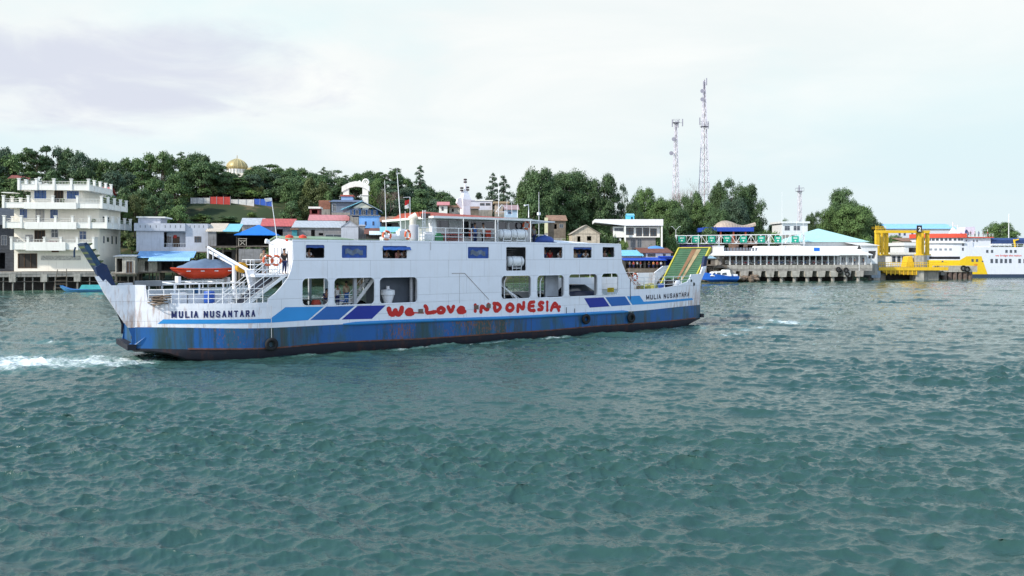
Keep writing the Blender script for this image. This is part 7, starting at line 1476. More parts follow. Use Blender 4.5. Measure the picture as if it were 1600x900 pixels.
        MB().box(0, x1, -.03, .03, -1.2, h).build('fence_sheet', M('fence %d' % a, c, var=.15, streak=.4, stripes=('X', .35, .7)), t); [MB().box(x1*k/n-.06, x1*k/n+.06, -.1, -.035, -1.2, h+.12).build('fence_post', WF['grey'], t) for k in range(n+1)]
waterfront()
def behind_bridge():
    simple('house', 'small red-tiled house on the bank behind the bridge roof', 'house', 686, 699, 321, 334, 210, 5, WPL, 4, [('w', 690, 323, 693, 329, 'brown')], ('gable', PINKT, 316, .6), 0, base=3)
    simple('house', 'pinkish huts row left of the mast behind the bridge', 'house', 702, 724, 324, 334, 212, 5, PALEW, 4, [('o', 706, 326, 709, 331, 'grey')], ('flat', RUST, 321, .4), 0, base=3)
    simple('house', 'white flat-roofed house right of the mast', 'house', 731, 769, 314, 328, 215, 8, M('lavender white wall', (.62, .61, .68), var=.06, streak=.3), 4, [('w', 750, 317.5, 757, 321, 'brown'), ('w', 759, 317.5, 766, 321, 'brown')], ('flat', WPL, 312.5, .2), 0, base=4); simple('shed', 'brown plank shed below the white flat-roofed house', 'shed', 734, 748, 326, 338, 208, 4, WOOD, 4, [], ('shed', RUST, 323, .3), 0, base=3)
    simple('house', 'beige two-level house with ochre roof right of the mast', 'house', 774, 793, 318, 334, 212, 6, M('beige wall', (.42, .34, .27), var=.2), 4, [('w', 778, 321, 783, 326, 'white'), ('w', 786, 321, 791, 326, 'white')], ('flat', M('ochre roof', (.35, .26, .16)), 315, .5), 0, base=4); simple('house', 'pale blue low house beside the aerials', 'house', 790, 809, 328, 340, 205, 6, M('pale blue wall', (.36, .48, .60), var=.1), 4, [('w', 794, 331, 800, 334, 'blue')], ('gable', M('mauve roof', (.3, .2, .2)), 321, .4), 0, base=4)
    simple('house', 'weathered plank house with yellow end wall right of the bridge', 'house', 857, 884, 345, 372, 205, 8, WOOD, 2, [('o', 866, 350, 870, 358, 'grey'), ('w', 874, 350, 880, 356, 'grey')], ('gable', RUST, 337, .4), 0, base=4)
    simple('wall', 'cream yellow end wall beside the plank house', 'wall', 851, 856, 340, 364, 204, .6, M('cream yellow', (.62, .60, .38), var=.15), 2, [], None, 0, base=4)
    simple('house', 'ruined beige concrete house with pointed gable above the ferry roof', 'house', 894, 937, 366, 382, 198, 8, M('stained beige concrete', (.50, .42, .33), rough=.95, var=.3, streak=.7, streakcol=(.15, .13, .11)), 2, [('o', 902, 369, 907, 378, 'grey'), ('o', 917, 369, 924, 376, 'grey')], ('gabley', M('stained roof concrete', (.40, .34, .28), var=.3, streak=.6), 352, .3), 0, base=4)
    t, S, x1, z1 = simple('house', 'white modern two-storey building with glazed front on the bank', 'building', 958, 1031, 354, 371, 203, 12, WPL, -3, [('w', 977, 356, 990, 367, 'brown'), ('w', 994, 356, 1003, 369, 'brown'), ('w', 1005, 356, 1014, 369, 'brown'), ('w', 1016, 357, 1026, 369, 'brown'), ('w', 960, 356, 974, 361, 'grey')], None, 0); P = S.P
    walls(t, P(975, 371)[0], x1-1, -P(975, 371)[2]*0-4.6, -.02, 8, M('stone grey wall', (.22, .21, .2), var=.2), [(P(985, 0)[0], -2.6, P(993, 0)[0], -.3), (P(996, 0)[0], -2.6, P(1003, 0)[0], -.3)], y=.6, name='lower_wall'); [opening(t, P(a, 0)[0], P(b, 0)[0], -2.62, -.28, .6, 'w', 'grey') for a, b in ((985, 993), (996, 1003))]
    xa, xb = P(929, 350)[0], P(1035, 350)[0]; z0, zt = P(990, 353)[2], P(990, 343)[2]; xm = P(978, 350)[0]; MB().hexa([(xa, -1.2, z0+.9), (xm, -1.5, z0), (xm, 12, z0), (xa, 12, z0+.9), (xa, -1.2, z0+1.7), (xm, -1.5, zt), (xm, 12, zt), (xa, 12, z0+1.7)]).box(xm+.003, xb, -1.5, 12, z0, zt).build('roof', M('white roof slab', (.78, .76, .76), var=.05, streak=.15), t)
    for px in (1033, 976): MB().box(P(px, 360)[0]-.2, P(px, 360)[0]+.2, -1.3, -.9, -3, z0).build('column', WPL, t)
    simple('kiosk', 'small turquoise box room on the white modern building roof', 'kiosk', 980, 991, 337, 343.5, 208, 3, M('turquoise wall', (.08, .42, .62)), 0, [('o', 986, 339, 989, 343, 'grey')], ('gable', CYANT, 334.5, .1), 0, base=0)
    # waterside houses right of the ferry
    t, S, x1, z1 = simple('house', 'white house with brown tiled roof above the blue canopy', 'house', 1003, 1048, 395.5, 408, 194, 9, WPL, 6, [('w', 1005, 396, 1009, 401, 'brown'), ('w', 1012, 396.5, 1024, 401, 'brown'), ('w', 1036, 396.5, 1040, 401, 'brown')], ('gable', BROWNT, 388, .5), 0, base=5)
    S = Site(1010, 389, 199, 6); t = S.thing('water_tank_roof', 'long light blue roof dome behind the brown tiled house', 'roof'); mb = MB(); L_ = S.P(1038, 389)[0]; mb.loft([[(x, -1, 0), (x, -.8, h*.7), (x, 0, h), (x, .8, h*.7), (x, 1, 0)] for x, h in ((0, .1), (.8, .6), (L_*.5, .85), (L_-.8, .6), (L_, .1))]); mb.build('roof', M('sky blue roof', (.10, .28, .62)), t, smooth=True); MB().box(.5, L_-.5, -.8, .8, -4, -.0).build('wall', WPL, t)
    simple('house', 'turquoise-roofed low house directly right of the superstructure', 'house', 972, 1002, 400, 412, 192, 8, PALEW, 6, [('o', 985, 404, 989, 411, 'grey')], ('gable', CYANT, 391.5, .5), 4); t, S, x1, z1 = simple('stall', 'open food stall under the dark blue canopy on the waterside', 'stall', 976, 1040, 407, 421, 188, 5, DARKW, 6, [('o', 978, 408, 1006, 419, 'grey'), ('o', 1009, 408, 1038, 419, 'grey')], ('shed', ROYAL, 402.5, .3), 5)
    simple('jetty', 'weathered timber landing in front of the open stall', 'jetty', 984, 1032, 419.5, 425, 186, 3, WOOD, 6, [], None, 4)
    t, S, x1, z1 = simple('stall', 'blue canvas stall standing behind the raised green ramp', 'stall', 1038, 1052, 402, 420, 190, 4, ROYAL, 6, [('o', 1040, 405, 1050, 418, 'grey')], ('flat', ROYAL, 400, .3), 4)
    simple('shed', 'small timber hut on stilts right of the green ramp', 'hut', 1103, 1117, 404, 414, 196, 3, WOOD, 6, [('o', 1106, 406, 1111, 413, 'grey')], ('shed', M('grey blue tin', (.25, .38, .45)), 400.5, .3), 4); simple('jetty', 'low timber staging beside the speedboat', 'jetty', 1108, 1136, 414, 417, 198, 4, WOOD, 6, [], None, 3.5)
    for i, (px, s, tr) in enumerate(((984, 'grey', 'navy'), (990, 'red', 'navy'), (996, 'white', 'black'), (1001, 'red', 'grey'), (1014, 'black', 'navy'), (1021, 'orange', 'navy'), (1027, 'red', 'black'), (1033, 'white', 'navy'))):
        S = Site(px, 419.2, 187, 0); person(S.O, random.uniform(-1, 1), 'onlooker in %s standing at the open food stall under blue canopy' % s + (', toward the green ramp' if px > 1010 else ', toward the ferry'), s, tr, group='people at the open food stall', detail=False)
behind_bridge()
# ------------------------------------------------------------------ harbour terminal on the right
STEEL = M('lattice steel', (.62, .60, .66), rough=.6, var=.1); YEL = M('harbour yellow', (.78, .48, .02), rough=.5, var=.12, streak=.35, streakcol=(.35, .20, .06), spots=.3)
def lattice(name, label, px, Y, ytop, ybase, wt, wb, n, dishes=(), thick=.09):
    S = Site(px, ybase, Y, 0); zg = ground(S.O.x, S.O.y) - S.O.z - .5; t = S.thing(name, label, 'tower'); P = S.P; zt = P(px, ytop)[2]; H = zt-zg; m = MB()
    hw = lambda s: lerp(wb, wt, s**.75)/2*Y/FOC; cs = ((-1, -1), (1, -1), (1, 1), (-1, 1)); lv = [1-(1-k/n)**1.15 for k in range(n+1)]
    for a, b in zip(lv[:-1], lv[1:]):
        za, zb = zg+H*a, zg+H*b; ra, rb = hw(a), hw(b)
        for i in range(4):
            c, d = cs[i], cs[(i+1) % 4]; m.bar((c[0]*ra, c[1]*ra, za), (c[0]*rb, c[1]*rb, zb), thick*1.35, 4, cap=False)
            m.bar((c[0]*ra, c[1]*ra, za), (d[0]*rb, d[1]*rb, zb), thick*.75, 3, cap=False); m.bar((d[0]*ra, d[1]*ra, za), (c[0]*rb, c[1]*rb, zb), thick*.75, 3, cap=False); m.bar((c[0]*rb, c[1]*rb, zb), (d[0]*rb, d[1]*rb, zb), thick*.8, 3, cap=False)
    m.build('lattice', STEEL, t); m = MB(); m.bar((0, 0, zg), (0, 0, zt), thick*1.6, 5); m.build('cable_ladder', M('ladder red grey', (.50, .40, .42)), t)
    for py, dx, kind in dishes:
        z = P(px, py)[2]; r = hw(max(0, min(1, (z-zg)/H))); x = dx*Y/FOC; m = MB()
        if kind == 'panel': m.box(x-.18, x+.18, -r-.3, -r-.1, z-1.3, z+1.3); m.bar((0, 0, z), (x, -r-.2, z), .06)
        elif kind == 'dish': m.lathe([(.1, 0), (.7, .25), (.75, .35)], (x, -r-.1, z), (0, -1, 0), 12); m.bar((0, 0, z), (x, -r, z), .07)
        else: m.box(-abs(x), abs(x), -abs(x), abs(x), z, z+.12); [m.bar((q[0]*abs(x), q[1]*abs(x), z), (q[0]*abs(x), q[1]*abs(x), z+1.1), .05) for q in cs]; m.path([(q[0]*abs(x), q[1]*abs(x), z+1.1) for q in cs], .05, closed=True)
        m.build({'panel': 'panel_antenna', 'dish': 'dish', 'deck': 'platform'}[kind], M('antenna grey', (.30, .29, .34)), t)
    return t
lattice('telecom_tower', 'taller red and white lattice telecom tower rising above the trees', 1100.5, 285, 126, 300, 2.6, 24, 16, ((128, 3, 'panel'), (133, -1.5, 'panel'), (143, -4, 'dish'), (156, -4, 'dish'), (198, 5.5, 'deck'), (196, 5, 'panel'), (190, -8, 'panel'), (128, 0, 'deck')), .10)
lattice('telecom_tower', 'shorter lattice telecom tower with aerial crown left of tall one', 1056, 280, 190, 296, 3.2, 17, 13, ((192, 5, 'deck'), (193, -6, 'panel'), (192, 10, 'panel'), (194, 3, 'panel'), (240, -8, 'dish'), (218, -4, 'dish')), .09)
lattice('lattice_mast', 'slim grey lattice mast with small top platform beside pyramid roof', 1249.5, 262, 297, 352, 4.5, 6.5, 9, ((299, 5, 'deck'), (296, -2, 'panel')), .055)
def pole(px, yt, yb, Y, label, r=.06, arms=None, name='pole', cat='pole', group=None):
    S = Site(px, yb, Y, 0); t = S.thing(name, label, cat, group); z = S.P(px, yt)[2]; MB().bar((0, 0, -1.5), (0, 0, z), r, 6, r*.6).build('post', WHITE2, t)
    if arms == 'y': MB().bar((0, 0, z), (-.9, 0, z+1.0), .04).bar((0, 0, z), (.9, 0, z+1.0), .04).box(-1.3, -.8, -.1, .1, z+.98, z+1.06).box(.8, 1.3, -.1, .1, z+.98, z+1.06).build('lamp_arm', WHITE2, t)
    return t
PALEC = M('pale concrete'); TERMW = M('terminal white', (.72, .72, .71), rough=.6, var=.06, streak=.3, streakcol=(.4, .38, .36))
def terminal():
    # fish roofed pavilion
    S = Site(1104, 372, 222, 4); t = S.thing('pavilion', 'pavilion with royal blue fascia, red columns and fish-shaped roof', 'pavilion'); P = S.P; z0, z1 = P(1130, 361.5)[2], P(1130, 355)[2]
    MB().box(0, P(1178, 360)[0], 0, 9, z0, z1).build('fascia', ROYAL, t)
    for px in (1114, 1127, 1147, 1166): x = P(px, 370)[0]; MB().box(x-.22, x+.22, .4, .85, -3, z0-.002).build('column', M('orange red column', (.42, .10, .05)), t)
    mb = MB(); rings = []
    for px, yt, w in ((1122, 354.5, 2.2), (1128, 348.5, 3), (1135, 345, 3.3), (1143, 344.5, 3.3), (1152, 347, 2.8), (1160, 350.5, 2.0), (1168, 352, 1.2), (1175, 351, .9), (1182, 349, .8), (1188, 347.5, .7)):
        x = P(px, 350)[0]; zt = P(px, yt, 4)[2]; zb = z1+.01 if px < 1178 else zt-1.0; rings.append([(x, 4-w, zb), (x, 4-w*.8, lerp(zb, zt, .65)), (x, 4, zt), (x, 4+w*.8, lerp(zb, zt, .65)), (x, 4+w, zb)])
    mb.loft(rings); mb.build('fish_roof', M('tan scale tiles', (.42, .33, .26), var=.25, scale=2, stripes=('X', .9, .9)), t, smooth=True)
    # sign gantry
    S = Site(1057, 396, 212, 3); t = S.thing('sign_gantry', 'long white truss gantry carrying eight green lane signs', 'gantry'); P = S.P
    xs0, xs1 = P(1057, 0)[0], P(1258, 0)[0]; za, zb = P(1057, 368.5)[2], P(1057, 380.5)[2]; zc, zd = P(1258, 366)[2], P(1258, 380)[2]; mb = MB(); n = 26
    for y in (0, 1.0): mb.bar((xs0, y, za), (xs1, y, zc), .12); mb.bar((xs0, y, zb), (xs1, y, zd), .12)
    for k in range(n): a, b = k/n, (k+1)/n; p = lambda s, u: (lerp(xs0, xs1, s), 0, lerp(za, zc, s) if u else lerp(zb, zd, s)); mb.bar(p(a, k % 2), p(b, 1-k % 2), .07); mb.bar(p(a, 0), p(a, 1), .06)
    mb.build('truss', TERMW, t)
    for px in (1057, 1124, 1202, 1257): x = P(px, 0)[0]; MB().box(x-.22, x+.22, .3, .7, -4, P(px, 367)[2]).build('gantry_post', TERMW, t)
    gs = M('sign green', (.01, .30, .20), rough=.5, var=.05)
    for px in (1065, 1087, 1111.5, 1135.5, 1161, 1189, 1215, 1242):
        a, b = P(px-5.5, 379.5), P(px+5.5, 369); MB().box(a[0], b[0], -.3, -.2, a[2]+.1, b[2]).build('sign_panel', gs, t); c = t.children[-1]; m = (a[0]+b[0])/2
        MB().box(m-.55, m+.55, -.308, -.301, lerp(a[2], b[2], .66), lerp(a[2], b[2], .78)).build('sign_marking', WPL, c); MB().add([(m-.3, -.305, lerp(a[2], b[2], .42)), (m+.3, -.305, lerp(a[2], b[2], .42)), (m, -.305, lerp(a[2], b[2], .2))], [(0, 1, 2)]).build('sign_arrow', WPL, c, recalc=False)
    pole(1056, 360, 396, 210, 'white street lamp with two upswept arms at the gantry left end', .09, 'y', 'street_lamp', 'street lamp'); pole(1091, 366, 392, 205, 'plain white pole above the raised green ramp', .1, cat='pole')
    # covered ramp structure below the gantry
    simple('guard_house', 'white block with ribbed wall under the gantry', 'house', 1121, 1131, 385, 404, 206, 4, TERMW, 4, [], ('flat', TERMW, 384, .1), 0, base=3)
    simple('parking_deck', 'dark purple parked row and stalls under the gantry', 'stalls', 1060, 1120, 383, 390, 214, 4, M('purple canopy', (.06, .04, .16), var=.5, scale=2), 4, [('o', 1064, 385, 1080, 389, 'grey'), ('o', 1084, 385, 1100, 389, 'grey')], None, 0, base=5)
    S = Site(1131, 394, 207, 4); t = S.thing('fence', 'dark slatted fence sloping beneath the gantry', 'fence'); mb = MB(); L_ = S.P(1190, 394)[0]; z = S.P(1131, 387)[2]
    for k in range(13): x = L_*k/12; mb.box(x, x+L_/12-.25, 0, .08, .2, z)
    mb.build('fence_panel', M('slate panel', (.16, .17, .2), var=.2, stripes=('X', .2, .5)), t); MB().box(0, L_, .1, .2, -3, .15).build('fence_base', CONC, t)
    simple('building', 'cluttered brown building row behind the slatted fence', 'building', 1150, 1183, 379, 392, 216, 6, M('clutter brown', (.20, .13, .10), var=.6, scale=1.5), 4, [('o', 1154, 382, 1162, 390, 'grey'), ('o', 1168, 383, 1178, 390, 'grey')], ('shed', RUST, 377, .3), 0, base=5)
    simple('building', 'white port office with red awnings behind the gantry', 'building', 1222, 1262, 349, 366, 240, 8, TERMW, 3, [('w', 1226, 353, 1234, 360, 'grey'), ('w', 1240, 353, 1250, 360, 'grey')], ('flat', TERMW, 346, .5), 0, base=6)
    for px, yt in ((1222, 300), (1240, 372), (1245, 345), (1255, 342)): pole(px, yt, 392 if px < 1230 else 380, 205 if px == 1222 else 214, {1222: 'tall thin white flagpole left of the slim lattice mast', 1240: 'short white pole before the port office', 1245: 'white pole standing left in front of port office', 1255: 'white pole standing right in front of port office'}[px], .06)
    # pyramid roofed hall
    t, S, x1, z1 = simple('hall', 'terminal hall with pale turquoise pyramid roof', 'hall', 1250, 1352, 377.5, 400, 216, 19, TERMW, 2, [('w', 1330, 379, 1348, 383, 'blue')], None, 0, base=5); hip(t, 0, x1, 0, 19, z1, S.P(1298, 357.5, 9.5)[2], M('pale turquoise roof', (.38, .60, .60), rough=.6, var=.06, stripes=('X', .5, .4)), .8, .3)
    t, S, x1, z1 = simple('building', 'low white building with flat roof under the pyramid hall', 'building', 1345, 1371, 384, 412, 208, 8, TERMW, 4, [('o', 1357, 392, 1369, 404, 'grey')], ('shed', M('off white roof', (.62, .6, .58)), 379, .4), 0, base=3)
    # waiting hall on piles
    S = Site(1131, 418, 199.5, 9); t = S.thing('passenger_jetty', 'long white covered passenger jetty on concrete piles', 'jetty'); P = S.P; x1 = P(1362, 424)[0]; zr = P(1240, 399.5)[2]; zr2 = P(1240, 393)[2]
    zdk = P(1140, 414.5)[2]
    MB().box(0, x1, 0, 9, zdk-.5, zdk).build('deck_slab', PALEC, t); MB().box(-.1, x1+.1, -.15, .1, zdk-.9, zdk+.1).build('deck_edge', PALEC, t); MB().box(0, x1, -.3, 0.0, zdk-1.5, zdk-.95).build('jetty_beam', CONC, t)
    k = 0; mb = None; px = 1141
    while px < 1362:
        x = P(px, 412)[0]; MB().box(x-.13, x+.13, .1, .35, zdk, zr-.002).build('column', TERMW, t); px += 9.6
    # low rail between the columns
    mb = MB(); [mb.bar((.4, .2, zdk+h), (x1-.4, .2, zdk+h), .03) for h in (.45, .8, 1.1)]; mb.build('railing', TERMW, t)
    xl, xr = P(1130, 400)[0], P(1308, 400)[0]; mb = MB(); rings = []
    for s_, in ((0,), (.02,), (.06,), (1,)):
        x = lerp(xl, xr, s_); h = {0: .25, .02: .7, .06: 1.0, 1: 1.0}[s_]; z0 = zr; zt = lerp(zr, zr2, h)+.1; rings.append([(x, -.9, z0), (x, -.9, z0+.15), (x, 1.5, zt), (x, 8, zt), (x, 9.5, z0)])
    mb.loft(rings); mb.build('roof', TERMW, t, smooth=True)
    a, b = P(1190, 393, 3)[0], P(1345, 393, 3)[0]; MB().hexa([(a, 3, zr2-.3), (b, 3, zr2-.3), (b, 10, zr2-.3), (a, 10, zr2-.3), (a+1, 3.4, P(1250, 384.5, 3)[2]), (b, 3.4, P(1250, 384.5, 3)[2]), (b, 10, P(1250, 384.5, 3)[2]), (a+1, 10, P(1250, 384.5, 3)[2])]).build('upper_roof', M('clean white roof', (.80, .79, .78), var=.04), t)
    a, b = P(1310, 402)[0], P(1361, 402)[0]; MB().hexa([(a, -.8, zr+.1), (b, -.8, zr+.1), (b, 9, zr+.1), (a, 9, zr+.1), (a, -.8, zr+.3), (b, -.8, zr+.3), (b-1.5, 3, zr2+.5), (a, 3, zr2+.5)]).build('roof', TERMW, t)
    hs = []; 
    for q0, q1 in ((1319, 1325), (1330, 1336), (1342, 1346), (1350, 1357)): h = (P(q0, 0)[0], zdk+.6, P(q1, 0)[0], zr-.4); hs.append(h); opening(t, h[0]-.02, h[2]+.02, h[1]-.02, h[3]+.02, 1.2, 'w', 'white')
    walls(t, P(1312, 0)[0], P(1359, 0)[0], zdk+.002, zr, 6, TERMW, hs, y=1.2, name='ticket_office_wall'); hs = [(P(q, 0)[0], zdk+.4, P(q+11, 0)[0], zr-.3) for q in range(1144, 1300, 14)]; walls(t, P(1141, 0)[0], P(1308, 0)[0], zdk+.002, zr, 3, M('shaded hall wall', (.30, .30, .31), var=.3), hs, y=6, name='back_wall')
    # blue sign and conduit
    a, b = P(1272, 392.5, 2), P(1281, 387, 2); MB().box(a[0], b[0], 2.0, 2.1, a[2], b[2]).build('sign_panel', M('signal blue', (.01, .15, .6)), t)
    for px in range(1142, 1362, 20):
        x = P(px, 430)[0]; MB().hexa([(x-.9, -.5, zdk-3.0), (x+.9, -.5, zdk-3.0), (x+.9, 8, zdk-3.0), (x-.9, 8, zdk-3.0), (x-1.15, -.5, zdk-1.5), (x+1.15, -.5, zdk-1.5), (x+1.15, 8, zdk-1.5), (x-1.15, 8, zdk-1.5)]).build('pile_cap', PALEC, t)
        for y in (.3, 6): MB().bar((x, y, -S.O.z-1), (x, y, zdk-3.0), .42, 10).build('pile', CONC, t)
    MB().box(0, x1, 8.6, 9, -S.O.z-1, zdk-.5).build('quay_backdrop', M('shadowed quay stone'), t)  # dark backdrop below the jetty deck, shadow tone painted in
    # parked scooters under the roof
    cols = [(.03, .03, .035), (.35, .03, .03), (.05, .1, .3), (.4, .4, .4), (.1, .1, .1)]; wv = lambda px, d, z: S.W((P(px, 0)[0], d, z)); zz = zdk+.005; first = {}
    px = 1144.5; k = 0
    while px < 1306:
        c = k % 5; w = wv(px, .9 + .5*(k % 2), zz)
        lab = ('black', 'red', 'blue', 'silver', 'dark grey')[c] + ' scooter parked in the row under the jetty roof'
        if c not in first: first[c] = scooter(w, R(9)+1.35+random.uniform(-.3, .3), lab, M('scooter paint %d' % c, cols[c], rough=.3), 'scooters parked under the jetty roof')
        else: dup(first[c], w, R(9)+1.35+random.uniform(-.3, .3), lab)
        px += 3.6; k += 1
    for i in range(16):
        px = random.uniform(1150, 1302); s = random.choice(['white', 'navy', 'grey', 'red', 'black']); person(wv(px, random.uniform(2.2, 4.5), zz), random.uniform(0, 6), 'waiting passenger in %s among the scooters under the jetty roof' % s, s, random.choice(['navy', 'black', 'grey']), group='waiting passengers under the jetty roof', detail=False)
    for px in (1316, 1338, 1352): person(wv(px, .7, zz), random.uniform(0, 6), 'dock worker standing outside the ticket office windows', 'orange', 'navy', group='dock workers at the ticket office', detail=False)
    pole(1342.5, 386, 414, 199, 'pole with black triangular top mark at jetty end', .07, name='beacon'); o = [x for x in COL.objects if x.name.startswith('beacon')][-1]; zt = Site(1342.5, 414, 199, 0).P(1342.5, 388)[2]; MB().lathe([(.55, 0), (.02, 1.1)], (0, 0, zt-.2), n=8).build('top_mark', MATS['black paint'], o)
    # tyres on the jetty front
    for px, py in ((1310, 421), (1313, 424), (1322, 422), (1324, 428)):
        q = P(px, py, -.6); mb = MB(); mb.torus((0, 0, 0), .5, .2, (0, 1, 0), 16, 7); o = mb.build('tyre_fender', MATS['tyre rubber'], smooth='full', recalc=False, label='black tyre fender hung on the jetty face below ticket office', cat='tyre fender', group='tyre fenders on the jetty face'); o.location = S.W(q)
    # rock bank beside the speedboat
    rk = M('bank rock', (.16, .12, .09), rough=.95, var=.5, scale=.7); r_ = random.Random(4); mb = MB()
    for k in range(150):
        px = r_.uniform(1096, 1184); y = 196 + r_.uniform(0, 7); p = at(px, 437-(y-196)*.9-r_.uniform(0, 7), y); rr = r_.uniform(.35, .95); n_ = 7; base = len(mb.v); pts = []
        for i in range(5):
            th = math.pi*i/4
            for j in range(n_): a = 6.28*j/n_; q = rr*r_.uniform(.75, 1.15); pts.append((p.x+q*math.sin(th)*math.cos(a), p.y+q*math.sin(th)*math.sin(a), max(-.6, p.z*.6)+q*.7*math.cos(th)))
        mb.add(pts, [(i*n_+j, i*n_+(j+1) % n_, (i+1)*n_+(j+1) % n_, (i+1)*n_+j) for i in range(4) for j in range(n_)])
    mb.build('rock_bank', rk, kind='stuff', label='brown boulder bank beside the speedboat and jetty', smooth=False)
    # speedboat
    S = Site(1097, 439, 188, 10); t = S.thing('speedboat', 'blue and white cabin speedboat moored right of the ferry', 'speedboat'); P = S.P; L_ = P(1151, 440)[0]; rings = []
    for i in range(11):
        s_ = i/10; x = s_*L_; w = 1.35*(1-max(0, .55-s_)**2*3.0) if s_ < .55 else 1.35; w = max(.06, w); sh = lerp(2.1, 1.15, min(1, s_*1.4)); rings.append([(x, -w, sh), (x, -w*.85, .35), (x, 0, -.2+.5*max(0, .25-s_)*4), (x, w*.85, .35), (x, w, sh)])
    mb = MB(); mb.loft(rings); mb.build('boat_hull', M('speedboat blue', (.02, .12, .50), rough=.3, var=.15), t, smooth=True)
    z = lambda py: P(1120, py)[2]; q = lambda px: P(px, 430)[0]
    mb = MB(); mb.hexa([(q(1107), -1.05, z(431)), (q(1140), -1.15, z(432)), (q(1140), 1.15, z(432)), (q(1107), 1.05, z(431)), (q(1113), -.8, z(424.5)), (q(1138), -.9, z(424)), (q(1138), .9, z(424)), (q(1113), .8, z(424.5))]); mb.hexa([(q(1128), -.8, z(424)), (q(1139), -.8, z(424)), (q(1139), .8, z(424)), (q(1128), .8, z(424)), (q(1130), -.7, z(421.5)), (q(1138), -.7, z(421.5)), (q(1138), .7, z(421.5)), (q(1130), .7, z(421.5))]); mb.build('cabin', WPL, t)
    for a, b in ((1111, 1115), (1116.5, 1123), (1125, 1132.5)): MB().hexa([(q(a), -1.08, z(429.5)), (q(b), -1.09, z(429.5)), (q(b), -1.0, z(429.5)), (q(a), -1.0, z(429.5)), (q(a)+.25, -.92, z(425.8)), (q(b), -.95, z(425.8)), (q(b), -.85, z(425.8)), (q(a)+.25, -.85, z(425.8))]).build('cabin_window', PANE, t)
    MB().box(q(1140), q(1153), -1.1, 1.1, .5, 1.0).box(q(1145), q(1150), -.9, .9, 1.0, 1.6).build('stern_platform', WPL, t)
terminal()
def linkspan():
    S = Site(1365, 437, 214, 4); t = S.thing('link_span', 'yellow vehicle link span with lifting portal marked 2', 'link span'); P = S.P; zz = lambda py, d=0: P(1410, py, d)[2]; X = lambda px, d=0: P(px, 400, d)[0]; zw = -S.O.z
    # concrete pedestals
    for a, b, d in ((1365, 1375, 0), (1377, 1393, 3), (1431, 1444, 0), (1446, 1459, 3)): MB().box(X(a), X(b), d, d+3, zw-1, zz(399.5)).build('pedestal', PALEC, t)
    # portal legs with ladders and braces
    def leg(px, w, d): x = X(px, d); MB().box(x-w/2, x+w/2, d+.4, d+.4+w, zz(399), zz(360)).box(x-w*.8, x+w*.8, d+.1, d+.7+w, zz(399), zz(397)).build('portal_leg', YEL, t)
    for px, w, d in ((1373.5, 1.0, .5), (1380, .5, 2.5), (1387, .9, 3.5), (1438.5, 1.0, .5), (1444, .5, 2.5), (1451.5, .8, 3.5)): leg(px, w, d)
    mb = MB()
    for a, b in ((1374, 1387), (1439, 1451)):
        for k in range(5): z = lerp(zz(396), zz(366), k/4); mb.bar((X(a), 1.2, z), (X(b), 4.0, z), .10); mb.bar((X(a), 1.2, z), (X(b), 4.0, lerp(zz(396), zz(366), min(1, (k+1)/4))), .07)
    mb.build('portal_brace', YEL, t)
    mb = MB(); x0 = X(1370)
    for k in range(18): z = lerp(zz(398), zz(354), k/17); mb.bar((x0, .6, z), (x0+.7, .6, z), .035)
    mb.bar((x0, .6, zz(398)), (x0, .6, zz(352)), .05); mb.bar((x0+.7, .6, zz(398)), (x0+.7, .6, zz(352)), .05); mb.build('ladder', YEL, t)
    MB().box(X(1371), X(1453), .5, 1.6, zz(364), zz(359.8)).build('portal_beam', YEL, t); MB().box(X(1434, 3.5), X(1453, 3.5), 3.4, 4.6, zz(362.5), zz(359.5)).box(X(1372, 3.5), X(1390, 3.5), 3.4, 4.6, zz(362.5), zz(359.5)).build('portal_beam', YEL, t)
    mb = MB(); 
    for h in (357, 354.5): mb.bar((X(1371), .6, zz(h)), (X(1386), .6, zz(h)), .04); mb.bar((X(1371), 3, zz(h)), (X(1386), 3, zz(h)), .04)
    for k in range(6): x = lerp(X(1371), X(1386), k/5); mb.bar((x, .6, zz(360)), (x, .6, zz(353)), .05)
    mb.build('catwalk_rail', YEL, t)
    bk = MATS['black paint']; MB().box(X(1433.5), X(1441), .1, .4, zz(363), zz(352)).build('number_board', bk, t); b = t.children[-1]; lettering('number', '2', X(1435.2), X(1439.5), zz(361.5), zz(354.5), lambda a, c: (a, .095, c), M('sign white', (.85, .85, .85)), b, offset=.03)
    # bridge deck
    MB().box(X(1372), X(1480), -.5, -.2, zz(422.5), zz(417.5)).build('deck_girder', YEL, t); MB().box(X(1372), X(1480), -.2, 5.5, zz(419.5), zz(418)).build('road_deck', CONC, t)
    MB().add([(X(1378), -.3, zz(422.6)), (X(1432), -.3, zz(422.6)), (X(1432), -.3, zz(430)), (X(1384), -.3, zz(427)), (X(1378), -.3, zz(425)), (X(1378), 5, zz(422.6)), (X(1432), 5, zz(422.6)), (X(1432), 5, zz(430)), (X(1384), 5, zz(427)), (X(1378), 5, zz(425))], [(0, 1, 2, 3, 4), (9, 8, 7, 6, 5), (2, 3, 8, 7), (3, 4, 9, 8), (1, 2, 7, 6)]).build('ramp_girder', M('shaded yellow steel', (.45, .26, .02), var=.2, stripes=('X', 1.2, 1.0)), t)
    mb = MB(); 
    for k in range(8): x = lerp(X(1384), X(1431), k/7); mb.box(x-.12, x+.12, -.42, -.31, zz(429.5), zz(422.6))
    mb.build('girder_rib', YEL, t)
    mb = MB(); [mb.bar((X(1372), -.4, zz(h)), (X(1480), -.4, zz(h)), .07) for h in (410, 413.5)]; [mb.bar((lerp(X(1372), X(1480), k/30), -.4, zz(417.5)), (lerp(X(1372), X(1480), k/30), -.4, zz(410)), .06) for k in range(31)]; mb.build('deck_railing', YEL, t)
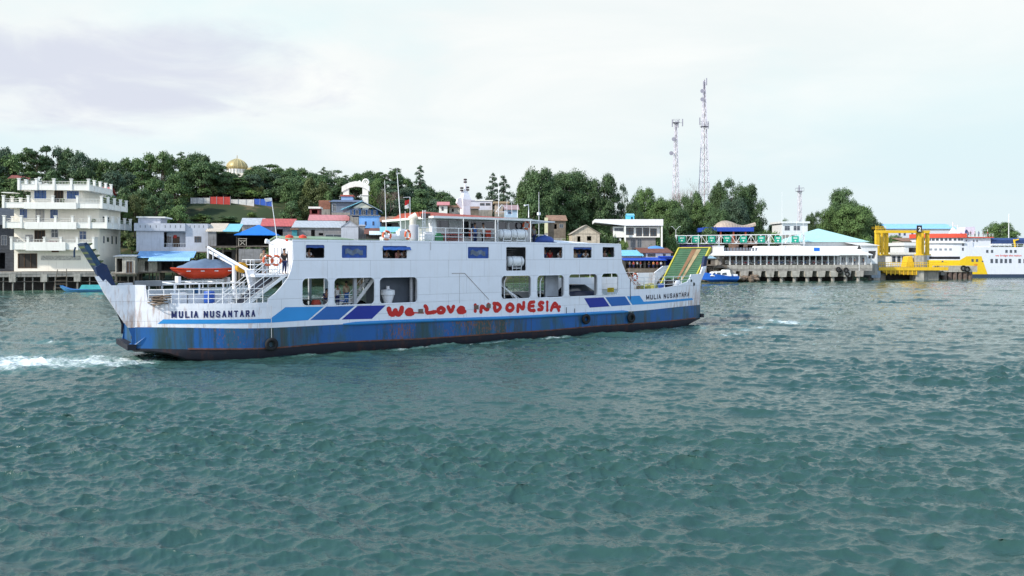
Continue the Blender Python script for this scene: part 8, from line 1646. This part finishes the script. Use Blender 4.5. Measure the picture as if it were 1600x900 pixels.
    MB().hexa([(X(1417), .5, zz(417)), (X(1430), .5, zz(417)), (X(1430), 3, zz(417)), (X(1417), 3, zz(417)), (X(1421), .5, zz(401)), (X(1427), .5, zz(400)), (X(1427), 3, zz(400)), (X(1421), 3, zz(401))]).build('counterweight_housing', YEL, t)
    MB().box(X(1361), X(1375), -.3, 4, zz(434), zz(416)).build('abutment', M('blue grey concrete', (.30, .36, .42), var=.25, streak=.6, streakcol=(.08, .08, .07)), t); MB().box(X(1448), X(1470), 1, 5, zz(437)-2, zz(422.7)).build('abutment', CONC, t); MB().box(X(1376), X(1440), 5.6, 6, zz(437)-2, zz(423)).build('quay_backdrop', M('shadowed quay stone'), t)  # third box: dark backdrop beneath the span, coloured as if in shadow
    for px in (1362, 1372, 1432, 1444): MB().bar((X(px), 1, zw-1), (X(px), 1, zz(430)), .5, 10).build('pile', CONC, t)
    # office strip behind the deck
    simple('building', 'low glazed office with flat white roof behind the link span', 'building', 1392, 1434, 398, 416, 226, 6, TERMW, 3, [('w', 1394, 400, 1399, 410, 'grey'), ('w', 1402, 400, 1407, 410, 'grey'), ('w', 1409, 400, 1415, 410, 'grey'), ('w', 1418, 400, 1424, 410, 'grey')], ('flat', WPL, 394.5, .6), 0, base=4)
    simple('building', 'white terminal block with stair slot behind the yellow portal', 'building', 1413, 1437, 384, 398, 236, 8, TERMW, 3, [('o', 1420, 387, 1434, 396, 'grey')], ('flat', TERMW, 379, .4), 0, base=6); simple('building', 'brown roofed row seen through the yellow portal', 'building', 1410, 1437, 377, 384, 246, 6, PALEW, 3, [], ('shed', RUST, 372, .4), 0, base=8)
    t, S, x1, z1 = simple('warehouse', 'large far warehouse with light blue barrel roof', 'warehouse', 1386, 1492, 357.5, 372, 300, 16, M('warehouse white', (.66, .67, .70), var=.05), 0, [('w', 1404, 364, 1407, 368, 'blue'), ('w', 1412, 364, 1415, 368, 'blue'), ('w', 1424, 364, 1427, 368, 'blue'), ('w', 1431, 364, 1434, 368, 'blue')], None, 0, base=10)
    mb = MB(); z2 = S.P(1440, 348.5)[2]; mb.loft([[(x, -.5, z1), (x, 2, lerp(z1, z2, .6)), (x, 8, z2), (x, 14, lerp(z1, z2, .6)), (x, 16.5, z1)] for x in (-.5, x1-4, x1+.5)]); mb.build('roof', M('barrel roof blue', (.25, .48, .72), var=.1), t, smooth=True)
    # concrete dolphin
    S = Site(1474, 437, 219, 4); t = S.thing('mooring_dolphin', 'concrete mooring dolphin on round piles before the moored ferry', 'dolphin'); P = S.P; X = lambda px: P(px, 430)[0]; zz = lambda py: P(1500, py)[2]
    MB().box(0, X(1527), 0, 5, zz(425), zz(415.5)).build('dolphin_cap', PALEC, t); MB().box(-.5, X(1480), .2, 4.6, zz(430), zz(425.02)).build('dolphin_step', CONC, t)
    for px in (1478, 1486, 1494, 1502, 1510, 1518): 
        for y in (.7, 4): MB().bar((X(px), y, zz(440)), (X(px), y, zz(425.02)), .62, 10).build('pile', M('barnacled pile', (.12, .085, .07), var=.5, streak=.6, streakcol=(.35, .32, .28)), t)
    for px, py in ((1505.5, 419), (1511.5, 420.5)): q = P(px, py, -.3); o = MB().torus((0, 0, 0), .62, .2, (0, 1, 0), 18, 7).build('tyre_fender', MATS['tyre rubber'], smooth='full', recalc=False, label='large black tyre on the dolphin, ' + ('left of the pair' if px < 1508 else 'right of the pair'), cat='tyre fender', group='tyres on the mooring dolphin'); o.location = S.W(q)
linkspan()
def moored_ferry():
    S = Site(1452, 433, 236, 3); t = S.thing('moored_ferry', 'white ferry with yellow bow and red-roofed bridge moored at the link span', 'ferry'); P = S.P; X = lambda px, d=0: P(px, 400, d)[0]; zz = lambda py, d=0: P(1530, py, d)[2]; zw = -S.O.z; Lx = X(1740)
    hw = M('moored hull white', (.72, .73, .78), rough=.45, var=.05, streak=.2, streakcol=(.5, .45, .4)); ye = M('moored hull yellow', (.80, .52, .01), rough=.45, var=.07, streak=.2, streakcol=(.4, .3, .1)); bt = M('moored boot', (.03, .05, .09), rough=.6, var=.2); rd = M('moored red', (.70, .09, .05), rough=.5, var=.06)
    Bm = 14.0
    def v(x): return 3.6*max(0, 1-x/11.0)**1.8          # bow narrows to the left
    def side_(x, z): return (x, v(x), z)
    xs = [X(1452), X(1460), X(1470), X(1480), X(1490), X(1500), X(1510), X(1520), X(1532), X(1560), X(1600), X(1650), Lx]
    def skin(nm, mat, zlo, zhi, xa, xb, extra=0, xtop=None):
        mb = MB(); c = sorted(set([xa, xb] + [q for q in xs if xa < q < xb]))
        for a, b in zip(c[:-1], c[1:]): mb.hexa([(a, v(a)-extra, zlo), (b, v(b)-extra, zlo), (b, Bm-v(b), zlo), (a, Bm-v(a), zlo), (a, v(a)-extra, zhi), (b, v(b)-extra, zhi), (b, Bm-v(b), zhi), (a, Bm-v(a), zhi)])
        return mb.build(nm, mat, t)
    zb, zd = zz(428.5), zz(400.5); skin('boot', bt, zw-1, zb, xs[0]+1, Lx)
    skin('hull', hw, zb+.003, zd, xs[0], Lx)
    # yellow bow block with slanted end
    mb = MB(); c = [xs[0]] + [q for q in xs if xs[0] < q < X(1531)] + [X(1531)]
    top = lambda x: zz(406.5) if x < X(1503) else zz(400.3)
    for a, b in zip(c[:-1], c[1:]):
        ta, tb = top(a), top(b); mb.add([(a, v(a)-.03, zb+.005), (b, v(b)-.03, zb+.005), (b, v(b)-.03, tb), (a, v(a)-.03, ta)], [(0, 1, 2, 3)])
    mb.add([(X(1531), -.03, zb+.005), (X(1543), -.03, zb+.005), (X(1533.5), -.03, zz(400.3)), (X(1531), -.03, zz(400.3))], [(0, 1, 2, 3)]); mb.add([(xs[0]-.02, v(xs[0])-.03, zb), (xs[0]-.02, Bm-v(xs[0]), zb), (xs[0]-.02, Bm-v(xs[0]), zz(406.5)), (xs[0]-.02, v(xs[0])-.03, zz(406.5))], [(0, 1, 2, 3)]); mb.build('bow_block', ye, t, recalc=False)
    dk = M('moored dark opening', (.02, .02, .025)); mb = MB(); 
    for a, b in zip(c[:-1], c[1:]):
        if b <= X(1504) and a >= X(1458): mb.hexa([(a, v(a)-.06, zz(404.8)), (b, v(b)-.06, zz(404.8)), (b, v(b)+.2, zz(404.8)), (a, v(a)+.2, zz(404.8)), (a, v(a)-.06, zz(400.8)), (b, v(b)-.06, zz(400.8)), (b, v(b)+.2, zz(400.8)), (a, v(a)+.2, zz(400.8))])
    mb.build('deck_opening', dk, t)
    # superstructure steps
    skin('bow_house', hw, zd+.003, zz(377.5), X(1457), X(1520)); skin('upper_house', hw, zd+.003, zz(386), X(1520)+.003, Lx); skin('bridge_deck', hw, zz(377.5)+.003, zz(371.5), X(1453), X(1505), .4); skin('bridge_roof', rd, zz(371.5)+.003, zz(365), X(1450), X(1508), .8); skin('bridge_front_band', M('moored white band', (.76, .76, .76)), zz(380), zz(377.6), X(1454), X(1507), .5)
    skin('boat_deck_house', hw, zz(386)+.003, zz(371.5), X(1505)+.003, X(1549), -.3); skin('red_trim', rd, zz(371.5)+.01, zz(370.2), X(1508)+.01, X(1552), .3)
    def wins(lst, y0, y1, w, mat=PANE, ex=0.0, nm='window'):
        for px in lst: a, b = X(px-w/2), X(px+w/2); MB().hexa([(a, v(a)-ex-.05, zz(y1)), (b, v(b)-ex-.05, zz(y1)), (b, v(b)-ex+.1, zz(y1)), (a, v(a)-ex+.1, zz(y1)), (a, v(a)-ex-.05, zz(y0)), (b, v(b)-ex-.05, zz(y0)), (b, v(b)-ex+.1, zz(y0)), (a, v(a)-ex+.1, zz(y0))]).build(nm, mat, t)
    wins((1455, 1459.5, 1464, 1469, 1474.5, 1480, 1485.5, 1492, 1498, 1502), 372.3, 376, 3.4, ex=.4); wins((1457, 1462, 1468, 1474, 1480.5, 1487), 388, 391.3, 3.2, M('pale window', (.25, .27, .3), rough=.2)); wins((1505,), 380.5, 384, 2.6); wins((1504.5,), 387, 391.5, 2.4)
    wins((1542.5, 1550, 1572.5, 1579.5, 1586.5, 1607, 1614, 1640), 390.5, 395, 3.4); wins((1549.5, 1557, 1564.5, 1571.5, 1578.5, 1593, 1601, 1609, 1630), 404.5, 411, 3.8); wins((1519.5, 1526.5), 404.8, 409.2, 3.6); wins((1511, 1522.5, 1527.5), 374.5, 378, 1.6, ex=-.3); wins((1476.5, 1535), 407.5, 409.5, 2.4)
    lettering('hull_slogan', 'we bridge the nation', X(1555), X(1596), zz(401.6), zz(397.6), lambda a, c_: (a, -.03, c_), rd, t, offset=.015)
    lettering('hull_mark', 'GP', X(1521.5), X(1527.5), zz(416), zz(412.5), lambda a, c_: (a, -.05, c_), rd, t, offset=.02)
    # people-free deck gear
    mb = MB(); [mb.bar((X(1550), -.0, zz(h)), (Lx, 0, zz(h)), .05) for h in (383.5, 381)]; [mb.bar((X(1550)+k*2, 0, zz(386)), (X(1550)+k*2, 0, zz(381)), .05) for k in range(18)]; mb.build('deck_rail', TERMW, t)
    mb = MB(); [mb.bar((X(1510), -.3, zz(h)), (X(1552), -.3, zz(h)), .04) for h in (367.3, 365.5)]; [mb.bar((X(1510)+k*1.0, -.3, zz(370)), (X(1510)+k*1.0, -.3, zz(365.5)), .05) for k in range(9)]; mb.build('deck_rail', TERMW, t)
    mb = MB(); mb.loft([[(x, 2-w, zz(381)), (x, 2-w, zz(375)), (x, 2, zz(371.5)), (x, 2+w, zz(375)), (x, 2+w, zz(381))] for x, w in ((X(1549), .8), (X(1552), 1.6), (X(1590), 1.7), (X(1612), 1.4))]); mb.build('lifeboat_canopy', M('navy canopy', (.03, .06, .17), var=.2), t, smooth=True)
    for px in (1551, 1558, 1565, 1572, 1579): mb = MB(); canister(mb, (X(px), .6, zz(383)), 1.3, .42); mb.build('raft_canister', MATS['raft canister white'], t, smooth=True)
    MB().bar((X(1587), .2, zz(386)), (X(1585), .2, zz(374)), .3).bar((X(1585), .2, zz(376)), (X(1592), .2, zz(374)), .25).build('deck_crane', YEL, t)
    mb = MB(); m0 = X(1489, 5); mb.hexa([(m0-1.2, 4.5, zz(365)), (m0+1.2, 4.5, zz(365)), (m0+1.2, 5.5, zz(365)), (m0-1.2, 5.5, zz(365)), (m0-.3, 4.8, zz(355)), (m0+.3, 4.8, zz(355)), (m0+.3, 5.2, zz(355)), (m0-.3, 5.2, zz(355))]); mb.bar((m0, 5, zz(356)), (m0, 5, zz(346)), .14); mb.box(m0-1.2, m0+1.2, 4.9, 5.1, zz(352.5), zz(351.5)); mb.bar((m0+1.1, 5, zz(365)), (m0+1.6, 5, zz(350)), .08); mb.build('radar_mast', TERMW, t)
    MB().hexa([(X(1503, 6), 5, zz(366)), (X(1521, 6), 5, zz(366)), (X(1521, 6), 9, zz(366)), (X(1503, 6), 9, zz(366)), (X(1505, 6), 5, zz(354)), (X(1520, 6), 5, zz(353)), (X(1520, 6), 9, zz(353)), (X(1505, 6), 9, zz(354))]).build('funnel', M('funnel lilac', (.62, .62, .72)), t)
    mb = MB(); q = X(1511, 2); mb.bar((q, 2, zz(371)), (q, 2, zz(364.5)), .25); mb.lathe([(.5, -.4), (.9, 0), (.95, .15)], (q, 2, zz(363)), (.5, -.6, .3), 12); mb.build('cowl_vent', M('vent navy', (.03, .06, .14)), t, smooth=True)
    MB().bar((X(1543, 3), 3, zz(371)), (X(1543, 3), 3, zz(358)), .08).build('aerial', TERMW, t); MB().bar((X(1576, 3), 3, zz(380)), (X(1576.5, 3), 3, zz(333)), .16, 6, .1).build('aerial', TERMW, t)
    for i, px in enumerate((1514, 1520, 1526, 1533, 1539, 1547)): person(S.W((X(px), .8 + .3*(i % 2), zz(370))), R(-10+i*7), 'passenger on the upper deck of the moored yellow and white ferry', ('blue', 'navy', 'white', 'blue', 'grey', 'red')[i], 'black', group='passengers on the moored ferry deck', detail=False)
moored_ferry()
